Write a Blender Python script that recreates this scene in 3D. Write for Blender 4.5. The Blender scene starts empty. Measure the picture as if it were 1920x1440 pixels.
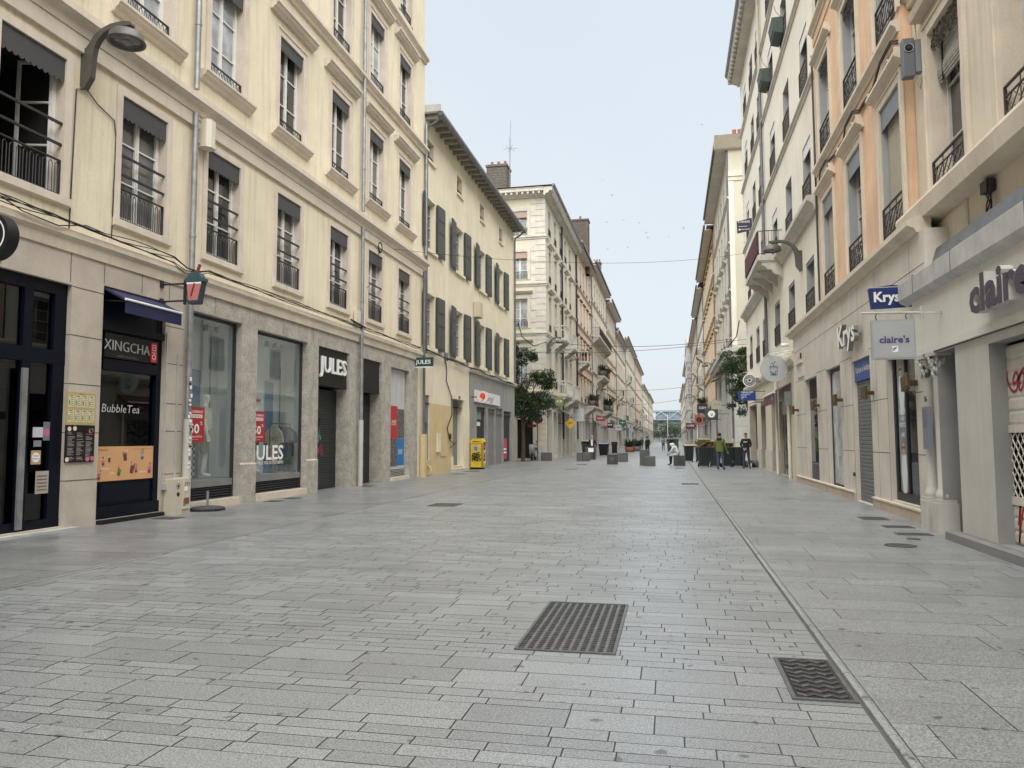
import bpy, bmesh, math, random
from mathutils import Vector, Matrix, noise as mnoise
RD = math.radians
rnd = random.Random(11)
C = bpy.context.scene.collection
SC = bpy.context.scene

# ---------------------------------------------------------------- camera
cam_d = bpy.data.cameras.new('camera')
cam = bpy.data.objects.new('camera', cam_d)
C.objects.link(cam)
_Yc = Vector((300, -104, -1420)).normalized()
_Zc = Vector((-62, 18920, -1420)).normalized()
_Zc = (_Zc - _Yc * _Zc.dot(_Yc)).normalized()
_Xc = _Yc.cross(_Zc)
cam.matrix_world = Matrix.Translation((0, 0, 1.45)) @ Matrix((_Xc, _Yc, _Zc)).to_4x4()
cam_d.sensor_width = 36
cam_d.lens = 1420 / 1920 * 36
cam_d.clip_start = .1
cam_d.clip_end = 6000
SC.camera = cam

# ---------------------------------------------------------------- sky, sun, exposure
SC.view_settings.view_transform = 'Standard'
SC.view_settings.look = 'None'
SC.view_settings.exposure = 1.42
SC.view_settings.gamma = 1
SUN_EL, SUN_AZ = 66, 185          # elevation, compass-like angle the light comes from
w = bpy.data.worlds.new('World')
SC.world = w
w.use_nodes = True
nt = w.node_tree
bg = nt.nodes['Background']
sky = nt.nodes.new('ShaderNodeTexSky')
sky.sky_type = 'NISHITA'
sky.sun_disc = False
sky.sun_elevation = RD(SUN_EL)
sky.sun_rotation = RD(180 - SUN_AZ + 180)
sky.air_density = 1.0
sky.dust_density = 4.0
sky.ozone_density = 1.5
# thin even cloud layer over the blue: soft noise veil mixed into the sky
tc = nt.nodes.new('ShaderNodeTexCoord')
mp = nt.nodes.new('ShaderNodeMapping'); mp.inputs['Scale'].default_value = (1, 1, 3.0)
nz = nt.nodes.new('ShaderNodeTexNoise'); nz.inputs['Scale'].default_value = 1.6; nz.inputs['Detail'].default_value = 5
rp = nt.nodes.new('ShaderNodeMapRange')
rp.inputs['From Min'].default_value = .3; rp.inputs['From Max'].default_value = .7
rp.inputs['To Min'].default_value = .80; rp.inputs['To Max'].default_value = .92
mx = nt.nodes.new('ShaderNodeMixRGB')
mx.inputs['Color2'].default_value = (3.58, 3.86, 4.08, 1)
nt.links.new(tc.outputs['Generated'], mp.inputs['Vector'])
nt.links.new(mp.outputs['Vector'], nz.inputs['Vector'])
nt.links.new(nz.outputs['Fac'], rp.inputs['Value'])
nt.links.new(rp.outputs['Result'], mx.inputs['Fac'])
nt.links.new(sky.outputs['Color'], mx.inputs['Color1'])
nt.links.new(mx.outputs['Color'], bg.inputs['Color'])
bg.inputs['Strength'].default_value = 0.086

sun_d = bpy.data.lights.new('sun', 'SUN')
sun_d.energy = 3.4
sun_d.angle = RD(100)
sun_d.color = (1, .975, .935)
sun = bpy.data.objects.new('sun', sun_d)
C.objects.link(sun)
_s = Vector((-math.sin(RD(SUN_AZ)) * math.cos(RD(SUN_EL)), math.cos(RD(SUN_AZ)) * math.cos(RD(SUN_EL)), math.sin(RD(SUN_EL))))
sun.rotation_euler = _s.to_track_quat('Z', 'Y').to_euler()
sun.location = (0, 0, 60)

# ---------------------------------------------------------------- materials
MATS = {}
def mat(name, col, rough=.8, var=.12, vs=1.2, streak=0.0, fine=.0, fs=60, bump=0.0, bs=40, metal=0.0, spec=.5, dirt=(.10, .09, .075), island=0.0, emit=0):
    if name in MATS: return MATS[name]
    m = bpy.data.materials.new(name); m.use_nodes = True
    n, l = m.node_tree.nodes, m.node_tree.links
    b = n['Principled BSDF']
    b.inputs['Roughness'].default_value = rough
    b.inputs['Metallic'].default_value = metal
    b.inputs['Specular IOR Level'].default_value = spec
    c4 = (*col, 1)
    b.inputs['Base Color'].default_value = c4
    out = None
    geo = n.new('ShaderNodeNewGeometry')
    def noise(scale, detail=4, vec=None, rough_=.55):
        t = n.new('ShaderNodeTexNoise'); t.inputs['Scale'].default_value = scale
        t.inputs['Detail'].default_value = detail; t.inputs['Roughness'].default_value = rough_
        l.new(vec or geo.outputs['Position'], t.inputs['Vector']); return t
    def mixc(fac, a, bcol, mode='MIX'):
        x = n.new('ShaderNodeMixRGB'); x.blend_type = mode
        if isinstance(fac, float): x.inputs['Fac'].default_value = fac
        else: l.new(fac, x.inputs['Fac'])
        if isinstance(a, tuple): x.inputs['Color1'].default_value = a
        else: l.new(a, x.inputs['Color1'])
        if isinstance(bcol, tuple): x.inputs['Color2'].default_value = bcol
        else: l.new(bcol, x.inputs['Color2'])
        return x.outputs['Color']
    def rng(sock, a, b_, c, d):
        r = n.new('ShaderNodeMapRange'); l.new(sock, r.inputs['Value'])
        for k, v in zip(('From Min', 'From Max', 'To Min', 'To Max'), (a, b_, c, d)): r.inputs[k].default_value = v
        return r.outputs['Result']
    cur = c4
    if var:
        t = noise(vs, 6)
        lo = tuple(max(0, x * (1 - var)) for x in col) + (1,); hi = tuple(min(1, x * (1 + var * .8)) for x in col) + (1,)
        cur = mixc(rng(t.outputs['Fac'], .3, .7, 0, 1), lo, hi)
    if fine:
        t = noise(fs, 3, rough_=.7)
        g = rng(t.outputs['Fac'], .3, .7, 1 - fine, 1 + fine)
        cc = n.new('ShaderNodeCombineColor')
        for k in range(3): l.new(g, cc.inputs[k])
        cur = mixc(1.0, cur, cc.outputs['Color'], 'MULTIPLY')
    if streak:
        mpg = n.new('ShaderNodeMapping'); mpg.inputs['Scale'].default_value = (5.0, 5.0, .26)
        l.new(geo.outputs['Position'], mpg.inputs['Vector'])
        t = noise(1.7, 7, mpg.outputs['Vector'], .65)
        cur = mixc(rng(t.outputs['Fac'], .5, .78, 0, streak), cur, (*dirt, 1))
    if island:
        r = rng(geo.outputs['Random Per Island'], 0, 1, 1 - island, 1 + island)
        cc = n.new('ShaderNodeCombineColor')
        for k in range(3): l.new(r, cc.inputs[k])
        cur = mixc(1.0, cur, cc.outputs['Color'], 'MULTIPLY')
    if not isinstance(cur, tuple): l.new(cur, b.inputs['Base Color'])
    if bump:
        t = noise(bs, 5, rough_=.65)
        bp = n.new('ShaderNodeBump'); bp.inputs['Strength'].default_value = bump; bp.inputs['Distance'].default_value = .02
        l.new(t.outputs['Fac'], bp.inputs['Height']); l.new(bp.outputs['Normal'], b.inputs['Normal'])
    if emit:
        b.inputs['Emission Color'].default_value = c4; b.inputs['Emission Strength'].default_value = emit
    MATS[name] = m
    return m

def glassmat(name, tint=(.8, .84, .84), rough=0.0, ior=1.5, film_glare=0.0):
    m = bpy.data.materials.new(name); m.use_nodes = True
    n, l = m.node_tree.nodes, m.node_tree.links
    n.remove(n['Principled BSDF'])
    fr = n.new('ShaderNodeFresnel')
    ge = n.new('ShaderNodeNewGeometry'); mr_ = n.new('ShaderNodeMapRange')
    mr_.inputs['To Min'].default_value = ior; mr_.inputs['To Max'].default_value = 1/ior
    l.new(ge.outputs['Backfacing'], mr_.inputs['Value']); l.new(mr_.outputs['Result'], fr.inputs['IOR'])
    tr = n.new('ShaderNodeBsdfTransparent'); tr.inputs['Color'].default_value = (*tint, 1)
    gl = n.new('ShaderNodeBsdfGlossy'); gl.inputs['Roughness'].default_value = rough; gl.inputs['Color'].default_value = (.95, .97, 1, 1)
    mx = n.new('ShaderNodeMixShader')
    l.new(fr.outputs[0], mx.inputs[0]); l.new(tr.outputs[0], mx.inputs[1]); l.new(gl.outputs[0], mx.inputs[2])
    if film_glare:  # pale diffuse coat: some dust, plus glass reflection put into the colour
        df = n.new('ShaderNodeBsdfDiffuse'); df.inputs['Color'].default_value = (.72, .80, .82, 1)
        m2 = n.new('ShaderNodeMixShader'); m2.inputs[0].default_value = film_glare
        l.new(mx.outputs[0], m2.inputs[1]); l.new(df.outputs[0], m2.inputs[2]); mx = m2
    l.new(mx.outputs[0], n['Material Output'].inputs[0])
    MATS[name] = m
    return m

cream   = mat('cream_stucco', (.70, .63, .475), .92, .10, .55, streak=.30, fine=.05, fs=30, bump=.25, bs=22)
creamB  = mat('yellowish_stucco', (.70, .635, .485), .92, .10, .5, streak=.34, fine=.05, fs=30, bump=.25, bs=22)
creamC  = mat('pale_stucco', (.53, .495, .39), .9, .07, .4, streak=.06, bump=.15, bs=20)
whiteE  = mat('ivory_stucco', (.70, .66, .56), .9, .08, .5, streak=.22, bump=.2, bs=20)
claireW = mat('beige_stucco', (.60, .535, .425), .92, .12, .8, streak=.3, fine=.05, fs=30, bump=.35, bs=26)
orange  = mat('orange_stucco', (.66, .45, .30), .92, .14, .9, streak=.3, fine=.05, fs=30, bump=.3, bs=22)
pinkst  = mat('pinkish_stucco', (.60, .475, .38), .9, .1, .4, streak=.15)
ochre   = mat('ochre_stucco', (.63, .42, .18), .9, .1, .4, streak=.2)
greige  = mat('greige_stucco', (.56, .51, .42), .9, .1, .4, streak=.2)
ochreG  = mat('ochre_ground_paint', (.58, .46, .25), .9, .10, 1.5, streak=.25, bump=.2)
stoneT  = mat('trim_stone', (.60, .53, .43), .85, .12, 1.5, streak=.16, fine=.08, fs=45, bump=.2, bs=40)
stoneP  = mat('pink_trim_stone', (.60, .53, .445), .85, .10, 2.0, streak=.14, fine=.08, fs=45, bump=.2, bs=40)
stoneG  = mat('grey_trim_stone', (.50, .475, .42), .85, .14, 1.5, streak=.2, fine=.08, fs=45, bump=.2)
panelS  = mat('beige_stone_panel', (.47, .42, .355), .6, .12, 2.5, streak=.08, fine=.07, fs=40, bump=.05)
panelK  = mat('cream_stone_panel', (.56, .52, .455), .6, .10, 1.6, streak=.12, fine=.06, fs=40, bump=.05)
rough   = mat('bush_hammered_stone', (.40, .37, .325), .95, .22, 4, fine=.34, fs=30, streak=.12, bump=.9, bs=30)
roughsm = mat('weathered_stone', (.46, .42, .36), .92, .15, 3, fine=.2, fs=40, streak=.15, bump=.5, bs=34)
plinth  = mat('tan_plinth_stone', (.44, .36, .275), .8, .15, 3, streak=.15, fine=.1)
joint   = mat('joint_dark', (.10, .09, .08), .95, 0)
greyP   = mat('grey_render', (.27, .265, .25), .85, .14, 1.5, streak=.2, fine=.05)
greySh  = mat('shopfront_grey_paint', (.47, .46, .425), .7, .10, 1.5, streak=.14)
greyDk  = mat('dark_grey_paint', (.19, .19, .19), .7, .1, 2, streak=.1)
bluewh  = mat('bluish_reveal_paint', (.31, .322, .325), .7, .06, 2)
navy    = mat('navy_paint', (.003, .0045, .012), .4, .2, 2, spec=.18)
black   = mat('black_paint', (.010, .010, .011), .45, .2, 3, spec=.3)
iron    = mat('wrought_iron', (.022, .022, .025), .5, .2, 20)
ironB   = mat('rusty_iron', (.05, .035, .03), .6, .3, 20)
lampG   = mat('lamp_grey_paint', (.085, .08, .07), .45, .1, 8)
zinc    = mat('zinc_pipe', (.30, .31, .32), .5, .25, 5, metal=.6)
zincM   = mat('weathered_zinc', (.155, .16, .17), .5, .25, 3, metal=.5, streak=.3)
zincL   = mat('light_zinc', (.47, .47, .455), .55, .15, 3, metal=.2, streak=.25)
white   = mat('white_window_paint', (.72, .71, .67), .5, .06, 6)
whiteg  = mat('greyish_window_paint', (.52, .51, .48), .5, .08, 6)
valG    = mat('charcoal_valance', (.055, .056, .058), .6, .06, 8)
valB    = mat('bluegrey_metal', (.17, .18, .20), .45, .06, 4)
valW    = mat('white_valance', (.62, .63, .62), .6, .1, 8)
valR    = mat('rosy_valance', (.36, .25, .20), .7, .1, 8)
shutG   = mat('shutter_charcoal', (.040, .045, .045), .55, .15, 8)
shutL   = mat('shutter_charcoal_inset', (.062, .066, .066), .6, .15, 8)
rollB   = mat('beige_roller', (.48, .44, .36), .6, .06, 4)
rollG   = mat('grey_roller', (.125, .13, .13), .5, .10, 6, streak=.2)
rollDk  = mat('black_green_roller', (.018, .024, .024), .5, .2, 6, streak=.2)
rollW   = mat('cream_roller', (.56, .53, .46), .55, .1, 6, streak=.2)
tile    = mat('roof_tile', (.19, .13, .10), .9, .3, 6, bump=.5, bs=15)
slate   = mat('roof_slate', (.07, .075, .08), .7, .2, 3)
brickD  = mat('dark_chimney_brick', (.115, .105, .09), .95, .45, 9, fine=.35, fs=25, bump=.6, bs=20)
brickR  = mat('reddish_chimney_brick', (.10, .082, .068), .95, .45, 9, fine=.35, fs=25)
terra   = mat('terracotta', (.34, .14, .08), .8, .2, 8)
wood    = mat('pale_wood_eave', (.30, .28, .24), .85, .25, 6)
woodB   = mat('brown_timber', (.20, .13, .07), .7, .2, 6)
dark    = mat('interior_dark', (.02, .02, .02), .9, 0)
room    = mat('shop_room_paint', (.72, .75, .75), .8, .05)
copper  = mat('bronze_lamp', (.13, .085, .04), .35, .2, 8, metal=.75)
glassD  = mat('window_glass_dark', (.030, .034, .036), .04, .5, .6, spec=.9)
glassC  = mat('window_glass_curtain', (.12, .123, .12), .05, .35, 2.2, spec=.8)
glassB  = mat('window_glass_reflect', (.36, .39, .41), .04, .45, 2.0, spec=.9)  # pale base colour stands in for light reflected by the panes
glassS  = glassmat('shop_glass', (.92, .95, .95), 0, 1.6, .028)
glassK  = glassmat('shop_glass_tinted', (.45, .47, .47))
cableM  = mat('cable_black', (.015, .015, .016), .6, 0)
cableW  = mat('cable_beige', (.45, .40, .30), .6, 0)
castI   = mat('cast_iron_cover', (.045, .045, .045), .55, .35, 12, fine=.3, fs=80)
castL   = mat('cast_iron_worn', (.12, .12, .12), .4, .25, 12, fine=.3, fs=80, metal=.3)
binG    = mat('bin_green_plastic', (.007, .015, .013), .45, .15, 6)
binY    = mat('bin_lid_yellow', (.33, .31, .13), .5, .15, 6)
granD   = mat('dark_granite_block', (.055, .055, .055), .8, .2, 3, fine=.35, fs=70, streak=.2)
granM   = mat('mid_granite_block', (.10, .10, .097), .8, .2, 3, fine=.35, fs=70, streak=.2)
skin    = mat('skin_tone', (.42, .26, .18), .55, .08, 10)
hairD   = mat('hair_dark', (.015, .012, .010), .7, .2, 40)
manneq  = mat('mannequin_white', (.66, .66, .60), .45, .02)
foliD   = mat('foliage_dark', (.038, .066, .028), .6, .35, 5, island=.45)
foliM   = mat('foliage_mid', (.062, .10, .038), .6, .35, 5, island=.45)
foliP   = mat('foliage_pot', (.05, .075, .03), .6, .35, 5, island=.4)
bark    = mat('bark', (.07, .055, .04), .95, .3, 12, bump=.5, bs=20)
txtW    = mat('lettering_white', (.80, .80, .78), .5, 0)
txtK    = mat('lettering_black', (.012, .012, .012), .5, 0)
def flat(name, col, rough=.55, **k): return mat(name, col, rough, .05, 3, **k)

# ---------------------------------------------------------------- mesh builder
def frL(X):  return lambda u, d, z: (X + d, u, z)      # facade on the left, u along +Y
def frR(X):  return lambda u, d, z: (X - d, u, z)      # facade on the right
def frS(Y):  return lambda u, d, z: (u, Y - d, z)      # face turned to the near end of the street
ident = lambda u, d, z: (u, d, z)

_fonts = {}
def glyphs(s, bold):
    k = (s, bold)
    if k in _fonts: return _fonts[k]
    c = bpy.data.curves.new('t', 'FONT'); c.body = s; c.size = 1; c.offset = bold; c.resolution_u = 2; c.fill_mode = 'FRONT'
    o = bpy.data.objects.new('t', c); C.objects.link(o)
    dg = bpy.context.evaluated_depsgraph_get()
    me = bpy.data.meshes.new_from_object(o.evaluated_get(dg))
    vs = [(v.co.x, v.co.y) for v in me.vertices]; fs = [tuple(p.vertices) for p in me.polygons]
    ec = {}
    for f in fs:
        for i in range(len(f)):
            e = tuple(sorted((f[i], f[(i + 1) % len(f)]))); ec[e] = ec.get(e, 0) + 1
    edges = [e for e, q in ec.items() if q == 1]
    bpy.data.objects.remove(o); bpy.data.curves.remove(c); bpy.data.meshes.remove(me)
    _fonts[k] = (vs, fs, edges)
    return _fonts[k]

class MB:
    def __init__(s, fr=ident): s.v = []; s.f = []; s.m = []; s.mats = []; s.fr = fr; s.sm = []
    def mi(s, m):
        if m not in s.mats: s.mats.append(m)
        return s.mats.index(m)
    def vert(s, p): s.v.append(s.fr(*p)); return len(s.v) - 1
    def face(s, pts, m, smooth=False):
        i0 = len(s.v)
        for p in pts: s.v.append(s.fr(*p))
        s.f.append(tuple(range(i0, i0 + len(pts)))); s.m.append(s.mi(m)); s.sm.append(smooth)
    def mesh(s, vs, fs, m, smooth=False):
        i0 = len(s.v); k = s.mi(m)
        for p in vs: s.v.append(s.fr(*p))
        for f in fs: s.f.append(tuple(i0 + i for i in f)); s.m.append(k); s.sm.append(smooth)
    def box(s, a0, a1, b0, b1, c0, c1, m):
        vs = [(a, b, c) for a in (a0, a1) for b in (b0, b1) for c in (c0, c1)]
        s.mesh(vs, [(0, 1, 3, 2), (4, 6, 7, 5), (0, 4, 5, 1), (2, 3, 7, 6), (0, 2, 6, 4), (1, 5, 7, 3)], m)
    def prism(s, poly, lo, hi, axis, m, smooth=False):
        # poly in the two other axes (order kept), extruded along axis 'u','d' or 'z'
        def mk(p, t): return {'u': (t, p[0], p[1]), 'd': (p[0], t, p[1]), 'z': (p[0], p[1], t)}[axis]
        n = len(poly)
        vs = [mk(p, lo) for p in poly] + [mk(p, hi) for p in poly]
        fs = [tuple(range(n)), tuple(range(2 * n - 1, n - 1, -1))]
        s.mesh(vs, fs, m)
        s.mesh(vs, [(i, (i + 1) % n, n + (i + 1) % n, n + i) for i in range(n)], m, smooth)
    def disc(s, u, z, r, d0, d1, m, n=28, rz=None):
        rz = rz or r
        s.prism([(u + r * math.cos(2 * math.pi * i / n), z + rz * math.sin(2 * math.pi * i / n)) for i in range(n)], d0, d1, 'd', m, True)
    def ring(s, u, z, r0, r1, d, m, n=28):
        vs = []; 
        for i in range(n):
            a = 2 * math.pi * i / n
            vs += [(u + r0 * math.cos(a), d, z + r0 * math.sin(a)), (u + r1 * math.cos(a), d, z + r1 * math.sin(a))]
        s.mesh(vs, [(2 * i, 2 * i + 1, 2 * ((i + 1) % n) + 1, 2 * ((i + 1) % n)) for i in range(n)], m)
    def tube(s, pts, r, m, n=6, smooth=True, caps=True):
        P = [Vector(p) for p in pts]; rings = []
        rr = r if isinstance(r, (list, tuple)) else [r] * len(P)
        up = None
        for i, p in enumerate(P):
            t = (P[min(i + 1, len(P) - 1)] - P[max(i - 1, 0)])
            if t.length < 1e-9: t = Vector((0, 0, 1))
            t.normalize()
            if up is None: up = Vector((0, 0, 1)) if abs(t.z) < .9 else Vector((1, 0, 0))
            a = t.cross(up); 
            if a.length < 1e-6: a = t.cross(Vector((0, 1, 0)))
            a.normalize(); b = a.cross(t).normalized(); up = b
            rings.append([tuple(p + (a * math.cos(2 * math.pi * k / n) + b * math.sin(2 * math.pi * k / n)) * rr[i]) for k in range(n)])
        vs = [q for R_ in rings for q in R_]
        fs = []
        for i in range(len(P) - 1):
            for k in range(n):
                fs.append((i * n + k, i * n + (k + 1) % n, (i + 1) * n + (k + 1) % n, (i + 1) * n + k))
        s.mesh(vs, fs, m, smooth)
        if caps:
            s.mesh(rings[0], [tuple(range(n))], m); s.mesh(rings[-1], [tuple(range(n))], m)
    def lathe(s, prof, c, m, n=24, axis='z'):
        vs = []
        for r, h in prof:
            for k in range(n):
                a = 2 * math.pi * k / n
                x, y = r * math.cos(a), r * math.sin(a)
                vs.append({'z': (c[0] + x, c[1] + y, c[2] + h), 'y': (c[0] + x, c[1] + h, c[2] + y), 'x': (c[0] + h, c[1] + x, c[2] + y)}[axis])
        fs = []
        for i in range(len(prof) - 1):
            for k in range(n): fs.append((i * n + k, i * n + (k + 1) % n, (i + 1) * n + (k + 1) % n, (i + 1) * n + k))
        s.mesh(vs, fs, m, True)
    def ell(s, c, r, m, n=12, k=8, z0=-1):
        vs = []; fs = []
        for j in range(k + 1):
            t = -math.pi / 2 + math.pi * j / k
            t = max(t, math.asin(max(-1, z0)))
            for i in range(n):
                a = 2 * math.pi * i / n
                vs.append((c[0] + r[0] * math.cos(t) * math.cos(a), c[1] + r[1] * math.cos(t) * math.sin(a), c[2] + r[2] * math.sin(t)))
        for j in range(k):
            for i in range(n): fs.append((j * n + i, j * n + (i + 1) % n, (j + 1) * n + (i + 1) % n, (j + 1) * n + i))
        s.mesh(vs, fs, m, True)
    def text(s, t, u, d, z, h, m, dir=1, depth=.01, bold=0.0, width=None, align='c', slant=0):
        vs, fs, ed = glyphs(t, bold)
        if not vs: return
        x0 = min(v[0] for v in vs); x1 = max(v[0] for v in vs); y0 = 0; 
        k = h / .70; kx = k if width is None else width / (x1 - x0)
        off = {'c': (x0 + x1) / 2, 'l': x0, 'r': x1}[align]
        P = [(u + dir * (x - off) * kx + dir * slant * y * k, d, z + y * k) for x, y in vs]
        s.mesh([(a, d + depth, c) for a, b, c in P], fs, m)
        if depth > .004:
            n = len(P)
            s.mesh(P + [(a, d + depth, c) for a, b, c in P], [(a, b, b + n, a + n) for a, b in ed], m)
    def wall(s, u0, u1, z0, z1, holes, d, m, rev=.3, mr=None, back=None):
        us = sorted({u0, u1, *[h[0] for h in holes if u0 <= h[0] <= u1], *[h[1] for h in holes if u0 <= h[1] <= u1]})
        zs = sorted({z0, z1, *[h[2] for h in holes if z0 <= h[2] <= z1], *[h[3] for h in holes if z0 <= h[3] <= z1]})
        for a, b in zip(us, us[1:]):
            run = None
            for c, e in zip(zs, zs[1:]):
                mu, mz = (a + b) / 2, (c + e) / 2
                if any(h[0] < mu < h[1] and h[2] < mz < h[3] for h in holes): 
                    continue
                s.face([(a, d, c), (b, d, c), (b, d, e), (a, d, e)], m)
        mr = mr or m
        for h in holes:
            a, b, c, e = h[:4]; r = h[4] if len(h) > 4 else rev
            s.face([(a, d, c), (a, d - r, c), (a, d - r, e), (a, d, e)], mr)
            s.face([(b, d, c), (b, d - r, c), (b, d - r, e), (b, d, e)], mr)
            s.face([(a, d, c), (a, d - r, c), (b, d - r, c), (b, d, c)], mr)
            s.face([(a, d, e), (a, d - r, e), (b, d - r, e), (b, d, e)], mr)
            if back: s.face([(a, d - r, c), (b, d - r, c), (b, d - r, e), (a, d - r, e)], back)
    def data(s, name, org=(0, 0, 0), weld=False, recalc=True, bevel=0):
        me = bpy.data.meshes.new(name)
        o = Vector(org)
        me.from_pydata([tuple(Vector(p) - o) for p in s.v], [], s.f)
        for m in s.mats: me.materials.append(m)
        me.polygons.foreach_set('material_index', s.m)
        me.polygons.foreach_set('use_smooth', s.sm)
        bm = bmesh.new(); bm.from_mesh(me)
        if weld or bevel: bmesh.ops.remove_doubles(bm, verts=bm.verts, dist=.0004)
        if bevel: bmesh.ops.bevel(bm, geom=[e for e in bm.edges if len(e.link_faces) == 2 and e.calc_face_angle(0) > .5], offset=bevel, segments=2, affect='EDGES', profile=.6)
        if recalc: bmesh.ops.recalc_face_normals(bm, faces=bm.faces)
        bm.to_mesh(me); bm.free()
        me.update()
        return me

WL = {}
def wl(o): return WL.get(o.name, Vector((0, 0, 0)))
def thing(name, label, cat, loc, group=None, kind=None):
    o = bpy.data.objects.new(name, None); C.objects.link(o)
    o.empty_display_size = .3
    o.location = loc; WL[o.name] = Vector(loc)
    tag(o, label, cat, group, kind)
    return o
def tag(o, label=None, cat=None, group=None, kind=None):
    if label: o['label'] = label
    if cat: o['category'] = cat
    if group: o['group'] = group
    if kind: o['kind'] = kind
    return o
def part(mb, name, parent, label=None, **k):
    me = mb.data(name, wl(parent), **k)
    o = bpy.data.objects.new(name, me); C.objects.link(o); o.parent = parent
    WL[o.name] = wl(parent)
    if label: o['label'] = label
    return o
def part_each(mb, name, parent, **k):
    """one part per connected piece"""
    par = list(range(len(mb.v)))
    def find(a):
        while par[a] != a: par[a] = par[par[a]]; a = par[a]
        return a
    key = {}
    for i, p in enumerate(mb.v):
        q = (round(p[0], 3), round(p[1], 3), round(p[2], 3))
        if q in key: par[find(i)] = find(key[q])
        else: key[q] = i
    for f in mb.f:
        for i in f[1:]: par[find(i)] = find(f[0])
    gr = {}
    for n, f in enumerate(mb.f): gr.setdefault(find(f[0]), []).append(n)
    for fs in gr.values():
        m = MB(); m.mats = mb.mats; mp = {}
        for n in fs:
            t = []
            for i in mb.f[n]:
                if i not in mp: mp[i] = len(m.v); m.v.append(mb.v[i])
                t.append(mp[i])
            m.f.append(tuple(t)); m.m.append(mb.m[n]); m.sm.append(mb.sm[n])
        part(m, name, parent, **k)
def solo(mb, name, label=None, cat=None, group=None, kind=None, **k):
    xs = [p[0] for p in mb.v]; ys = [p[1] for p in mb.v]; zs = [p[2] for p in mb.v]
    org = ((min(xs) + max(xs)) / 2, (min(ys) + max(ys)) / 2, min(zs))
    if kind == 'structure': org = (0, 0, 0)
    me = mb.data(name, org, **k)
    o = bpy.data.objects.new(name, me); C.objects.link(o); o.location = org
    WL[o.name] = Vector(org)
    return tag(o, label, cat, group, kind)
# a tree of shared meshes: (name, mesh, [children])
def T(name, mb, *kids, **k): return (name, mb.data(name, **k), [x for x in kids if x])
def inst(tree, parent, loc, rot=0.0, local=False):
    o = bpy.data.objects.new(tree[0], tree[1]); C.objects.link(o)
    o.parent = parent
    if not local:
        o.location = Vector(loc) - (wl(parent) if parent else Vector((0, 0, 0))); o.rotation_euler = (0, 0, rot)
    for c in tree[2]: inst(c, o, None, local=True)
    return o
ROT = {'L': -math.pi / 2, 'R': math.pi / 2, 'S': math.pi}
# ---------------------------------------------------------------- windows, railings, balconies (local: x along the wall, y out of it, z up from the sill)
def casement(w, h, y, fm, panes=3, leafs=2, bar=.045, open_=False):
    m = MB(); fw = .05
    m.box(-w/2, -w/2+fw, y-.05, y, 0, h, fm); m.box(w/2-fw, w/2, y-.05, y, 0, h, fm)
    m.box(-w/2+fw, w/2-fw, y-.05, y, h-fw, h, fm); m.box(-w/2+fw, w/2-fw, y-.05, y, 0, fw, fm)
    lw = (w-2*fw)/leafs
    if not open_:
        for k in range(leafs):
            a = -w/2+fw+k*lw; b = a+lw
            m.box(a+.003, a+bar, y-.045, y+.012, fw, h-fw, fm); m.box(b-bar, b-.003, y-.045, y+.012, fw, h-fw, fm)
            m.box(a+bar, b-bar, y-.045, y+.010, h-fw-bar, h-fw-.002, fm); m.box(a+bar, b-bar, y-.045, y+.010, fw+.002, fw+bar*1.7, fm)
            for j in range(1, panes):
                z = fw + (h-2*fw)*j/panes
                m.box(a+bar, b-bar, y-.03, y+.004, z-.014, z+.014, fm)
        if leafs == 2: m.box(-.022, .022, y+.013, y+.03, fw, h-fw, fm)
    else:
        for sgn in (-1, 1):
            hx = sgn*(w/2-fw); ang = RD(62 if sgn > 0 else 75)
            dx, dy = -sgn*math.cos(ang), -math.sin(ang)
            def pt(t, z, o=0): return (hx+dx*t + o*dy*sgn, y+dy*t + o*-dx*sgn, z)
            for a, b, c, e in ((0, bar, fw, h-fw), (lw-bar, lw, fw, h-fw), (bar, lw-bar, fw, fw+.08), (bar, lw-bar, h-fw-bar, h-fw), (bar, lw-bar, h*.36, h*.36+.03), (bar, lw-bar, h*.67, h*.67+.03)):
                vs = [pt(t, z, o) for t in (a, b) for o in (0, .04) for z in (c, e)]
                m.mesh(vs, [(0, 1, 3, 2), (4, 6, 7, 5), (0, 4, 5, 1), (2, 3, 7, 6), (0, 2, 6, 4), (1, 5, 7, 3)], fm)
    return m
def pane(w, h, y, gm):
    m = MB(); m.box(-w/2+.03, w/2-.03, y-.06, y-.035, .03, h-.03, gm); return m
def valance(w, h, hv, y, vm, scallop=True):
    m = MB()
    n = max(4, int(w/.11)) if scallop else 1
    pts = [(-w/2+.005, h), (w/2-.005, h)]
    bot = []
    for i in range(n*4+1):
        t = i/(n*4); x = w/2-.005-(w-.01)*t
        z = h-hv - (.05*abs(math.sin(math.pi*t*n)) if scallop else 0)
        bot.append((x, z))
    m.prism(pts+bot, y-.02, y-.008, 'd', vm)
    m.box(-w/2+.005, w/2-.005, y-.16, y-.022, h-.05, h-.004, vm)
    return m
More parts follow.
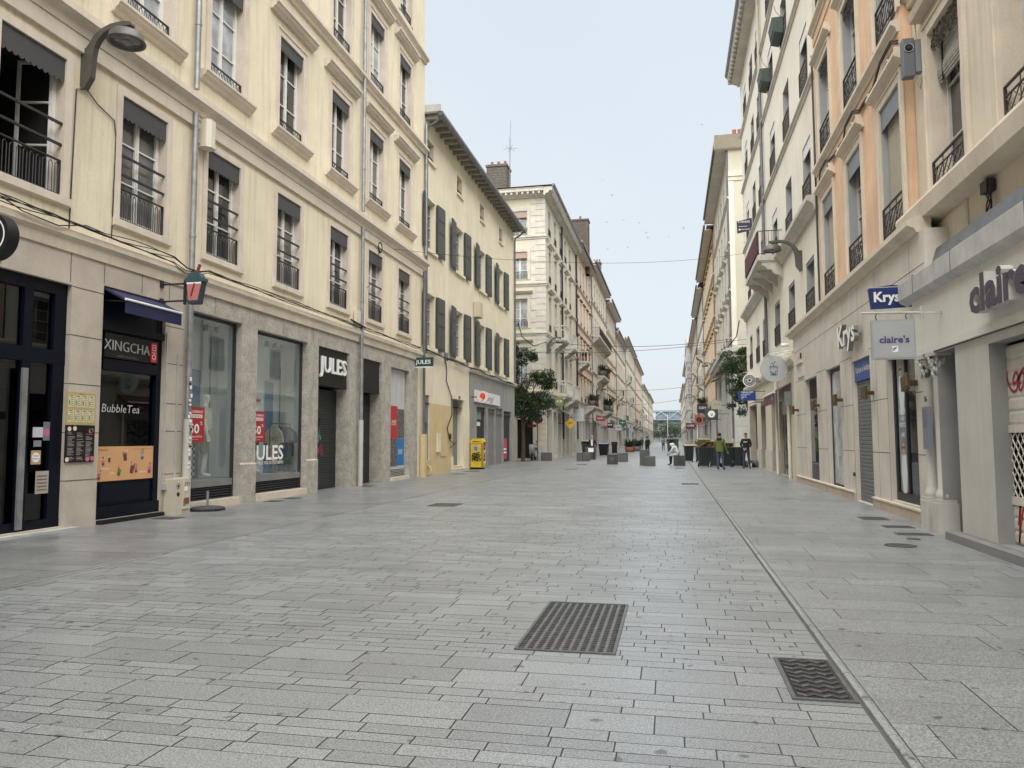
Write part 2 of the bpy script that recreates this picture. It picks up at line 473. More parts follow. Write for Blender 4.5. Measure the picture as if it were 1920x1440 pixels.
def rail(w, h, y, im, style, z0=.03):
    m = MB(); t = .012
    def bar(x0, z0_, x1, z1_, r=.009): m.tube([(x0, y, z0_), (x1, y, z1_)], r, im, 4, smooth=False)
    m.box(-w/2, w/2, y-.02, y+.02, h-.025, h, im); m.box(-w/2, w/2, y-.015, y+.015, z0, z0+.02, im)
    m.box(-w/2, -w/2+.025, y-.02, y+.02, z0+.02, h-.025, im); m.box(w/2-.025, w/2, y-.02, y+.02, z0+.02, h-.025, im)
    if style == 'hairpin':
        n = int(w/.125)
        for i in range(n):
            a = -w/2 + w*(i+.22)/n; b = -w/2+w*(i+.78)/n; c = (a+b)/2
            m.tube([(a, y, z0), (a, y, h-.10), (c, y, h-.05), (b, y, h-.10), (b, y, z0)], .0095, im, 4, smooth=False)
    elif style == 'bars':
        n = int(w/.11)
        for i in range(1, n): bar(-w/2+w*i/n, z0, -w/2+w*i/n, h-.02, .009)
    elif style == 'criss':
        m.box(-w/2, w/2, y-.012, y+.012, h-.16, h-.14, im); m.box(-w/2, w/2, y-.012, y+.012, z0+.13, z0+.15, im)
        n = 3
        for i in range(n):
            a = -w/2+w*i/n; b = a+w/n; zl, zh = z0+.14, h-.15; c = (a+b)/2; zm = (zl+zh)/2
            for q in ((a, zl, b, zh), (a, zh, b, zl), (a, zm, c, zh), (c, zl, b, zm), (c, zh, b, zm), (a, zm, c, zl)): bar(*q)
        for i in range(1, n): bar(-w/2+w*i/n, z0, -w/2+w*i/n, h)
    elif style == 'scroll':
        n = max(3, int(w/.2))
        for i in range(n+1): bar(-w/2+w*i/n, z0, -w/2+w*i/n, h, .010)
        for i in range(n):
            c = -w/2+w*(i+.5)/n; r = w/n*.42
            for zc in (z0+r+.06, (z0+h)/2+.02, h-r-.05):
                m.tube([(c+r*math.cos(a), y, zc+r*math.sin(a)) for a in [k*math.pi/4 for k in range(9)]], .008, im, 4, smooth=False, caps=False)
    return m
def surround(w, h, y, b, t, sm, moulded=False, foot=True, key=False):
    m = MB(); z0 = -.0
    m.box(-w/2-b, -w/2, y, y+t, z0, h+b, sm); m.box(w/2, w/2+b, y, y+t, z0, h+b, sm); m.box(-w/2, w/2, y, y+t, h, h+b, sm)
    if moulded:
        e = .045
        m.box(-w/2-b-.002, -w/2-b+e, y+t, y+t+.025, z0, h+b, sm); m.box(w/2+b-e, w/2+b+.002, y+t, y+t+.025, z0, h+b, sm)
        m.box(-w/2-b+e, w/2+b-e, y+t, y+t+.025, h+b-e, h+b+.002, sm)
    return m
def moulding(w, prof, sm, z=0):
    m = MB(); m.prism([(d, z+q) for d, q in prof], -w/2, w/2, 'u', sm); return m
SILLP = [(0, 0), (.20, 0), (.20, -.05), (.17, -.07), (.15, -.12), (.09, -.16), (.07, -.21), (0, -.23)]
HOODP = [(0, .24), (.24, .24), (.24, .17), (.20, .15), (.17, .08), (.10, .04), (.08, 0), (0, 0)]

def window(w, h, depth=.28, fm=None, gm=None, panes=3, open_=False, val=None, rl=None, bars=None, sur=None, sill=None, hood=None, roller=None, pedi=False):
    fm = fm or white; kids = []
    if roller:
        mat_, frac = roller; m = MB(); n = int(h*frac/.055)
        for i in range(n):
            z = h-(i+1)*.055
            m.prism([(-depth+.06, z), (-depth+.075, z+.012), (-depth+.075, z+.042), (-depth+.06, z+.055)], -w/2+.01, w/2-.01, 'u', mat_)
        kids.append(T('roller_blind', m, recalc=False))
    kids.append(T('pane', pane(w, h, -depth, gm or glassD)) if not open_ else None)
    if val: 
        m = valance(w, h, val[0], -.0 if len(val) < 4 else val[3], val[1], val[2]); kids.append(T('valance', m))
    if rl: kids.append(T('railing', rail(w-.02, rl[0], rl[2], rl[3] if len(rl) > 3 else iron, rl[1])))
    if bars:
        m = MB()
        for z in bars: m.box(-w/2-.002, w/2+.002, -.05, -.01, z, z+.04, iron)
        kids.append(T('guard_bar', m))
    if sur: kids.append(T('surround', surround(w, h, 0, *sur[:3], moulded=len(sur) > 3)))
    if sill: kids.append(T('sill', sill))
    if hood: kids.append(T('hood', hood))
    return T('window', casement(w, h, -depth, fm, panes, 2, .05, open_), *kids)

def trans(mb, dz=0, dy=0):
    mb.v = [(a, b+dy, c+dz) for a, b, c in mb.v]; return mb
def balcony(w, dp, slabm, im, style='bars', h=1.0, corb=2, th=.18, stone=False, rstyle='bars'):
    m = MB()
    m.box(-w/2, w/2, 0, dp, -th, 0, slabm); m.box(-w/2+.04, w/2-.04, 0, dp-.05, -th-.06, -th, slabm)
    kids = []
    for i in range(corb):
        x = -w/2+.18+(w-.36)*(i/(corb-1) if corb > 1 else .5)
        c = MB(); c.prism([(0, -th-.06), (dp*.85, -th-.06), (dp*.85, -th-.16), (dp*.7, -th-.22), (dp*.62, -th-.34), (dp*.45, -th-.36), (dp*.36, -th-.52), (dp*.15, -th-.58), (0, -th-.8)], x-.11, x+.11, 'u', slabm)
        kids.append(T('corbel', c))
    r = MB()
    if stone:
        r.box(-w/2, w/2, dp-.16, dp-.02, h-.1, h, slabm); r.box(-w/2, -w/2+.13, .0, dp-.16, h-.1, h, slabm); r.box(w/2-.13, w/2, .0, dp-.16, h-.1, h, slabm)
        n = int(w/.2)
        prof = [(.045, 0), (.045, .06), (.03, .1), (.055, .3), (.03, .62), (.045, .7), (.045, h-.1)]
        for i in range(n+1): r.lathe(prof, (-w/2+.07+(w-.14)*i/n, dp-.09, 0), slabm, 6)
        for i in range(1, 3):
            for sx in (-1, 1): r.lathe(prof, (sx*(w/2-.07), dp-.09-(dp-.1)*i/3, 0), slabm, 6)
        kids.append(T('balustrade', r))
    else:
        y = dp-.04
        q = rail(w-.02, h, y, im, rstyle); r = q
        for sx in (-1, 1):
            x = sx*(w/2-.03)
            r.box(x-.018, x+.018, 0, y, h-.03, h-.002, im); r.box(x-.014, x+.014, 0, y, .05, .07, im)
            for k in range(1, int(dp/.12)): r.tube([(x, y*k/int(dp/.12), .06), (x, y*k/int(dp/.12), h-.02)], .009, im, 4, smooth=False)
        kids.append(T('balustrade', r))
    return T('balcony', m, *kids)
def shutter(w, h, panels=(.42, .22, .30)):
    m = MB(); t = .045; m.box(-w/2, w/2, 0, t, 0, h, shutG)
    m2 = MB(); z = .05*h
    for p in panels:
        e = z + p*h*.92
        m2.box(-w/2+.09, w/2-.09, t, t+.012, z, e, shutL); z = e+.045*h
    return T('shutter', m, T('shutter_panel', m2))
def cornice(mb, u0, u1, z, m, k=1.0, d0=0):
    mb.prism([(d0, z), (d0+.10*k, z), (d0+.13*k, z+.08*k), (d0+.30*k, z+.14*k), (d0+.34*k, z+.24*k), (d0+.55*k, z+.28*k), (d0+.55*k, z+.42*k), (d0+.60*k, z+.50*k), (d0, z+.50*k)], u0, u1, 'u', m)
def ledge(mb, u0, u1, z, m, out=.16, h=.22, d0=0):
    mb.prism([(d0, z-h), (d0+out*.35, z-h), (d0+out*.5, z-h*.6), (d0+out*.85, z-h*.4), (d0+out, z-h*.36), (d0+out, z), (d0, z+.02)], u0, u1, 'u', m)
def pipe(mb, u, d, z0, z1, r, m, clamps=True):
    mb.tube([(u, d, z0), (u, d, z1)], r, m, 10)
    if clamps:
        z = z0+1.4
        while z < z1-.3:
            mb.tube([(u, d, z), (u, d, z+.05)], r*1.18, m, 10); z += 2.4
def scribble(mb, u, d, z, w, h, m, seed, r=.008, n=26, loops=3):
    q = random.Random(seed); pts = []
    a = q.random()*6; 
    for i in range(n*3):
        t = i/(n*3)
        pts.append((u-w/2+w*t+w*.10*math.cos(a+t*loops*6.3), d, z+h*(.5+.32*math.sin(a*2+t*loops*8.1)+.16*math.sin(t*31+a))))
    ww = r*1.3
    for p, s in zip(pts, pts[1:]):
        dx, dz = s[0]-p[0], s[2]-p[2]; L = math.hypot(dx, dz) or 1; nx, nz_ = -dz/L*ww, dx/L*ww
        mb.face([(p[0]+nx, d, p[2]+nz_), (p[0]-nx, d, p[2]-nz_), (s[0]-nx, d, s[2]-nz_), (s[0]+nx, d, s[2]+nz_)], m)
def rollershutter(mb, u0, u1, d, z0, z1, m, pitch=.09):
    n = int((z1-z0)/pitch); p = (z1-z0)/n
    poly = []
    for i in range(n):
        z = z0+i*p; poly += [(d, z), (d+.014, z+p*.2), (d+.014, z+p*.8)]
    poly += [(d, z1), (d-.02, z1), (d-.02, z0)]
    # strip faces
    for a, b in zip(poly[:-3], poly[1:-2]): mb.face([(u0, a[0], a[1]), (u1, a[0], a[1]), (u1, b[0], b[1]), (u0, b[0], b[1])], m)
def louvers(mb, u0, u1, d, z0, z1, m, pitch=.05):
    n = max(2, int((z1-z0)/pitch)); p = (z1-z0)/n
    for i in range(n): mb.prism([(d-.05, z0+i*p+p*.7), (d, z0+i*p+p*.1), (d, z0+i*p+p*.35), (d-.04, z0+i*p+p*.95)], u0, u1, 'u', m)
    mb.face([(u0, d-.06, z0), (u1, d-.06, z0), (u1, d-.06, z1), (u0, d-.06, z1)], black)
def jointlines(mb, u0, u1, z0, z1, zs, us, d, t=.007, m=None):
    for z in zs: mb.face([(u0, d, z-t), (u1, d, z-t), (u1, d, z+t), (u0, d, z+t)], m or joint)
    for u in us:
        a, b = (u, z0), (u, z1)
        if isinstance(u, tuple): a, b = (u[0], u[1]), (u[0], u[2])
        mb.face([(a[0]-t, d+.001, a[1]), (a[0]+t, d+.001, a[1]), (b[0]+t, d+.001, b[1]), (b[0]-t, d+.001, b[1])], m or joint)
def shell(fr, u0, u1, dback, z1, roofz, wallm, roofm, name_parent, hip=True, over=.5, near=True):
    """side walls, back and pitched roof behind a facade"""
    m = MB(fr)
    for u in (u0, u1): m.face([(u, 0, 0), (u, -dback, 0), (u, -dback, z1), (u, 0, z1)], wallm)
    m.face([(u0, -dback, 0), (u1, -dback, 0), (u1, -dback, z1), (u0, -dback, z1)], wallm)
    part(m, 'side_wall', name_parent, recalc=False)
    r = MB(fr)
    q = dback/2
    a = (u0, over, z1+.05); b = (u1, over, z1+.05); c = (u1, -q, roofz); e = (u0, -q, roofz); g = (u0, -dback-over, z1+.05); h = (u1, -dback-over, z1+.05)
    r.face([a, b, c, e], roofm); r.face([g, h, c, e], roofm); r.face([a, e, g], wallm); r.face([b, c, h], wallm)
    r.face([a, b, h, g], stoneG)
    part(r, 'roof', name_parent, recalc=False)
# ================================================================ GROUND
def slabs(name, x0, x1, y0, y1, rows, lens, z, base, gap=.009, seed=1, holes=(), var=.10):
    q = random.Random(seed); mb = MB(); y = y0; tones = []
    while y < y1:
        h = q.choice(rows); ln = lens(h)
        x = x0 - q.random()*ln[1]
        g = gap
        while x < x1:
            L = q.uniform(*ln)
            if x1-(x+L) < .10: L = x1-x
            a, b = max(x, x0), min(x+L, x1)
            if b-a > .03 and not any(a < H[1] and b > H[0] and y < H[3] and y+h > H[2] for H in holes):
                zz = z + q.uniform(-.0007, .0007)
                mb.face([(a+g/2, y+g*.35, zz), (b-g/2, y+g*.35, zz), (b-g/2, y+h-g*.35, zz), (a+g/2, y+h-g*.35, zz)], base)
            x += L
        y += h
    return solo(mb, name, kind='structure', recalc=False)
# granite slabs, tone differs slab by slab
def granite(name, col, tone=.13, stain=.3):
    m = bpy.data.materials.new(name); m.use_nodes = True
    n, l = m.node_tree.nodes, m.node_tree.links; b = n['Principled BSDF']
    b.inputs['Specular IOR Level'].default_value = 1.0; b.inputs['IOR'].default_value = 1.7
    g = n.new('ShaderNodeNewGeometry')
    def N(sc, de, ro=.6):
        t = n.new('ShaderNodeTexNoise'); t.inputs['Scale'].default_value = sc; t.inputs['Detail'].default_value = de; t.inputs['Roughness'].default_value = ro
        l.new(g.outputs['Position'], t.inputs['Vector']); return t.outputs['Fac']
    def Mr(s, a, b_, c, d):
        r = n.new('ShaderNodeMapRange'); l.new(s, r.inputs['Value'])
        for k, v in zip(('From Min', 'From Max', 'To Min', 'To Max'), (a, b_, c, d)): r.inputs[k].default_value = v
        return r.outputs['Result']
    def Mul(a, b_):
        x = n.new('ShaderNodeMath'); x.operation = 'MULTIPLY'; l.new(a, x.inputs[0]); l.new(b_, x.inputs[1]); return x.outputs[0]
    v = Mr(g.outputs['Random Per Island'], 0, 1, 1-tone, 1+tone)
    v = Mul(v, Mr(N(95, 3, .85), .37, .63, .42, 1.75))
    v = Mul(v, Mr(N(30, 4, .85), .3, .7, .82, 1.2))
    v = Mul(v, Mr(N(.45, 6, .6), .35, .7, 1.06, 1-stain*.5))
    v = Mul(v, Mr(N(2.2, 6, .7), .55, .75, 1.0, 1-stain*.7))
    v = Mul(v, Mr(N(8.5, 2, .4), .69, .72, 1.0, .35))      # chewing gum and drip spots
    cc = n.new('ShaderNodeCombineColor')
    for k, c in enumerate(col):
        x = n.new('ShaderNodeMath'); x.operation = 'MULTIPLY'; x.inputs[1].default_value = c; l.new(v, x.inputs[0]); l.new(x.outputs[0], cc.inputs[k])
    l.new(cc.outputs['Color'], b.inputs['Base Color'])
    rr = Mr(N(1.1, 5), .35, .7, .30, .45); l.new(rr, b.inputs['Roughness'])
    return m
gran1 = granite('granite_lane', (.182, .195, .199), .15)
gran2 = granite('granite_pavement', (.184, .194, .196), .11)
gran3 = granite('granite_pavement_left', (.166, .172, .172), .12, .4)
granE = granite('granite_kerb', (.20, .21, .21), .10)
bed = mat('joint_bed', (.085, .085, .08), .95, .2, 3)

g = MB(); g.box(-400, 400, -60, 2600, -.5, -.012, mat('ground_far', (.17, .17, .16), .9, .2, .1))
solo(g, 'ground', kind='structure')
g = MB(); g.face([(-40, -12, -.006), (40, -12, -.006), (40, 420, -.006), (-40, 420, -.006)], bed)
solo(g, 'joint_bed', kind='structure', recalc=False)
lane_rows = [.10, .11, .12, .13, .13, .22, .26]
def lane_len(h): return (.24, .52) if h < .15 else (.42, .78)
holes = []
slabs('lane_paving', -6.46, .985, 1.6, 62, lane_rows, lane_len, 0, gran1, .008, 3, holes)
slabs('lane_paving_far', -6.46, 1.0, 62, 150, [.2, .24, .3], lambda h: (.5, .9), 0, gran1, .012, 6)
slabs('pavement', 1.060, 4.7, 1.6, 62, [.36, .36, .42], lambda h: (.7, 1.35), .004, gran2, .006, 7)
slabs('pavement', 4.7, 16, 46, 62, [.36, .36, .42], lambda h: (.7, 1.35), .004, gran2, .006, 17)
slabs('pavement_left', -10.6, -6.54, 1.6, 62, [.33, .36, .30], lambda h: (.6, 1.3), .004, gran3, .006, 8)
slabs('pavement_left', -22, -10.6, 47, 62, [.33, .36, .30], lambda h: (.6, 1.3), .004, gran3, .006, 18)
g = MB(); g.face([(1.0, 62, .002), (9, 62, .002), (9, 400, .002), (1.0, 400, .002)], gran2); g.face([(-16, 62, .002), (-6.5, 62, .002), (-6.5, 400, .002), (-16, 400, .002)], gran3)
g.face([(-6.5, 150, .001), (1.0, 150, .001), (1.0, 400, .001), (-6.5, 400, .001)], gran1)
solo(g, 'pavement_far', kind='structure', recalc=False)
# raised rounded kerb along the right of the lane, groove beside it
k = MB(); y = 1.6
while y < 110:
    L = .5 if y < 40 else 3
    n = 6; prof = [(1.062, 0)] + [(1.030+.026*math.cos(math.pi*i/n), .002+.014*math.sin(math.pi*i/n)) for i in range(n+1)] + [(1.004, -.004), (1.062, -.004)]
    k.prism(prof, y+.004, y+L-.004, 'z', granE); y += L
k.v = [(a, c, b) for a, b, c in k.v]
solo(k, 'kerb_channel', kind='structure')
k = MB(); y = 1.6
while y < 62:
    L = 1.0; k.box(-6.535, -6.467, y+.003, y+L-.003, -.006, .003, granE); y += L
solo(k, 'kerb_line', kind='structure')
# ================================================================ LEFT NEAR BUILDING (A)
XA = -9.85
fA = frL(XA)
A = thing('building', 'cream four-storey building with charcoal valances over its windows and shops below, nearest on the left', 'building', (XA, 17, 0))
cols = [-8.3, -5.4, -2.5, .3, 3.2, 6.1, 9.22, 11.83, 14.47, 17.46, 20.55, 23.46, 26.3]
W = 1.27
h1 = [(c, c+W, 5.5, 7.85) for c in cols]
h2 = [(c, c+W, 9.5, 12.05) for c in cols]
h3 = [(c, c+W, 13.72, 16.15) for c in cols]
h4 = [(c, c+W, 17.85, 20.1) for c in cols]
m = MB(fA)
m.wall(-34, 29.3, 5.0, 21.5, h1+h2+h3+h4, 0, cream, .3, stoneP)
part(m, 'wall', A, recalc=False)
shell(fA, -34, 29.3, 12, 21.5, 24.5, cream, tile, A)
m = MB(fA)
cornice(m, -34, 29.5, 21.5, stoneT, 1.2)
part(m, 'cornice', A)
for z, o, h in ((8.74, .26, .34), (13.52, .20, .26), (17.42, .20, .26)):
    m = MB(fA); ledge(m, -34, 29.36, z, stoneP, o, h)
    if z < 10: m.box(4, 29.3, 0, .07, z-.62, z-.345, stoneP)
    part(m, 'ledge', A)
m = MB(fA); m.prism([(0, 4.62), (.05, 4.62), (.07, 4.80), (.13, 4.86), (.13, 4.97), (0, 5.02)], 4, 28.9, 'u', stoneT); part(m, 'ledge', A)
w1s = [window(W, 2.35, .17, white, g_, 3, val=(.37, valG, True), rl=(.62, 'hairpin', -.03), bars=(.86, 1.22), sur=(.15, .03, stoneP), sill=moulding(W+.34, [(0, 0), (.07, 0), (.07, -.13), (0, -.16)], stoneP)) for g_ in (glassD, glassC)]
w1o = window(W, 2.35, .17, white, None, 3, True, val=(.37, valG, True), rl=(.62, 'hairpin', -.03), bars=(.86, 1.22), sur=(.15, .03, stoneP), sill=moulding(W+.34, [(0, 0), (.07, 0), (.07, -.13), (0, -.16)], stoneP))
w2s = [window(W, 2.55, .17, white, g_, 3, val=(.32, valG, True), rl=(.36, 'hairpin', -.03), sur=(.2, .03, stoneP, 1), sill=moulding(W+.72, SILLP, stoneP), hood=trans(moulding(W+1.05, HOODP, stoneP), 3.0)) for g_ in (glassD, glassC, glassB)]
w3s = [window(W, 2.43, .17, white, g_, 3, val=(.30, valG, True), rl=(.34, 'hairpin', -.03), sur=(.2, .03, stoneP, 1), hood=trans(moulding(W+1.05, HOODP, stoneP), 2.9)) for g_ in (glassD, glassB)]
w4s = window(W, 2.25, .17, white, glassD, 3, val=(.30, valG, True), rl=(.34, 'hairpin', -.03), sur=(.17, .03, stoneP))
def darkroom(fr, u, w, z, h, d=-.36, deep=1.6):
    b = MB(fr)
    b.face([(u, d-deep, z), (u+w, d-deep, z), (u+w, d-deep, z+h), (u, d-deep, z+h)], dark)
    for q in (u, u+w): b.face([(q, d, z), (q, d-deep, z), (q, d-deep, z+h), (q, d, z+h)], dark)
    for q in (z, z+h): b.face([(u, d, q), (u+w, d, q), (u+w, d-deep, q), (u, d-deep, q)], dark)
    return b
for i, c in enumerate(cols):
    u = c+W/2
    if i == 6:
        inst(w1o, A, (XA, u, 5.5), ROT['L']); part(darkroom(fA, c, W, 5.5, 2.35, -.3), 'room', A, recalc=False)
    else: inst(w1s[i % 2 if i != 7 else 1], A, (XA, u, 5.5), ROT['L'])
    inst(w2s[(0, 1, 0, 0, 1, 0, 0, 2, 2, 0, 0, 1, 0)[i]], A, (XA, u, 9.5), ROT['L'])
    inst(w3s[(0, 1, 0, 0, 1, 0, 1, 0, 1, 0, 0, 1, 0)[i]], A, (XA, u, 13.72), ROT['L'])
    inst(w4s, A, (XA, u, 17.85), ROT['L'])
# drainpipes
m = MB(fA); pipe(m, 13.86, .12, 1.9, 8.38, .06, zinc); pipe(m, 13.86, .12, 8.9, 21.5, .06, zinc); m.tube([(13.86, .13, 0), (13.86, .13, 1.9)], .085, greySh, 10)
q = random.Random(31)
for k in range(22): z = .9+k*.085; u = 13.84+q.uniform(-.03, .03); m.box(u-.03, u+.03, .205 if z < 1.9 else .185, .218 if z < 1.9 else .192, z, z+q.uniform(.03, .08), [txtW, greyDk, MATS['menu_gold'] if 'menu_gold' in MATS else txtW, txtW, black][q.randrange(5)])
part(m, 'drainpipe', A)
m = MB(fA); pipe(m, 22.72, .13, 2.1, 8.38, .06, zinc); pipe(m, 22.72, .13, 8.9, 21.5, .06, zinc); m.tube([(22.72, .13, 0), (22.72, .13, 2.1)], .08, greySh, 10); part(m, 'drainpipe', A)
m = MB(fA); pipe(m, 29.0, .13, 1.7, 8.3, .06, zincM); pipe(m, 29.25, .10, 9, 14.6, .055, zinc); m.box(28.88, 29.14, .03, .22, 0, 1.7, ochreG); part(m, 'drainpipe', A)
# ---- ground floor, smooth stone with the dark glazed shopfront and the tea shop
m = MB(fA)
hX = [(6.5, 10.8, .06, 4.08, .19), (11.52, 13.22, .08, 4.22, .19)]
m.wall(-34, 13.95, 0, 4.64, hX, .02, panelS, .3, panelS)
jointlines(m, 4, 13.95, 0, 4.7, (), [(5.2, 4.12, 4.64), (6.6, 4.12, 4.64), (8.05, 4.12, 4.64), (9.4, 4.12, 4.64), (10.75, 4.12, 4.64), (11.52, 4.25, 4.64), (12.5, 4.25, 4.64), (13.3, 4.25, 4.64)], .0235)
for a, b in ((10.8, 11.52), (13.22, 13.8)):
    jointlines(m, a, b, 0, 4.1, (.80, 1.60, 2.42, 3.24, 4.06) if a < 12 else (.8, 1.65, 2.2, 3.0, 3.75), (), .0235)
for z in (.80, 1.60, 2.42, 3.24): m.face([(10.798, .02, z-.007), (10.798, -.16, z-.007), (10.798, -.16, z+.007), (10.798, .02, z+.007)], joint)
part(m, 'ground_floor_wall', A, recalc=False)
# dark glazed shopfront
fD = frL(XA+.27)
m = MB(fD)
for a, b in ((6.5, 7.0), (8.35, 8.62), (9.95, 10.12), (10.55, 10.8)): m.box(a, b, -.44, -.34, .06, 4.08, navy)
for z0, z1 in ((.06, .2), (2.72, 2.95), (3.88, 4.08)): m.box(6.5, 10.8, -.445, -.335, z0, z1, navy)
m.box(9.90, 10.0, -.30, -.26, .1, 2.6, zinc)
sf = part(m, 'shopfront', A)
m = MB(fD); m.box(6.5, 10.8, -.42, -.40, .2, 3.9, glassK); part(m, 'shop_glass', sf)
m = MB(fD)
for (u, z, w_, h_, col) in ((10.30, 1.60, .20, .16, (.5, .52, .58)), (10.30, 1.42, .15, .10, (.2, .22, .25)), (10.28, 1.20, .19, .22, (.45, .30, .17)), (10.47, 1.62, .13, .30, (.14, .17, .18)), (10.42, .80, .26, .36, (.38, .34, .30))):
    m.box(u-w_/2, u+w_/2, -.332, -.329, z-h_/2, z+h_/2, flat('sticker_%d' % int(z*100+u), col))
m.disc(10.28, 1.20, .078, -.3285, -.3275, txtW); m.disc(10.47, 1.60, .062, -.3285, -.3275, flat('pink_sticker', (.50, .12, .25)))
for k, s_ in enumerate(('Chèque', 'Déjeuner')): m.text(s_, 10.28, -.327, 1.215-k*.045, .026, txtK, 1, 0, .01)
for r_ in range(5): m.box(10.32, 10.52, -.3285, -.3275, .67+r_*.055, .69+r_*.055, flat('poster_rows', (.12, .10, .09)))
part(m, 'sticker', sf)
m = MB(fD); m.box(8.0, 11.0, -.3, -.1, 0, .035, zincL); part(m, 'door_sill', A)
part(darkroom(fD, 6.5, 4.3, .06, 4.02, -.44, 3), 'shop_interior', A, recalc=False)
# tea shop
fT = frL(XA+.13)
m = MB(fT)
m.box(11.52, 11.64, -.28, -.2, .08, 4.2, navy); m.box(13.08, 13.22, -.28, -.18, .08, 4.2, navy)
m.box(11.64, 13.08, -.28, -.22, .08, .72, navy); m.box(11.52, 13.22, -.20, -.14, .08, .30, navy); m.box(11.7, 13.02, -.22, -.205, .36, .68, navy)
m.box(11.64, 13.08, -.28, -.17, 2.74, 2.94, navy); m.box(11.64, 13.08, -.28, -.19, 3.42, 4.2, navy); m.box(11.52, 13.22, -.18, -.12, 3.44, 3.56, navy)
m.box(11.53, 13.21, -.16, .0, 0, .075, black)
ts = part(m, 'shopfront', A)
m = MB(fT); m.box(11.64, 13.08, -.26, -.25, 1.36, 2.74, glassK); part(m, 'shop_glass', ts)
m = MB(fT); m.box(11.64, 13.08, -.19, -.15, 2.96, 3.40, black); fs_ = part(m, 'fascia', ts)
m = MB(fT); m.text('XINGCHA', 12.22, -.149, 3.10, .19, flat('letter_silver', (.42, .42, .40)), 1, .012, -.012, width=1.20)
m.text('BUBBLE TEA & WAFFLE', 12.22, -.149, 2.99, .035, greyDk, 1, .004)
part(m, 'lettering', fs_)
m = MB(fT); m.prism([(12.93+.085*x, 3.17+.19*z) for x, z in ((-1, -.9), (-.8, -1), (.8, -1), (1, -.9), (1, .9), (.8, 1), (-.8, 1), (-1, .9))], -.149, -.13, 'd', flat('seal_red', (.50, .02, .03)))
for q in ((-.05, .14, .05, .15), (-.05, .04, -.04, .14), (.04, .04, .05, .14), (-.05, .09, .05, .1), (-.05, .035, .05, .045), (-.06, -.01, .06, 0), (-.005, -.05, .005, 0), (-.05, -.06, .05, -.05), (-.05, -.12, -.04, -.06), (.04, -.12, .05, -.06), (-.05, -.125, .05, -.115), (-.005, -.16, .005, -.12)):
    m.box(12.93+q[0], 12.93+q[2], -.13, -.128, 3.17+q[1], 3.17+q[3], txtW)
part(m, 'seal', fs_)
m = MB(fT); m.box(11.62, 13.10, -.215, -.195, .74, 1.36, flat('poster_orange', (.60, .34, .16)))
q = random.Random(5)
cupc = [flat('cup_brown', (.12, .05, .03)), flat('cup_cream', (.7, .6, .5)), flat('cup_pink', (.55, .12, .22)), flat('cup_green', (.1, .2, .05)), flat('cup_violet', (.35, .3, .5))]
for (u, z, s_) in ((11.75, 1.08, .8), (11.90, 1.13, .7), (12.16, .90, 1), (12.30, 1.18, 1.1), (12.50, .95, 1.2), (12.60, .93, .9), (12.76, 1.18, 1), (12.98, .92, 1.1), (11.66, .84, .9)):
    a = q.uniform(-.25, .25)
    P_ = lambda x, y: (u+s_*(x*math.cos(a)-y*math.sin(a)), z+s_*(x*math.sin(a)+y*math.cos(a)))
    m.prism([P_(-.035, -.08), P_(.035, -.08), P_(.045, .04), P_(-.045, .04)], -.195, -.192, 'd', cupc[q.randrange(5)])
    m.prism([P_(-.03, -.07), P_(.03, -.07), P_(.033, -.02), P_(-.033, -.02)], -.1919, -.1912, 'd', cupc[0])
    for _ in range(7): 
        x, y = q.uniform(-.05, .05), q.uniform(.03, .12); c_ = P_(x, y); m.disc(c_[0], c_[1], .013*s_, -.1925, -.1915, cupc[q.randrange(5)], 8)
m.text('XINGCHA', 11.74, -.194, 1.28, .035, cupc[0], 1, .001); m.text('Authentic Taiwanese Bubble Tea Since 2010', 12.78, -.194, 1.30, .018, cupc[0], 1, .001, width=.5)
for (s_, u, z) in (('Sushi', 12.32, 1.27), ('Coffee', 11.98, .86), ('Chocolate', 11.80, .95), ('Milkshake', 12.80, .86)): m.text(s_, u, -.194, z, .035, txtW, 1, .001, slant=.25)
part(m, 'drinks_poster', ts)
m = MB(fT)
m.text('BubbleTea', 12.22, -.248, 1.98, .15, flat('white_vinyl', (.5, .5, .5)), 1, .002, -.005, width=.98, slant=.15)
part(m, 'lettering', ts)
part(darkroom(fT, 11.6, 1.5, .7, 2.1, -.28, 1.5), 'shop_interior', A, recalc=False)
# awning of the tea shop
m = MB(fA)
m.prism([(-.02, 4.20), (.42, 3.98), (.42, 3.94), (-.02, 4.16)], 11.56, 13.16, 'u', mat('awning_navy', (.012, .014, .06), .8, .1, 3)); m.tube([(11.56, .43, 3.965), (13.16, .43, 3.965)], .022, txtW, 8)
m.face([(11.57, .425, 3.95), (13.15, .425, 3.95), (13.15, .425, 3.72), (11.57, .425, 3.72)], MATS['awning_navy'])
for u in (11.66, 13.06): m.tube([(u, -.1, 3.98), (u, .42, 3.94)], .014, iron, 5)
part(m, 'awning', A)
# menu boards on the pilaster
mb_ = MB(fA); mb_.box(10.76, 11.40, .022, .045, 1.73, 2.28, flat('menu_gold', (.42, .36, .14)))
q = random.Random(9)
for i in range(4):
    for j in range(2):
        a, b = 10.79+i*.15, 2.03-j*.25
        mb_.box(a, a+.125, .045, .047, b, b+.20, flat('menu_card', (.60, .56, .40)))
        for k in range(5): mb_.box(a+.04, a+.11, .047, .0475, b+.02+k*.032, b+.03+k*.032, flat('menu_line', (.18, .16, .10)))
        mb_.box(a+.008, a+.03, .047, .048, b+.03, b+.11, cupc[3]); mb_.box(a+.02, a+.09, .047, .048, b+.175, b+.19, cupc[0])
mb_.text('Menu', 11.08, .045, 2.235, .035, cupc[0], 1, .001)
part(mb_, 'menu_board', A, 'golden drinks menu board')
mb_ = MB(fA); mb_.box(10.76, 11.40, .022, .045, 1.10, 1.725, black)
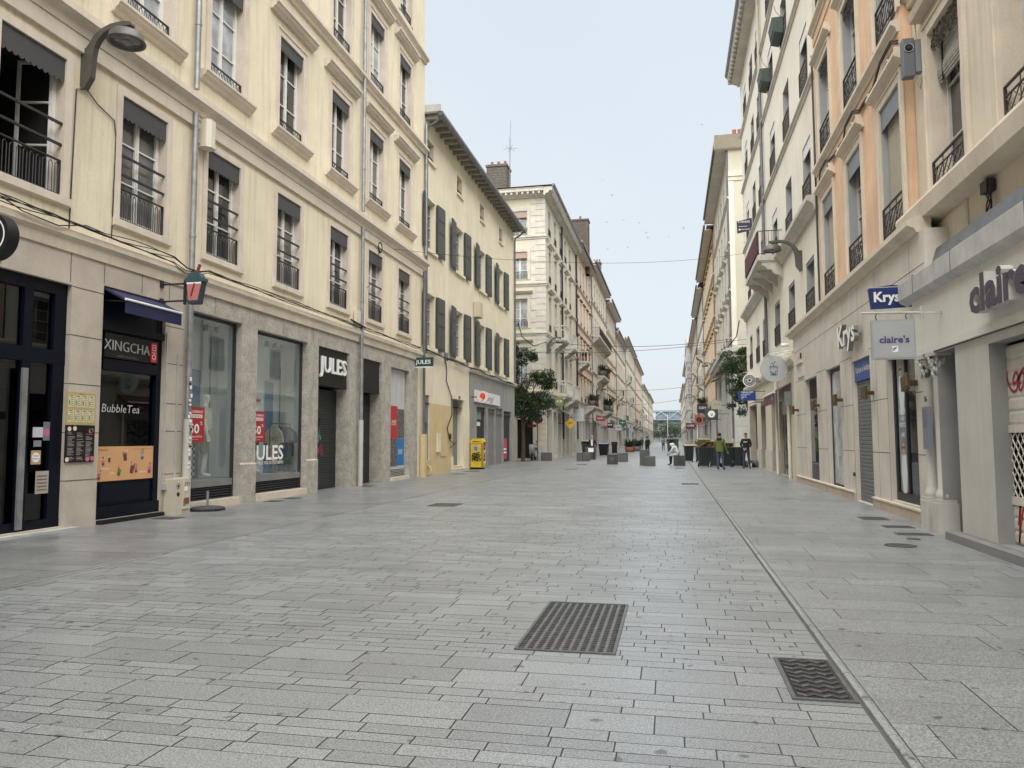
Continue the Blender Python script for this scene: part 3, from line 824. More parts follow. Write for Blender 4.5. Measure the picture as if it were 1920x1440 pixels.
for i in range(3):
    for k in range(22):
        if q.random() < .84: mb_.box(10.80+i*.2, 10.80+i*.2+q.uniform(.08, .16), .045, .0455, 1.14+k*.0215, 1.147+k*.0215, flat('menu_chalk', (.38, .36, .33)) if k % 5 else cupc[2])
for (u, z, c_) in ((10.83, 1.66, 1), (10.95, 1.67, 1), (11.30, 1.63, 2), (11.33, 1.64, 3), (11.25, 1.15, 2), (11.36, 1.16, 2), (10.80, 1.15, 1)): mb_.disc(u, z, .04, .0456, .0462, cupc[c_], 12)
part(mb_, 'menu_board', A, 'black menu board with lines of food')
# conduit and meter boxes
m = MB(fA); m.box(13.24, 13.27, .022, .05, .62, 3.6, zincL); m.box(13.21, 13.31, .022, .10, .50, .62, zincL); m.box(13.60, 13.63, .022, .05, .7, 3.2, zincL); part(m, 'cable_conduit', A)
eb = thing('electric_cabinet', 'beige meter cabinet covered with stickers at the foot of the tea shop pilaster', 'cabinet', (XA+.14, 13.52, 0))
m = MB(fA); m.box(13.30, 13.56, .03, .26, 0, .70, flat('cabinet_beige', (.50, .46, .36))); m.box(13.565, 13.80, .03, .27, .10, .72, flat('cabinet_beige2', (.55, .51, .42))); m.box(13.58, 13.8, .03, .24, 0, .098, MATS['cabinet_beige']); m.box(13.59, 13.785, .27, .276, .42, .70, MATS['cabinet_beige']); part(m, 'body', eb)
m = MB(fA); m.disc(13.43, .56, .06, .261, .263, txtK); m.disc(13.43, .40, .045, .261, .263, txtK); m.ring(13.43, .56, .035, .045, .2635, txtW, 20)
m.box(13.60, 13.70, .277, .279, .46, .54, txtW); m.box(13.62, 13.76, .277, .279, .20, .32, flat('sticker_brown', (.22, .06, .03))); scribble(m, 13.69, .2775, .55, .12, .10, txtK, 3, .004, 20, 2); scribble(m, 13.62, .2775, .15, .06, .2, txtK, 4, .003, 20, 2)
part(m, 'sticker', eb)
# ---- ground floor, bush hammered stone
hJ = [(14.0, 16.0, .17, 4.21, .22), (16.68, 19.28, .17, 4.17, .22), (19.96, 22.08, 0, 4.17, .55), (22.95, 24.78, 0, 4.15, .5), (25.68, 27.62, .12, 4.10, .32)]
fG = frL(XA+.19)
m = MB(fA); m.wall(13.952, 28.6, 0, 4.64, hJ, 0, rough, .36, rough)
jointlines(m, 14, 28.6, 0, 4.7, (), [(14.9, 4.25, 4.62), (16.3, 4.25, 4.62), (17.9, 4.2, 4.62), (19.6, 4.2, 4.62), (21.5, 4.2, 4.62), (23.9, 4.2, 4.62), (25.4, 4.2, 4.62), (27.9, 4.2, 4.62)], .002, .006)
part(m, 'ground_floor_wall', A, recalc=False)
m = MB(fA)
for a, b in ((16.0, 16.68), (19.28, 19.96)): m.box(a+.004, b-.004, .001, .03, 0, .90, rough); m.prism([(0, .90), (.03, .90), (.0, .94)], a+.004, b-.004, 'u', roughsm)
for a, b in ((14.0, 15.996), (16.684, 19.276), (25.684, 27.616)): m.box(a, b, -.3, .055, 0, .115 if a > 20 else .165, stoneT)
part_each(m, 'plinth', A)
def display(u0, u1, z0, z1, gz):
    m = MB(fG)
    m.box(u0, u0+.06, -.40, -.34, gz, z1, iron); m.box(u1-.07, u1, -.40, -.34, z0, z1, iron); m.box(u0, u1-.07, -.40, -.34, z1-.07, z1, iron); m.box(u0, u1-.07, -.40, -.33, gz-.15, gz, greyDk)
    louvers(m, u0, u1-.07, -.34, z0, gz-.15, iron)
    s_ = part(m, 'shopfront', A)
    g_ = MB(fG); g_.box(u0+.06, u1-.07, -.375, -.365, gz, z1-.07, glassS); part(g_, 'shop_glass', s_)
    r = MB(fG); d0, d1 = -.42, -1.2; ua, ub = (13.9, 16.6) if u0 < 15 else (16.62, 19.93)
    r.face([(ua, d1, gz-.1), (ub, d1, gz-.1), (ub, d1, z1), (ua, d1, z1)], room)
    r.face([(ua, d0, gz-.01), (ub, d0, gz-.01), (ub, d1, gz-.01), (ua, d1, gz-.01)], flat('display_floor', (.25, .25, .24)))
    r.face([(ua, d0, z1), (ub, d0, z1), (ub, d1, z1), (ua, d1, z1)], room)
    for q_ in (ua, ub): r.face([(q_, d0, gz-.1), (q_, d1, gz-.1), (q_, d1, z1), (q_, d0, z1)], room)
    r.box(ub-1.15, ub-.75, d1+.02, d1+.05, gz, z1-1.1, flat('display_blue', (.08, .19, .34))); r.box(ub-.35, ub-.32, d1+.01, d1+.03, gz, z1, greyDk)
    for uu in (u0+1.4, u0+1.8): r.lathe([(0, 0), (.05, 0), (.06, -.14), (0, -.14)], (uu, -.75, z1-.1), iron, 10)
    part(r, 'shop_interior', A, recalc=False)
    return s_
s1 = display(14.0, 16.0, .17, 4.21, .60); s2 = display(16.68, 19.28, .17, 4.17, .60)
redP = flat('poster_red', (.36, .018, .022))
def fifty(u, par):
    m = MB(fG); m.box(u-.36, u+.36, -.36, -.357, 1.42, 2.18, redP)
    m.text('IDÉES CADEAUX', u, -.3565, 2.06, .052, txtW, 1, .001, .012, width=.60)
    m.box(u-.28, u+.28, -.3566, -.3556, 1.95, 2.025, txtW); m.text('DE LÉGENDE', u, -.355, 1.963, .048, redP, 1, .001, .012, width=.5)
    m.text('-50', u-.06, -.3565, 1.62, .20, txtW, 1, .001, .02, width=.48); m.text('%', u+.25, -.3565, 1.80, .075, txtW, 1, .001, .012)
    m.text('SUR LE 2ème ARTICLE', u, -.3565, 1.53, .038, txtW, 1, .001, .008, width=.56); m.text('voir conditions en magasin', u, -.3565, 1.48, .018, txtW, 1, .001)
    part(m, 'sale_poster', par)
fifty(14.50, s1); fifty(17.02, s2)
m = MB(fG); m.text('JULES', 17.56, -.356, .98, .36, txtW, 1, .002, .02, width=1.55); m.text("EN + PLUS VOUS ÊTES BEAU", 17.56, -.356, .86, .085, txtW, 1, .002, .008, width=1.55); part(m, 'lettering', s2)
# shop doors with dark roller shutters and black fascias
for a, b, ru in ((19.96, 22.08, True), (22.95, 24.78, False)):
    m = MB(fA); rollershutter(m, a, b, -.44, .02, 3.0, rollDk, .075)
    scribble(m, a+.75, -.42, 1.3, .75, .85, flat('graffiti_teal', (.12, .30, .28)), int(a), .022, 26, 2)
    scribble(m, a+.95, -.42, .95, .5, .4, flat('graffiti_red', (.33, .05, .06)), int(a)+3, .016)
    scribble(m, a+.65, -.42, .45, .55, .25, flat('graffiti_black', (.006, .006, .006)), int(a)+4, .014)
    part(m, 'roller_shutter', A, recalc=False)
    m = MB(fA); m.box(a, b-.05, -.48, -.06, 3.05, 3.10, black); n_ = int((b-a-.05)/.06)
    for i in range(n_): m.box(a+i*.06+.002, a+i*.06+.056, -.09, -.06, 3.10, 4.15, black)
    fa_ = part(m, 'fascia', A)
    if ru:
        m = MB(fA); m.text('JULES', 21.0, -.055, 3.45, .46, txtW, 1, .05, .012, width=1.80); part(m, 'lettering', fa_)
# boarded window with pasted posters
m = MB(fA); m.box(25.68, 27.55, -.22, -.16, .12, 4.08, flat('board_white', (.50, .50, .51), streak=.3)); louvers(m, 25.7, 27.5, -.15, .14, .42, iron)
bw = part(m, 'window_board', A)
m = MB(fA)
bl = flat('poster_blue', (.015, .16, .42)); rd = flat('poster_bright_red', (.42, .03, .03)); ph = mat('poster_photo', (.12, .11, .11), .6, .95, 9, fine=.6, fs=14)
m.box(25.70, 27.5, -.16, -.157, .52, 1.52, bl); m.box(25.70, 27.5, -.16, -.156, 1.53, 2.62, ph); m.box(26.02, 26.78, -.1565, -.153, 1.50, 2.72, rd); m.box(26.0, 26.74, -.1565, -.1525, .50, 1.51, ph)
m.text('JULES', 26.40, -.152, 2.08, .12, txtW, 1, .001, .01, width=.46); m.text('JULES', 27.1, -.156, 1.0, .12, txtW, 1, .001, .01, width=.46); m.text('LES', 25.85, -.156, 1.0, .12, txtW, 1, .001, .01, width=.26)
for u in (26.4, 27.1): m.box(u-.23, u+.23, -.1525 if u < 27 else -.1565, -.1515 if u < 27 else -.1555, 2.02 if u < 27 else .94, 2.035 if u < 27 else .955, txtW)
part(m, 'pasted_poster', bw)
# cream end strip
m = MB(fA); m.box(28.602, 29.3, -.2, -.002, 0, 4.64, cream); part(m, 'end_pilaster', A)
# antenna box by the first drainpipe
m = MB(fA); m.prism([(14.08, .02), (14.08, .22), (14.16, .30), (14.30, .30), (14.40, .20), (14.40, .02)], 7.74, 8.36, 'z', flat('relay_cream', (.60, .56, .45))); m.box(13.9, 14.1, .05, .09, 8.28, 8.31, iron); m.box(13.9, 14.1, .05, .09, 7.8, 7.83, iron)
solo(m, 'relay_box', 'cream plastic relay box beside the drainpipe under the left ledge', 'box', bevel=.01)

# mannequins come in the objects section
# ================================================================ LEFT SHUTTERED BUILDING (B)
XB = -9.88
fB = frL(XB)
B = thing('building', 'yellowish building with dark grey shutters, small attic windows and an overhanging eave', 'building', (XB, 38.4, 0))
cB = [29.45, 33.95, 38.42, 43.0]; WB = 1.46
hb = [(c, c+WB, 9.45, 11.65) for c in cB]+[(c, c+WB, 5.35, 7.6) for c in cB]+[(c+.35, c+1.25, 13.3, 14.2) for c in cB]
gr = [(29.25, 30.2, .62, 3.32, .10), (33.6, 35.3, .25, 3.35, .28)]
m = MB(fB); m.wall(29.3, 47.65, 3.0, 15.15, [h for h in hb]+[(a, b, 3.0, d_, e) for a, b, c, d_, e in gr]+[(36.57, 47.65, 3.0, 4.95)], 0, creamB, .28, creamB)
part(m, 'wall', B, recalc=False)
m = MB(fB); m.wall(29.3, 36.57, 0, 3.0, [(a, b, c, 3.0, e) for a, b, c, d_, e in gr], .012, ochreG, .3, creamB); 
m.face([(35.3, .0135, 0), (36.57, .0135, 0), (36.57, .0135, 3.0), (35.3, .0135, 3.0)], creamB)
part(m, 'ground_floor_wall', B, recalc=False)
hg = [(38.0, 40.0, .25, 3.2), (40.45, 42.2, .05, 3.2), (42.35, 44.2, .05, 3.3), (44.4, 46.6, .12, 3.2)]
m = MB(fB); m.wall(36.57, 47.65, 0, 4.95, [h+(.14,) for h in hg], .015, greyP, .45, greyP); jointlines(m, 0, 0, 0, 5, (), [(44.3, 3.35, 4.9)], .018, .02)
part(m, 'ground_floor_wall', B, recalc=False)
m = MB(fB); m.prism([(0, 4.86), (.10, 4.86), (.16, 4.98), (.16, 5.06), (0, 5.10)], 36.4, 47.9, 'u', stoneG); part(m, 'ledge', B)
fH = frL(XB+.19)
m = MB(fH)
for a, b, c, e in hg:
    m.box(a, b, -.36, -.3, c, e, iron if a in (38.0, 44.4) else greyDk)
    if a == 44.4: m.box(44.75, 45.75, -.296, -.28, .3, 1.55, flat('poster_crimson', (.50, .05, .08))); m.box(44.85, 45.6, -.279, -.277, .85, .95, txtW); m.box(44.85, 45.6, -.279, -.277, .65, .75, txtW)
    if a == 38.0: m.box(38.3, 39.3, -.295, -.285, 2.55, 2.95, flat('sticker_green', (.18, .30, .22))); m.box(38.4, 39.1, -.295, -.285, 2.2, 2.4, txtW); m.text('OUVERT', 38.8, -.284, 2.68, .14, txtW, 1, .002) if False else None
m.box(33.6, 35.3, -.5, -.45, .25, 3.35, greyDk); m.box(29.25, 30.2, -.28, -.25, .62, 3.32, flat('board_grey', (.17, .165, .18), streak=.3))
part_each(m, 'door', B)
m = MB(fH)
scribble(m, 29.7, -.245, 1.3, .6, 1.3, txtK, 41, .018, 30, 4); scribble(m, 29.8, -.245, .8, .5, .5, txtK, 42, .015)
part(m, 'graffiti', B)
m = MB(fB); m.box(33.5, 35.5, .02, .09, 3.36, 3.56, creamB); m.box(34.3, 34.6, .09, .095, 3.40, 3.53, flat('number_plate', (.05, .06, .15)))
m.box(33.4, 35.6, -.3, .25, 0, .15, stoneG); m.box(33.4, 33.6, .013, .06, .15, .7, creamB); m.box(35.3, 35.8, .014, .07, 0, .6, creamB)
m.box(31.1, 31.5, .02, .1, .95, 1.75, creamB); m.box(31.75, 32.6, .013, .04, .75, 1.85, ochreG); m.box(33.05, 33.25, .02, .06, 1.5, 1.75, iron)
m.tube([(29.95, .02, .02), (29.95, .16, .1), (29.95, .16, .3), (29.95, .02, .42)], .05, ochreG, 6)
part_each(m, 'wall_fitting', B)
wB = [window(WB, 2.2, .2, whiteg, g_, 4, sill=moulding(WB+.2, [(0, 0), (.10, 0), (.10, -.12), (0, -.13)], creamB)) for g_ in (glassD, glassC)]
wB1 = window(WB, 2.25, .2, whiteg, glassC, 4, sill=moulding(WB+.2, [(0, 0), (.10, 0), (.10, -.16), (0, -.18)], creamB))
wat = window(.9, .9, .22, woodB, glassD, 1, rl=(.28, 'bars', -.08), sill=moulding(1.1, [(0, 0), (.09, 0), (.09, -.10), (0, -.1)], creamB))
sh2 = shutter(.98, 2.25); sh1 = shutter(.98, 2.3)
for i, c in enumerate(cB):
    u = c+WB/2
    inst(wB[i % 2], B, (XB, u, 9.45), ROT['L']); inst(wB1, B, (XB, u, 5.35), ROT['L']); inst(wat, B, (XB, c+.8, 13.3), ROT['L'])
    for z, s_ in ((9.42, sh2), (5.30, sh1)):
        inst(s_, B, (XB+.07, c+WB+.53, z), ROT['L']+RD(-4))
        if i: inst(s_, B, (XB+.09, c-.53, z), ROT['L']+RD(5))
        else: inst(s_, B, (XB+.09, c-.24, z), ROT['L']).scale = (.45, 1, 1)
m = MB(); m.box(-.045, .045, 0, .60, -.16, 0, wood); rf_ = T('eave_rafter', m)
for i in range(27): inst(rf_, B, (XB, 29.55+i*.68, 15.05), ROT['L'])
m = MB(fB); m.prism([(0, 15.07), (.66, 15.07), (.66, 15.11), (0, 15.11)], 29.32, 47.75, 'u', wood)
m.prism([(.60, 15.0), (.64, 14.92), (.74, 14.92), (.80, 15.0), (.80, 15.12), (.60, 15.12)], 29.32, 47.85, 'u', zincM); part(m, 'gutter', B)
m = MB(fB)
q_ = -5.5
m.face([(29.32, .7, 15.13), (47.8, .7, 15.13), (47.8, q_, 17.6), (29.32, q_, 17.6)], tile); m.face([(29.32, -11, 15.13), (47.8, -11, 15.13), (47.8, q_, 17.6), (29.32, q_, 17.6)], tile); m.face([(29.32, .7, 15.13), (29.32, -11, 15.13), (29.32, q_, 17.6)], creamB); m.face([(47.8, .7, 15.13), (47.8, -11, 15.13), (47.8, q_, 17.6)], creamB)
m.box(29.3, 29.36, 0, .72, 15.12, 15.42, zincL)
part(m, 'roof', B, recalc=False)
m = MB(fB)
for u in (47.65,): m.face([(u, 0, 0), (u, -11, 0), (u, -11, 15.2), (u, 0, 15.2)], creamB)
m.face([(29.3, -11, 0), (47.65, -11, 0), (47.65, -11, 15.2), (29.3, -11, 15.2)], creamB); part(m, 'side_wall', B, recalc=False)
m = MB(fB); m.tube([(29.42, .62, 14.92), (29.42, .5, 14.7), (29.42, .14, 14.55), (29.42, .10, 14.3), (29.42, .10, 5.0)], .055, zincM, 8); m.tube([(47.5, .68, 14.95), (47.5, .5, 14.75), (47.5, .14, 14.55), (47.5, .10, 14.3), (47.5, .10, 5.1)], .055, zincM, 8); part(m, 'drainpipe', B)
m = MB(fB); m.prism([(37.3, .02), (37.3, .26), (37.45, .34), (38.0, .34), (38.15, .26), (38.15, .02)], 7.78, 8.55, 'z', flat('relay_sand', (.50, .43, .32)))
solo(m, 'relay_box', 'sand coloured relay box above the third shuttered window', 'box')
# cornershop round sign
sg = thing('shop_sign', 'white shop sign board with a round disc showing a red comma on the grey shopfront', 'sign', (XB+.1, 40, 3.3))
m = MB(fB); m.box(37.4, 43.0, .03, .12, 3.42, 4.02, flat('sign_white', (.66, .66, .68))); part(m, 'board', sg)
m = MB(fB)
m2 = MB(); cx, cy, cz = XB+.60, 36.95, 3.62
m2 = MB(frS(cy)); m2.disc(cx, cz, .30, -.06, .06, flat('sign_disc', (.58, .57, .52)), 32); m2.box(XB, cx-.3, -.03, .03, cz-.03, cz+.03, iron); part(m2, 'disc', sg)
m2 = MB(frS(cy)); m2.disc(cx, cz+.05, .145, .061, .066, flat('comma_red', (.75, .06, .03)), 24); m2.prism([(cx+.145, cz+.05), (cx+.12, cz-.10), (cx-.04, cz-.24), (cx-.06, cz-.21), (cx+.02, cz-.10)], .061, .066, 'd', MATS['comma_red']); part(m2, 'comma', sg)
m = MB(fB); m.text("nrgy'", 40.6, .121, 3.58, .30, flat('lettering_mauve', (.35, .15, .22)), 1, .006, .0, width=1.6); part(m, 'lettering', sg)
# ================================================================ RIGHT NEAR BUILDING (beige, accessories shop)
XR = 4.6
fR = frR(XR)
K = thing('building', 'beige building with a white shopfront and a zinc canopy, nearest on the right', 'building', (XR, 10, 0))
colsK = [-2.2, .8, 3.85, 6.85, 9.86, 12.78]; WK = 1.46
hk = [(c, c+WK, 5.58, 8.62) for c in colsK]+[(c, c+WK, 10.2, 13.0) for c in colsK]
m = MB(fR); m.wall(-34, 15.12, 4.3, 17.5, hk, 0, claireW, .30, stoneT); part(m, 'wall', K, recalc=False)
shell(fR, -34, 15.12, 12, 17.5, 20, claireW, tile, K)
m = MB(fR); cornice(m, -34, 15.1, 17.5, stoneT, 1.2); part(m, 'cornice', K)
m = MB(fR); ledge(m, -34, 15.12, 9.9, stoneT, .2, .3); part(m, 'ledge', K)
m = MB(fR); m.prism([(0, 5.20), (.34, 5.24), (.38, 5.50), (.36, 5.56), (0, 5.575)], -34, 15.3, 'u', stoneT); part(m, 'sill_slab', K)
m = MB(fR); m.prism([(0, 4.42), (.02, 4.42), (.02, 5.15), (0, 5.15)], 12.9, 14.6, 'u', claireW); m.box(12.8, 12.86, 0, .03, 4.6, 5.19, stoneT); part(m, 'wall_panel', K)
def lace(w, z0, z1, y):
    m = MB(); q = random.Random(3)
    for i in range(190):
        x, z = q.uniform(-w/2+.04, w/2-.04), q.uniform(z0, z1); r = q.uniform(.02, .05); a = q.uniform(0, 3)
        m.tube([(x+r*math.cos(a+k*1.2)*(.4+.12*k), y+q.uniform(-.01, .01), z+r*math.sin(a+k*1.2)*(.4+.12*k)) for k in range(6)], .007, ironB, 4, smooth=False, caps=False)
    return m
wK = window(WK, 3.04, .25, whiteg, glassD, 3, rl=(.70, 'criss', .02, ironB), sur=(.22, .035, stoneT, 1))
bl_ = MB()
for i in range(13): bl_.prism([(-.16+.03*math.sin(i*.5), 2.08+i*.055), (-.13+.03*math.sin(i*.5), 2.085+i*.055), (-.13+.03*math.sin(i*.5), 2.13+i*.055), (-.15+.03*math.sin(i*.5), 2.135+i*.055)], -WK/2+.04, WK/2-.04, 'u', mat('old_blind', (.27, .26, .23), .8, .25, 12))
for x in (-.45, .45): bl_.box(x-.02, x+.02, -.125, -.10, 2.06, 2.8, black)
wK2 = window(WK, 2.8, .25, whiteg, glassD, 3, rl=(.70, 'criss', .02, ironB), sur=(.22, .035, stoneT, 1))
lt = T('lambrequin', lace(WK, 2.62, 3.0, -.03)); bt = T('blind', bl_, recalc=False)
for c in colsK:
    o = inst(wK, K, (XR, c+WK/2, 5.58), ROT['R']); inst(lt, o, None, local=True)
    if c > 12: inst(bt, o, None, local=True)
    inst(wK2, K, (XR, c+WK/2, 10.2), ROT['R'])
m = MB(fR); m.prism([(.0, 9.02), (.2, 9.02), (.24, 9.14), (0, 9.2)], 12.4, 14.6, 'u', stoneT); part(m, 'hood', K)
# shopfront (plane X = 4.0 -> d = .6)
D0 = .60
m = MB(fR)
hs = [(4.2, 10.72, .12, 2.66, .22), (11.9, 12.66, .02, 2.76, 1.3)]
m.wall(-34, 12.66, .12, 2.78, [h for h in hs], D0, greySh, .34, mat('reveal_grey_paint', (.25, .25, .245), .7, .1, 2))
m.box(12.67, 13.62, .02, D0-.10, 0, 2.78, greySh)
m.face([(13.63, D0, 2.79), (-34, D0, 2.79), (-34, 0, 2.79), (13.63, 0, 2.79)], greySh)
m.box(11.9, 12.66, -.78, -.71, 0, 2.78, greyDk)
m.face([(13.63, D0, 2.79), (13.63, 0, 2.79), (13.63, 0, 3.9), (13.63, D0, 3.9)], greySh)
m.wall(-34, 13.63, 2.79, 3.86, [], D0+.02, mat('fascia_white_paint', (.60, .585, .54), .6, .06, 1.5, streak=.10), .1)
m.box(3, 13.64, D0+.02, D0+.06, 2.79, 2.90, MATS['fascia_white_paint'])
sfK = part(m, 'shopfront', K, recalc=False)
m = MB(fR); 
m.prism([(D0, 3.70), (D0+.04, 3.72), (D0+.12, 3.76), (D0+.14, 3.80), (D0+.14, 4.08), (D0+.10, 4.11), (.35, 4.22), (0, 4.30)], 3, 14.0, 'u', zincL)
for u in (4.6, 6.9, 9.2, 11.5, 13.2): m.box(u, u+.012, D0+.10, D0+.145, 3.79, 4.10, zincM)
m.prism([(0, 4.31), (.34, 4.23), (.22, 4.62), (0, 4.68)], 3, 13.95, 'u', zincM); part(m, 'canopy', K)
m = MB(fR); m.box(3, 12.1, D0-.4, .77, 0, .115, greyDk); part(m, 'step', K)
# twin colonnettes with leafy capital
m = MB(fR)
for u in (12.78, 13.30):
    m.lathe([(.13, .0), (.13, .46), (.10, .50), (.125, .55), (.125, .60), (.10, .65), (.082, .70), (.082, 2.36), (.11, 2.42)], (u, D0-.06, 0), greySh, 12)
    q = random.Random(int(u*7))
    for i in range(60): a = q.uniform(0, 6.3); r_ = q.uniform(.02, .042); zz = q.uniform(0, .28); m.ell((u+(.08+.18*zz)*math.cos(a), D0-.06+(.08+.18*zz)*math.sin(a), 2.42+zz), (r_*.8, r_*.8, r_*1.4), greySh, 5, 4)
    for i in range(0): a = i*.9; m.ell((u+.11*math.cos(a), D0-.02+.11*math.sin(a), 2.44+.011*i), (.05, .05, .05), greySh, 6, 4)
    m.box(u-.17, u+.17, D0-.2, D0+.08, 2.72, 2.785, greySh); m.box(u-.15, u+.15, D0-.21, D0+.09, 0, .47, greySh); m.box(u-.13, u+.13, D0-.19, D0+.07, .47, .52, greySh)
part(m, 'colonnette', K)
m = MB(fR); m.box(12.93, 13.17, D0+.02, D0+.09, 1.28, 1.95, flat('intercom_steel', (.22, .24, .27), metal=.4)); m.box(12.95, 13.15, D0+.09, D0+.095, 1.62, 1.92, flat('intercom_blue', (.12, .15, .20))); part(m, 'intercom', K)
m = MB(fR); m.text('36', 13.05, D0+.065, 2.03, .09, txtK, -1, .006, .005); part(m, 'house_number', K)
# shutter: solid slats above, open chain links in the middle
m = MB(fR); dS = D0-.21
rollershutter(m, 4.2, 10.72, dS, 1.62, 2.62, rollW, .145); rollershutter(m, 4.2, 10.72, dS, .13, .62, rollW, .16); m.box(4.2, 10.72, dS-.02, dS+.03, .62, .72, rollW); m.box(4.2, 10.72, dS-.02, dS+.03, 1.52, 1.62, rollW)
rs = part(m, 'roller_shutter', K, recalc=False)
m = MB(fR); m.face([(4.2, dS-.25, .7), (10.72, dS-.25, .7), (10.72, dS-.25, 1.6), (4.2, dS-.25, 1.6)], dark)
for i in range(0, 46):
    u = 10.70-i*.14
    if u < 4.3: break
    for ph_ in (0, 1):
        m.tube([(u-.035*(1 if (k+ph_) % 2 else -1) - (.07 if ph_ else 0), dS+.002+.006*ph_, .72+k*.08) for k in range(11)], .009, rollW, 4, smooth=False, caps=False)
part(m, 'chain_links', rs)
m = MB(fR); gR = flat('graffiti_crimson', (.33, .02, .03)); gY = flat('graffiti_lime', (.40, .42, .05))
scribble(m, 10.05, dS+.02, 2.02, 1.15, .30, gR, 21, .014, 40, 7); scribble(m, 9.8, dS+.02, 1.66, .8, .26, gY, 23, .012, 30, 3); scribble(m, 10.25, dS+.02, .12, .8, .52, gR, 24, .014, 40, 4); scribble(m, 9.6, dS+.02, .2, .8, .4, gR, 25, .014, 40, 5)
part(m, 'graffiti', rs)
m = MB(fR); purple = flat('lettering_purple', (.060, .045, .075))
m.text("claire's", 10.62, D0+.10, 3.04, .44, flat('letter_side', (.50, .49, .46)), -1, .13, .035, width=2.1, align='l'); m.text("claire's", 10.62, D0+.232, 3.04, .44, purple, -1, .004, .035, width=2.1, align='l')
part(m, 'lettering', sfK)
# hanging blade sign
bs = thing('hanging_sign', 'light grey hanging sign with dark blue lettering on a white rod below the canopy', 'sign', (3.9, 12.3, 2.6))
fS = frS(12.3)
m = MB(fS); m.box(2.99, 3.60, -.035, .035, 2.64, 3.24, flat('frame_grey', (.33, .335, .335))); part(m, 'frame', bs)
m = MB(fS); m.box(3.015, 3.575, .036, .041, 2.665, 3.215, flat('panel_grey', (.36, .375, .38))); m.box(3.27, 3.35, .041, .043, 2.75, 2.84, txtW); m.prism([(3.28, 2.76), (3.32, 2.80), (3.345, 2.83), (3.30, 2.82), (3.275, 2.80)], .043, .044, 'd', greyDk); part(m, 'panel', bs)
m = MB(fS); m.text("claire's", 3.30, .042, 2.89, .10, flat('lettering_violet', (.06, .035, .16)), 1, .004, .028, width=.42); part(m, 'lettering', bs)
m = MB(fS); m.tube([(2.86, 0, 3.36), (3.72, 0, 3.34)], .018, zincL, 8); m.tube([(3.70, 0, 3.26), (3.70, 0, 3.44)], .018, zincL, 8); m.box(3.66, 4.0, -.02, .02, 3.32, 3.355, zincL)
for x in (3.08, 3.50): m.tube([(x, 0, 3.34), (x-.02, 0, 3.29), (x, 0, 3.24)], .007, iron, 5)
part(m, 'rod', bs)
# cables and drainpipe at the seam between the two buildings
m = MB(fR); pipe(m, 15.22, .12, 5.72, 17.4, .07, zinc); m.tube([(15.2, .12, 5.72), (15.15, .1, 5.5), (15.0, .05, 5.2)], .06, zincM, 8); part(m, 'drainpipe', K)
m = MB(fR)
q = random.Random(8)
for k in range(6):
    pts = [(15.1-.03*k, .06+.03*q.random(), 5.6)]
    for j in range(1, 9): pts.append((15.05-.08*j*.5+q.uniform(-.08, .08), .06+.04*q.random()+.03*j, 5.6-.16*j))
    m.tube(pts, .013, cableM, 5)
m.box(14.0, 14.35, .02, .12, 4.74, 4.86, greyDk)
solo(m, 'cable_bundle', 'tangled black cables hanging where the beige and orange buildings meet', 'cables')
m = MB(fR)
for k in range(4):
    pts = [(12.0-.04*k, .06, 5.2)]+[(11.9-.05*k+.1*math.sin(j+k), .06+.02*k, 5.2-.10*j) for j in range(1, 8)]
    m.tube(pts, .011, cableM, 5)
m.box(11.75, 11.98, .02, .14, 4.98, 5.15, iron)
solo(m, 'junction_box', 'small black junction box with loose wires under the beige window slab', 'junction box')
cb = thing('camera_box', 'grey camera box strapped to the drainpipe high on the right', 'camera box', (4.42, 14.6, 8.0))
fC = frS(14.6); m = MB(fC); m.box(4.24, 4.44, -.05, .12, 8.0, 8.72, flat('camera_grey', (.13, .14, .16), metal=.3)); m.box(4.45, 4.57, -.05, .08, 8.08, 8.70, flat('camera_grey2', (.24, .26, .28), metal=.3)); part(m, 'housing', cb, bevel=.015)
m = MB(fC); m.disc(4.34, 8.53, .075, .121, .135, black, 20, .085); m.ring(4.34, 8.53, .072, .08, .1355, zincL); m.disc(4.34, 8.53, .03, .135, .15, glassD, 14); part(m, 'lens', cb)
m = MB(fC); m.tube([(4.5, .02, 8.06), (4.48, .02, 7.92), (4.54, .02, 7.8), (4.56, .02, 8.0)], .012, cableW, 5); m.tube([(4.50, .03, 8.7), (4.49, .03, 9.0), (4.42, .0, 9.18), (4.6, .0, 9.22), (4.7, 0, 9.6)], .012, cableW, 5); part(m, 'cable', cb)

# ================================================================ STONE SHOPFRONT + ORANGE BUILDING
XO = 4.4
fO = frR(XO)
O = thing('building', 'orange plastered building with moulded stone window frames above a pale stone opticians shop', 'building', (XO, 19.3, 0))
cO = [15.28, 18.35, 21.42]; WO = 1.40
ho = [(c, c+WO, 5.42, 8.28) for c in cO]+[(c, c+WO, 9.66, 12.2) for c in cO]+[(c, c+WO, 13.95, 16.4) for c in cO]
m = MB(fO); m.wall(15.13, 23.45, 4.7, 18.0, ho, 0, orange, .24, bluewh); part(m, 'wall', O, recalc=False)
shell(fO, 15.13, 23.45, 12, 18.0, 20.5, orange, tile, O)
m = MB(fO); cornice(m, 15.1, 23.45, 18.0, stoneT, 1.0); part(m, 'cornice', O)
for z in (9.42, 13.72): 
    m = MB(fO); ledge(m, 15.13, 23.45, z, stoneT, .17, .22); m.box(15.13, 23.45, 0, .03, z-.5, z-.23, orange); part(m, 'ledge', O)
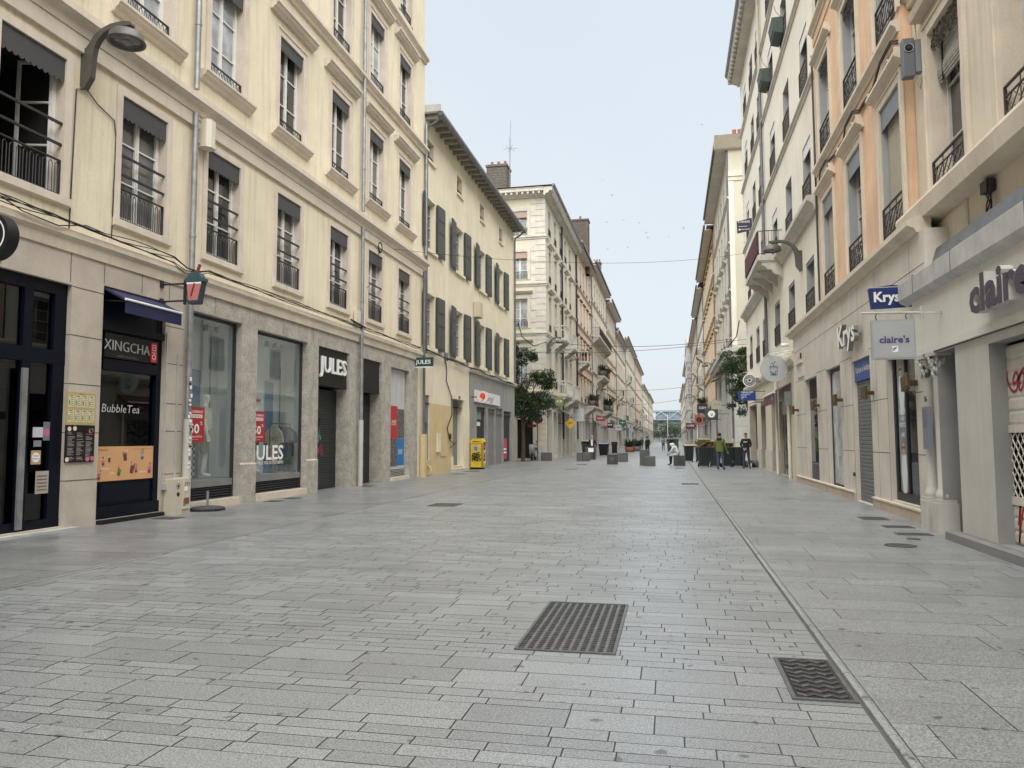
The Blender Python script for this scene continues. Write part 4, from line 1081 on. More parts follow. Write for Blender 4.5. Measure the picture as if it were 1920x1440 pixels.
def pedi(w):
    m = moulding(w+.72, [(0, 0), (.05, 0), (.07, .05), (.16, .09), (.20, .12), (.20, .18), (0, .2)], stoneT)
    for x in (-.30, .30): m.tube([(x, .05, .2), (x*1.05, .05, .34), (x*.5, .05, .46), (0, .05, .49)], .03, stoneT, 6)
    m.prism([(-.24, .22), (.24, .22), (.2, .38), (0, .42), (-.2, .38)], 0, .03, 'd', stoneT)
    for x in (-w/2-.30, w/2+.30): m.box(x-.03, x+.03, .05, .17, .2, .30, stoneT)
    return m
def sur2(w, h, y, b, t, m_): return None
wo = lambda h_, **k: window(WO, h_, .2, whiteg, glassD, 4, sur=(.20, .04, stoneT, 1), hood=trans(pedi(WO), h_+.24), **k)
woA = wo(2.86, roller=(rollB, 1.0), val=(.45, valB, False), rl=(.75, 'criss', .02, ironB)); woB = wo(2.86, val=(.45, valB, False), rl=(.75, 'criss', .02, ironB)); woC = wo(2.54, rl=(.75, 'criss', .02, ironB)); woD = wo(2.45, rl=(.75, 'criss', .02, ironB))
lo = T('lambrequin', lace(WO, 2.2, 2.5, -.03))
for i, c in enumerate(cO):
    inst((woA, woB, woA)[i], O, (XO, c+WO/2, 5.42), ROT['R'])
    o = inst(woC, O, (XO, c+WO/2, 9.66), ROT['R']); inst(lo, o, None, local=True)
    inst(woD, O, (XO, c+WO/2, 13.95), ROT['R'])
m = MB(fO)
for a, b in ((0, .0), (.05, .035)): m.tube([(15.1, .07, 8.95+a)]+[(u, .10 if any(abs(u-(c+WO/2)) < .75 for c in cO) else .05, 8.92+a-.02*math.sin(u*2)+(.17 if any(abs(u-(c+WO/2)) < .6 for c in cO) else 0)) for u in [15.4+i*.4 for i in range(20)]]+[(23.4, .06, 8.7)], .02, cableM, 5)
solo(m, 'facade_cable', 'pair of dark cables running across the orange wall over the window pediments', 'cables')
# stone shopfront, plane X = 4.2 -> d = .2
dK = .2
m = MB(fO)
hK = [(23.62, 25.6, .16, 3.32, .15), (20.42, 22.2, .16, 3.34, .15), (17.5, 19.12, .02, 3.26, .15), (14.45, 16.2, .26, 3.04, .15)]
fQ = frR(XO-.19)
m.wall(13.66, 27.52, 0, 4.98, hK, dK, panelK, .32, panelK)
for a, b in ((13.7, 14.45), (16.2, 17.5), (19.12, 20.42), (22.2, 23.62), (25.6, 27.52)): jointlines(m, a, b, 0, 0, (1.17, 2.25, 3.38) if a > 16 else (1.17, 2.25), (), dK+.002)
jointlines(m, 13.7, 27.52, 0, 0, (4.40,), [(a, 3.4, 4.95) for a in (14.5, 16.9, 18.4, 20.0, 22.8, 25.2)]+[(a, 0, 3.38) for a in (14.45-.01, 16.21, 19.13, 22.21, 25.61)]+[(17.0, 0, 3.38), (19.8, 0, 3.38), (23.0, 0, 3.38), (26.6, 0, 3.38)], dK+.002)
m.face([(27.52, 0, 0), (27.52, dK, 0), (27.52, dK, 5), (27.52, 0, 5)], panelK); m.face([(13.66, -.2, 0), (13.66, dK, 0), (13.66, dK, 4.98), (13.66, -.2, 4.98)], panelK); m.box(13.67, 15.12, -.19, dK-.01, 3.1, 4.97, panelK)
part(m, 'shopfront_wall', O, recalc=False)
m = MB(fO)
for a, b in ((13.66, 17.46), (19.16, 27.55)): m.box(a, b, dK-.05, dK+.05, 0, .19, plinth); m.box(a, b, dK-.05, dK+.07, .19, .225, stoneT)
part(m, 'plinth', O)
m = MB(fO); m.prism([(0, 4.98), (dK+.04, 4.98), (dK+.08, 5.06), (dK+.19, 5.10), (dK+.19, 5.20), (dK, 5.26), (0, 5.27)], 13.9, 28.3, 'u', stoneT); part(m, 'ledge', O)
m = MB(fQ)
m.box(23.62, 25.6, -.19, -.13, .16, 3.32, iron); m.box(23.8, 25.5, -.125, -.115, .75, 2.7, glassK); louvers(m, 23.7, 25.5, -.10, .2, .72, zincM); louvers(m, 23.7, 25.5, -.10, 2.72, 3.28, iron)
m.box(20.42, 20.5, -.15, -.1, .16, 3.34, iron); m.box(22.12, 22.2, -.15, -.1, .16, 3.34, iron); m.box(20.5, 22.12, -.15, -.1, .16, .26, iron); m.box(20.5, 22.12, -.15, -.1, 3.24, 3.34, iron); m.box(20.5, 22.12, -.14, -.12, .26, 3.24, glassB)
m.box(14.45, 14.52, -.15, -.09, .26, 3.04, iron); m.box(16.1, 16.2, -.15, -.09, .26, 3.04, iron); m.box(14.5, 16.1, -.15, -.09, .26, .42, iron); m.box(15.4, 15.45, -.15, -.09, .4, 3.04, iron); m.box(14.5, 16.1, -.14, -.12, .42, 3.04, glassK)
wsh = part(m, 'shopfront', O)
m = MB(fQ)
m.face([(14.4, -.9, .2), (16.3, -.9, .2), (16.3, -.9, 3.1), (14.4, -.9, 3.1)], room); m.face([(14.4, -.2, .25), (16.3, -.2, .25), (16.3, -.9, .25), (14.4, -.9, .25)], flat('display_grey', (.3, .3, .3)))
for z in (.9, 1.5): m.box(14.5, 15.4, -.6, -.3, z, z+.03, iron)
part(m, 'shop_interior', O, recalc=False)
# tall poster: two portraits
m = MB(fQ)
pb = mat('portrait_ground', (.16, .22, .26), .5, .4, 2); m.box(15.46, 15.98, -.118, -.112, .45, 3.0, pb)
sk2 = flat('portrait_skin', (.45, .28, .20)); sw = flat('portrait_shirt', (.6, .62, .62)); hr = flat('portrait_hair', (.28, .16, .09))
for zc, fl in ((2.75, 0), (1.25, 1)):
    m.prism([(15.72+.13*math.cos(k*.5), zc+.02+.19*math.sin(k*.5)) for k in range(13)], -.111, -.110, 'd', hr); m.prism([(15.60, zc-.1), (15.84, zc-.1), (15.90, zc-.45), (15.82, zc-.85), (15.62, zc-.85), (15.54, zc-.45)], -.1095, -.1085, 'd', sw)
    m.prism([(15.72+.085*math.cos(k*.5), zc+.13*math.sin(k*.5)) for k in range(13)], -.108, -.107, 'd', sk2)
    for s_ in (-1, 1): m.prism([(15.72+s_*.045+.036*math.cos(k*.7), zc+.03+.03*math.sin(k*.7)) for k in range(9)], -.1065, -.106, 'd', black)
m.text('SANTÉ', 15.72, -.110, 1.92, .09, txtW, -1, .001, .01, width=.40); m.text('CHEZ', 15.72, -.110, 1.80, .07, txtW, -1, .001, .01); m.text('KRYS', 15.72, -.110, 1.67, .09, txtW, -1, .001, .012, width=.36); m.text('49€', 15.72, -.110, 1.48, .09, txtW, -1, .001, .008)
part(m, 'portrait_poster', wsh)
m = MB(fQ); rollershutter(m, 17.5, 19.12, -.10, .03, 2.78, rollG, .085); part(m, 'roller_shutter', O, recalc=False)
m = MB(fQ); m.box(17.5, 19.12, -.14, -.04, 2.78, 3.26, flat('sign_blue', (.035, .085, .27))); bs_ = part(m, 'fascia', O)
m = MB(fQ); m.text('Optique et Audition', 18.3, -.038, 2.97, .15, txtW, -1, .004, -.005, width=1.35, slant=-.2); part(m, 'lettering', bs_)
m = MB(fO); m.box(19.0, 19.12, -.10, .0, .5, .9, zincL); m.disc(19.2, .62, .045, dK+.0, dK+.04, iron, 12); part(m, 'lock_box', O)
# big white letters, blue blade sign
fK = frR(4.2)
lt_ = MB(fK); lt_.text('Krys', 18.83, .08, 3.66, .50, flat('letter_side_shade', (.20, .195, .18)), -1, .10, .02, width=1.75); lt_.text('Krys', 18.83, .181, 3.66, .50, txtW, -1, .004, .02, width=1.75)  # dark grey side colour paints in the shaded sides of white letters
for u in (18.2, 19.4): lt_.box(u, u+.03, 0, .1, 3.8, 3.83, iron)
solo(lt_, 'wall_letters', 'raised white letters of the opticians mounted on the pale stone', 'sign')
kb = thing('blade_sign', 'dark blue optician blade sign with flared top behind the canopy corner', 'sign', (3.9, 14.2, 3.7))
fS2 = frS(14.2)
m = MB(fS2); m.prism([(3.47, 3.72), (4.12, 3.74), (4.12, 4.09), (3.80, 4.13), (3.455, 4.09), (3.43, 4.07)], -.05, .05, 'd', flat('krys_blue', (.005, .018, .12))); m.box(3.43, 4.12, -.053, .053, 4.085, 4.10, zincL); m.box(4.12, 4.2, -.03, .03, 3.85, 3.95, iron); part(m, 'panel', kb)
m = MB(fS2); m.text('Krys', 3.715, .051, 3.84, .17, txtW, 1, .012, .03, width=.42); part(m, 'lettering', kb)
m = MB(fK)
m.box(25.72, 26.9, .002, .035, 3.48, 4.30, panelK); m.box(25.7, 26.95, .035, .09, 3.92, 3.99, stoneT); m.text('MAX', 26.4, .036, 4.05, .12, stoneG, -1, .006); m.text('Gentleman', 26.3, .036, 3.68, .16, stoneG, -1, .008, 0, width=.95, slant=-.2); m.box(25.85, 25.95, .036, .08, 4.06, 4.24, iron)
solo(m, 'stone_plaque', 'small carved stone plaque above the left grille of the pale stone shop', 'plaque')
lmp = MB(); lmp.box(-.17, .17, .16, .22, -.10, .14, copper); lmp.box(-.05, .05, 0, .16, -.04, .04, copper); lmp.prism([(-.17, -.14), (.05, -.14), (.17, -.10), (-.17, -.10)], .165, .215, 'd', copper)
lme = lmp.data('wall_lamp', bevel=.006)
for i, (u, t_) in enumerate(((27.0, 'farthest of the five bronze wall lamps, beside the cream shop'), (23.3, 'bronze wall lamp between the louvred grille and the slim window'), (20.25, 'bronze wall lamp just left of the grey roller shutter'), (17.25, 'bronze wall lamp between the roller shutter and the portrait poster'), (14.35, 'bronze wall lamp hanging crooked, nearest the hanging sign'))):
    o = bpy.data.objects.new('wall_lamp', lme); C.objects.link(o); o.location = (4.2, u, 2.42); o.rotation_euler = (0, RD(14) if i == 4 else 0, ROT['R']); tag(o, t_, 'wall lamp', 'bronze wall lamps on the stone shopfront')

# ================================================================ IVORY BUILDING (E)
XE = 4.4
fE = frR(XE)
E_ = thing('building', 'tall ivory building with balconies, green planter boxes and a deep bracketed cornice', 'building', (XE, 34.7, 0))
cE = [24.5, 28.3, 32.15, 36.55, 39.5, 42.9]; WE = [1.4, 1.4, 1.45, 1.4, 1.35, 1.25]
rows = [(5.34, 7.16), (8.95, 10.98), (12.72, 14.66), (16.35, 18.15), (19.85, 21.4)]
he = [(c, c+w_, a, b) for c, w_ in zip(cE, WE) for a, b in rows]
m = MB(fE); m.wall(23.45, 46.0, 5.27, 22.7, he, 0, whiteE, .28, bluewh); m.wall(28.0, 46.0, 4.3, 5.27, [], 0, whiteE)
part(m, 'wall', E_, recalc=False)
shell(fE, 23.45, 46.0, 13, 22.7, 25.5, whiteE, tile, E_)
m = MB(fE)
cornice(m, 23.4, 46.3, 22.7, stoneG, 1.25)
for i in range(46): u = 23.6+i*.5; m.box(u, u+.16, .42, .68, 22.88, 23.04, stoneG)
m.prism([(.74, 23.3), (.78, 23.3), (.86, 23.45), (.74, 23.45)], 23.4, 46.3, 'u', zincM)
part(m, 'cornice', E_)
for z, h_, o_ in ((8.72, .42, .34), (12.5, .18, .12), (16.12, .18, .12), (19.5, .18, .12)):
    m = MB(fE); ledge(m, 23.5, 46.05 if z > 9 else 45.95, z, stoneG, o_, h_); part(m, 'ledge', E_)
wv = [window(1.4, b-a, .22, whiteg, glassD if k % 2 else glassC, 4, val=(.34, valW, True, -.02) if k else (.12, valB, False, -.01), rl=(.80, 'scroll', .03, ironB)) for k, (a, b) in enumerate(rows)]
wn = [window(1.4, b-a, .22, whiteg, glassD, 4, rl=(.80, 'scroll', .03, ironB)) for k, (a, b) in enumerate(rows)]
q = random.Random(4)
for i, (c, w_) in enumerate(zip(cE, WE)):
    for k, (a, b) in enumerate(rows):
        o = inst(wv[k] if q.random() < .7 or k == 0 else wn[k], E_, (XE, c+w_/2, a), ROT['R']); o.scale = (w_/1.4, 1, 1)
m = MB(fE); pipe(m, 35.72, .12, 4.3, 8.3, .07, zincM); pipe(m, 35.72, .12, 8.8, 18, .07, zincM); pipe(m, 35.72, .12, 18, 22.7, .07, flat('pipe_cream', (.5, .46, .38))); part(m, 'drainpipe', E_)
m = MB(fE); pipe(m, 23.5, .06, 5.3, 13, .03, ironB, False); part(m, 'drainpipe', E_)
m = MB(fE)
for i in range(38): z = .4+i*.42; m.box(45.55, 46.0, .002, .03, z, z+.36, whiteE)
part(m, 'quoin', E_)
bt_ = balcony(5.0, .95, stoneG, ironB, h=.98, corb=4, th=.22, rstyle='scroll')
o = inst(bt_, E_, (XE, 33.4, 8.72), ROT['R'])
m = MB(fE); m.box(30.95, 35.85, .955, .97, 8.82, 9.66, mat('balcony_screen', (.075, .018, .028), .8, .1, 4)); part(m, 'privacy_screen', E_)
bt_ = balcony(4.4, .6, stoneG, ironB, h=.9, corb=2, th=.2)
# ground floor of E
m = MB(fE)
hE = [(30.2, 32.9, .02, 3.0, .25), (33.9, 35.4, .02, 3.1, .32), (37.6, 39.4, .02, 3.1, .32), (41.3, 45.1, .02, 3.3, .4)]
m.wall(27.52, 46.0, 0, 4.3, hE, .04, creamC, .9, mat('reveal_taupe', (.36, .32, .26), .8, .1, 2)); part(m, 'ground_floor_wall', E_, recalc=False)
m = MB(fE)
for a, b in ((33.0, 33.88), (35.42, 37.58), (39.42, 41.28)): m.box(a, b, .042, .10, 0, .95, stoneG)
m.prism([(.04, 4.12), (.16, 4.14), (.26, 4.30), (.26, 4.40), (0, 4.46)], 28.0, 46.1, 'u', stoneT); part(m, 'ledge', E_)
m = MB(fE)
m.box(41.3, 45.1, -.36, -.3, 0, 3.3, black); m.box(37.6, 39.4, -.28, -.22, 0, 3.1, iron); m.box(33.9, 35.4, -.28, -.22, 0, 3.1, greyDk); m.box(38.4, 38.45, -.22, -.19, 0, 3.1, zincM); part(m, 'door', E_)
m = MB(fE); m.box(27.55, 28.0, .04, .16, 0, 5.0, mat('corner_cream', (.60, .58, .44), .85, .1, 2)); pipe(m, 29.85, .12, .0, 2.9, .06, MATS['corner_cream']); pipe(m, 32.98, .14, 0, 4, .06, whiteE); part(m, 'pilaster', E_)
m = MB(fE); rollershutter(m, 30.2, 32.85, -.12, .03, 2.45, mat('shutter_verdigris', (.21, .27, .25), .6, .5, 2.5, fine=.5, fs=6), .12)
for k in range(5): m.tube([(30.25+k*.63, -.10, .05), (30.25+k*.63, -.10, 2.42)], .014, iron, 4)
m.box(30.2, 32.9, -.15, -.08, 2.45, 3.0, greySh)
for k in range(6): scribble(m, 31.5, -.095, .2+k*.36, 2.0, .34, [txtK, flat('graffiti_maroon', (.2, .05, .07))][k % 2], 60+k, .02, 30, 5)
rs_ = part(m, 'roller_shutter', E_, recalc=False)
m = MB(fE); m.prism([(.05, 3.55), (.62, 3.22), (.62, 3.18), (.05, 3.5)], 29.5, 32.9, 'u', flat('awning_maroon', (.12, .045, .065))); m.tube([(29.5, .64, 3.2), (32.9, .64, 3.2)], .04, txtW, 8); m.face([(29.5, .63, 3.17), (32.9, .63, 3.17), (32.9, .63, 2.78), (29.5, .63, 2.78)], MATS['awning_maroon']); m.box(29.4, 29.5, .05, .3, 2.7, 3.2, greyDk)
m.text('bulle', 30.3, .632, 2.95, .12, txtW, -1, .003)
part(m, 'awning', E_)
m = MB(fE)
m.box(28.1, 28.6, .05, .16, 4.55, 4.60, txtW)
for k in range(3): m.tube([(28.4+k*1.2, .05, 4.75), (28.4+k*1.2, .85, 4.62), (28.4+k*1.2, .05, 4.5)], .022, txtW, 5)
m.tube([(28.4, .8, 4.63), (31.6, .8, 4.63)], .02, txtW, 5); m.tube([(28.4, .4, 4.66), (31.6, .4, 4.66)], .02, txtW, 5); m.lathe([(0, 0), (.14, 0), (.14, .12), (0, .12)], (28.9, .3, 4.8), txtW, 12)
solo(m, 'awning_bracket', 'white metal bracket frame above the round bubble tea sign', 'bracket')
# signs on E
s_ = thing('round_sign', 'large round white sign with a bubble tea cup and two green leaves', 'sign', (4.0, 29.5, 4.0))
f_ = frS(29.5); m = MB(f_); m.disc(3.76, 4.06, .49, -.06, .06, flat('sign_pale', (.42, .435, .445)), 40); m.box(4.1, 4.4, -.02, .02, 4.16, 4.19, txtW); m.box(4.1, 4.4, -.02, .02, 3.9, 3.93, txtW); part(m, 'disc', s_)
m = MB(f_); nv = flat('sign_navy', (.03, .035, .08)); X, Z = 3.75, 4.02
for a, b, c, e in ((-.15, .12, .15, .14), (-.16, .07, .16, .085), (-.115, -.21, .115, -.19)): m.box(X+a, X+c, .061, .064, Z+b, Z+e, nv)
for s2_ in (-1, 1): m.prism([(X+s2_*.135, Z+.07), (X+s2_*.12, Z+.07), (X+s2_*.10, Z-.2), (X+s2_*.115, Z-.2)], .061, .064, 'd', nv)
for x, z in ((-.07, -.09), (0, -.12), (.07, -.06), (-.05, -.16), (.05, -.155), (.0, -.17)): m.disc(X+x, Z+z, .025, .061, .064, nv, 10)
m.box(X-.012, X+.012, .061, .064, Z+.14, Z+.22, nv)
m.prism([(X, Z+.22), (X-.07, Z+.27), (X-.10, Z+.25), (X-.06, Z+.21)], .061, .064, 'd', flat('leaf_green', (.16, .28, .04))); m.prism([(X, Z+.23), (X+.01, Z+.31), (X+.06, Z+.34), (X+.07, Z+.27)], .061, .064, 'd', MATS['leaf_green']); part(m, 'cup_emblem', s_)
s_ = thing('round_sign', 'small round black and white wheel sign above the blue sign', 'sign', (4.0, 38, 4.0))
f_ = frS(38); m = MB(f_); m.disc(3.71, 4.28, .31, -.05, .05, txtW, 32); m.disc(3.71, 4.28, .26, .05, .055, black, 32); m.box(3.98, 4.4, -.02, .1, 4.15, 4.4, greyDk); part(m, 'disc', s_)
m = MB(f_); m.ring(3.71, 4.28, .06, .09, .057, txtW)
for k in range(16): a = k*math.pi/8; m.tube([(3.71+.09*math.cos(a), .058, 4.28+.09*math.sin(a)), (3.71+.22*math.cos(a+.2), .058, 4.28+.22*math.sin(a+.2))], .009, txtW, 4)
m.ring(3.71, 4.28, .21, .225, .057, txtW); part(m, 'wheel_emblem', s_)
s_ = thing('blade_sign', 'blue rectangular bar sign with white lines of text in front of the tree', 'sign', (4.0, 37.5, 3.2))
f_ = frS(37.5); m = MB(f_); m.box(3.13, 3.92, -.04, .04, 3.28, 3.75, flat('cinq_blue', (.01, .04, .20))); m.box(3.92, 4.4, -.015, .015, 3.70, 3.73, iron); m.box(3.92, 4.4, -.015, .015, 3.30, 3.33, iron); part(m, 'panel', s_)
m = MB(f_); m.text('CINQ SET', 3.55, .041, 3.64, .075, txtW, 1, .003, .012, width=.56)
for k, t_ in enumerate(('CORDONNERIE', 'GRAVURE', 'TAMPON', 'CLE')): m.text(t_, 3.25, .041, 3.56-k*.07, .042, txtW, 1, .002, .008, align='l')
part(m, 'lettering', s_)
s_ = thing('estate_agent_sign', 'dark A VENDRE board fixed to a high window railing', 'sign', (4.0, 41, 12.2))
f_ = frS(41); m = MB(f_); m.prism([(3.58, 12.3), (4.36, 12.45), (4.34, 13.1), (3.56, 12.95)], -.02, .02, 'd', flat('agent_navy', (.03, .03, .05))); part(m, 'panel', s_)
m = MB(f_); m.text('A VENDRE', 3.93, .021, 12.86, .11, txtW, 1, .002, .01, width=.6); m.box(3.66, 4.1, .021, .023, 12.66, 12.68, txtW); m.text('IMMOBILIER', 4.0, .021, 12.47, .07, txtW, 1, .002, 0, width=.5); m.disc(3.70, 12.5, .045, .021, .023, txtW, 14); part(m, 'lettering', s_)
for i, (Y_, z0_) in enumerate(((29.2, 16.55), (33.2, 16.55))):
    m = MB(fE); gb = mat('planter_green', (.045, .07, .055), .6, .2, 5); m.prism([(.10, z0_), (.38, z0_+.08), (.44, z0_+.55), (.46, z0_+.62), (.06, z0_+.62), (.06, z0_)], Y_-.55, Y_+.55, 'u', gb); m.box(Y_-.4, Y_+.4, .36, .42, z0_+.2, z0_+.4, gb)
    m.tube([(Y_-.4, .05, z0_+.6), (Y_-.42, .3, z0_+.9), (Y_-.45, .35, z0_+1.1)], .01, foliM, 4)
    solo(m, 'window_planter', ['green planter box hung on the upper ivory window, nearer one', 'green planter box hung on the upper ivory window beside the drainpipe'][i], 'planter', 'green planter boxes on the ivory building')
# ================================================================ FARTHER BUILDINGS
_wc = {}
def wproto(w, h, style):
    k = (round(w, 2), round(h, 2), style)
    if k in _wc: return _wc[k]
    st = {
     'plain': dict(fm=white, gm=glassD, panes=3, rl=(.5, 'bars', .03), sur=(.15, .03, stoneG)),
     'hood':  dict(fm=white, gm=glassD, panes=3, rl=(.5, 'bars', .03), sur=(.17, .05, stoneG), hood=trans(moulding(w+.75, [(0, 0), (.10, 0), (.14, .08), (.28, .16), (.28, .24), (0, .28)], stoneG), h+.3)),
     'val':   dict(fm=white, gm=glassD, panes=3, val=(.35, valG, False), rl=(.4, 'bars', .03), sur=(.15, .04, stoneG)),
     'rosy':  dict(fm=white, gm=glassB, panes=3, val=(.45, valR, True, -.02), rl=(.6, 'scroll', .05), sur=(.22, .04, stoneG)),
     'rosyh': dict(fm=white, gm=glassB, panes=3, rl=(.55, 'scroll', .05), sur=(.22, .04, stoneG), hood=trans(moulding(w+.8, HOODP, stoneG), h+.35)),
     'roll':  dict(fm=white, gm=glassD, panes=3, roller=(rollB, .4), rl=(.5, 'bars', .03), sur=(.15, .03, stoneT)),
     'stone': dict(fm=whiteg, gm=glassD, panes=3, sur=(.22, .10, stoneG), sill=moulding(w+.5, SILLP, stoneG)),
     'warm':  dict(fm=whiteg, gm=glassD, panes=3, rl=(.45, 'bars', .03), sur=(.18, .06, stoneT), hood=trans(moulding(w+.6, [(0, 0), (.2, .05), (.2, .15), (0, .2)], mat('brown_trim', (.20, .13, .08), .8, .1, 3)), h+.22)),
    }[style]
    _wc[k] = window(w, h, .22, **st)
    return _wc[k]
SHOPC = [flat('fascia_%d' % i, c) for i, c in enumerate([(.05, .05, .055), (.30, .28, .24), (.10, .025, .03), (.35, .33, .28), (.03, .06, .05), (.42, .40, .36), (.12, .11, .10), (.05, .07, .13)])]
def shops(b, fr, u0, u1, h, seed, wallm, d=.02):
    q = random.Random(seed); u = u0+.35; hs = []
    while u < u1-1.6:
        w_ = q.uniform(1.5, 2.5); hs.append((u, min(u+w_, u1-.3), .25 if q.random() < .5 else .03, h-1.05-q.random()*.3, .4)); u += w_+q.uniform(.5, .8)
    m = MB(fr); m.wall(u0, u1, 0, h, hs, d, wallm, .4, wallm); part(m, 'ground_floor_wall', b, recalc=False)
    m = MB(fr)
    for a, b_, c, e, r in hs:
        k = q.random(); mt = glassD if k < .5 else (rollG if k < .75 else rollDk)
        if mt in (rollG, rollDk): rollershutter(m, a, b_, d-.34, c, e, mt, .12)
        else: m.box(a, b_, d-.38, d-.33, c, e, mt); m.box(a, b_, d-.33, d-.30, c, c+.12, iron); m.box((a+b_)/2-.03, (a+b_)/2+.03, d-.33, d-.30, c, e, iron)
    part(m, 'shopfront', b, recalc=False)
    m = MB(fr); u = u0+.3
    while u < u1-2:
        w_ = q.uniform(2.6, 5.0); e = min(u+w_, u1-.2); k = q.random()
        if k < .6: m.box(u, e, d+.002, d+.08, h-.85, h-.25, SHOPC[q.randrange(8)])
        elif k < .8:
            m.prism([(d, h-.9), (d+.9, h-1.25), (d+.9, h-1.45), (d+.85, h-1.3), (d, h-1.0)], u, e, 'u', SHOPC[q.randrange(8)])
        u = e+q.uniform(.3, .8)
    if m.v: part(m, 'fascia', b)
def farb(label, side, X, u0, u1, zt, wallm, rows, ncol, ww, seed, gh=4.7, eave=1.0, roofm=None, ledges=True, bal=(), roofh=3, over=.8, corn=stoneG, mansard=0, gm=None, eavem=None):
    fr = (frL if side == 'L' else frR)(X); q = random.Random(seed)
    b = thing('building', label, 'building', (X, (u0+u1)/2, 0))
    cols_ = [u0+(u1-u0)*(i+.5)/ncol-ww/2 for i in range(ncol)]
    hs = [(c, c+ww, a, e) for c in cols_ for a, e, st in rows]
    m = MB(fr); m.wall(u0, u1, gh, zt, hs, 0, wallm, .22, stoneG); part(m, 'wall', b, recalc=False)
    shell(fr, u0, u1, 12, zt, zt+roofh, wallm, roofm or tile, b, over=over*.9)
    m = MB(fr); cornice(m, u0, u1, zt, eavem or corn, eave); m.prism([(over*.8, zt+.35*eave), (over, zt+.35*eave), (over, zt+.55*eave), (over*.8, zt+.55*eave)], u0, u1, 'u', zincM); part(m, 'cornice', b)
    for c in cols_:
        for a, e, st in rows: inst(wproto(ww, e-a, st), b, (X, c+ww/2, a), ROT[side])
    if ledges:
        m = MB(fr)
        for a, e, st in rows: ledge(m, u0, u1, a-.02, corn, .16, .22)
        part(m, 'ledge', b)
    if mansard:
        m = MB(fr); m.prism([(over*.7, zt+.5*eave), (-1.2, zt+mansard), (-6, zt+mansard+.6), (-6, zt)], u0, u1, 'u', slate)
        for c in cols_[::2]: m.box(c, c+1.1, -.9, .1, zt+.7, zt+2.1, slate); m.box(c+.15, c+.95, .1, .12, zt+.8, zt+1.9, white)
        part(m, 'mansard', b)
    for (uc, z, w_, dp, stn) in bal: inst(balcony(w_, dp, corn, iron, 'bars', 1.0, 2, .18, stn), b, (X, uc, z), ROT[side])
    shops(b, fr, u0, u1, gh, seed, gm or greySh)
    m = MB(fr); pipe(m, u0+.15, .10, 1.5, zt, .06, zincM, False); part(m, 'drainpipe', b)
    return b
def chimney(b, fr, u0, u1, d0, d1, z0, z1, m_, pots=3):
    m = MB(fr); m.box(u0, u1, d0, d1, z0, z1, m_); m.box(u0-.08, u1+.08, d0-.08, d1+.08, z1-.18, z1, m_)
    # courses standing proud
    z = z0
    while z < z1-.4:
        m.box(u0-.015, u1+.015, d0-.015, d1+.015, z, z+.10, m_); z += .22
    c = part(m, 'chimney', b)
    m = MB(fr)
    for i in range(pots): 
        t = (i+.5)/pots; m.lathe([(.13, 0), (.11, .45), (.14, .5), (.0, .5)], ((u0+u1)/2 if abs(d1-d0) > abs(u1-u0) else u0+(u1-u0)*t, d0+(d1-d0)*t if abs(d1-d0) > abs(u1-u0) else (d0+d1)/2, z1), terra, 8)
    part(m, 'chimney_pot', c)

# ---- C: pale corner building with quoins, its side wall faces the camera
XC = -8.85; YC = 54.0
fc = frL(XC); fs = frS(YC)
Cb = thing('building', 'pale corner building with grey quoins, stone balconies and a tall dark chimney', 'building', (XC, 62, 0))
rowsC = [(5.4, 8.3), (9.55, 12.15), (13.25, 15.6), (16.85, 18.75)]
nC = 6; uC0, uC1 = 54.0, 72.0
cc = [uC0+1.9+i*2.95 for i in range(nC)]
m = MB(fc); m.wall(uC0, uC1, 4.8, 19.3, [(c-.55, c+.55, a, b) for c in cc[:5] for a, b in rowsC], 0, creamC, .25, stoneG); part(m, 'wall', Cb, recalc=False)
for i, c in enumerate(cc[:5]):
    for k, (a, b) in enumerate(rowsC): inst(wproto(1.1, b-a, ('hood', 'hood', 'hood', 'plain')[k]), Cb, (XC, c, a), ROT['L'])
wsx = [XC-1.92, XC-6.3]
m = MB(fs); m.wall(XC-12, XC, 4.8, 19.3, [(x-.6, x+.6, a, b) for x in wsx for a, b in ((5.4, 8.2), (9.6, 11.8), (13.2, 15.3), (16.5, 18.35))], 0, creamC, .25, stoneG); part(m, 'wall', Cb, recalc=False)
for x in wsx:
    for k, (a, b) in enumerate(((5.4, 8.2), (9.6, 11.8), (13.2, 15.3), (16.5, 18.35))): inst(wproto(1.2, b-a, ('rosyh', 'rosyh', 'rosy', 'rosy')[k]), Cb, (x, YC, a), ROT['S'])
m = MB(fc)
for z in (9.3, 12.95, 16.45): ledge(m, uC0, uC1, z, stoneG, .14, .25)
ledge(m, uC0, uC1, 4.95, stoneG, .3, .4); part(m, 'ledge', Cb)
m = MB(fs)
for z in (9.3, 12.95, 16.45): ledge(m, XC-12, XC+.14, z, stoneG, .14, .25)
ledge(m, XC-12, XC+.3, 4.95, stoneG, .3, .4); part(m, 'ledge', Cb)
m = MB(fs)
z = 5.2; i = 0
while z < 19:
    L = 1.05 if i % 2 else .72; m.box(XC-L, XC+.035, .002, .035, z, z+.40, stoneG); z += .44; i += 1
part(m, 'quoin', Cb)
m = MB(fc); cornice(m, uC0-.6, uC1, 19.3, stoneG, 1.2)
for i in range(44): u = uC0+.1+i*.41; m.box(u, u+.14, .30, .62, 19.46, 19.62, stoneG)
m.prism([(.66, 19.9), (.80, 19.9), (.84, 20.06), (.66, 20.06)], uC0-.7, uC1, 'u', zincM); part(m, 'cornice', Cb)
m = MB(fs); cornice(m, XC-12, XC+.0, 19.3, stoneG, 1.2)
for i in range(28): u = XC-.4-i*.41; m.box(u, u+.14, .30, .62, 19.46, 19.62, stoneG)
part(m, 'cornice', Cb)
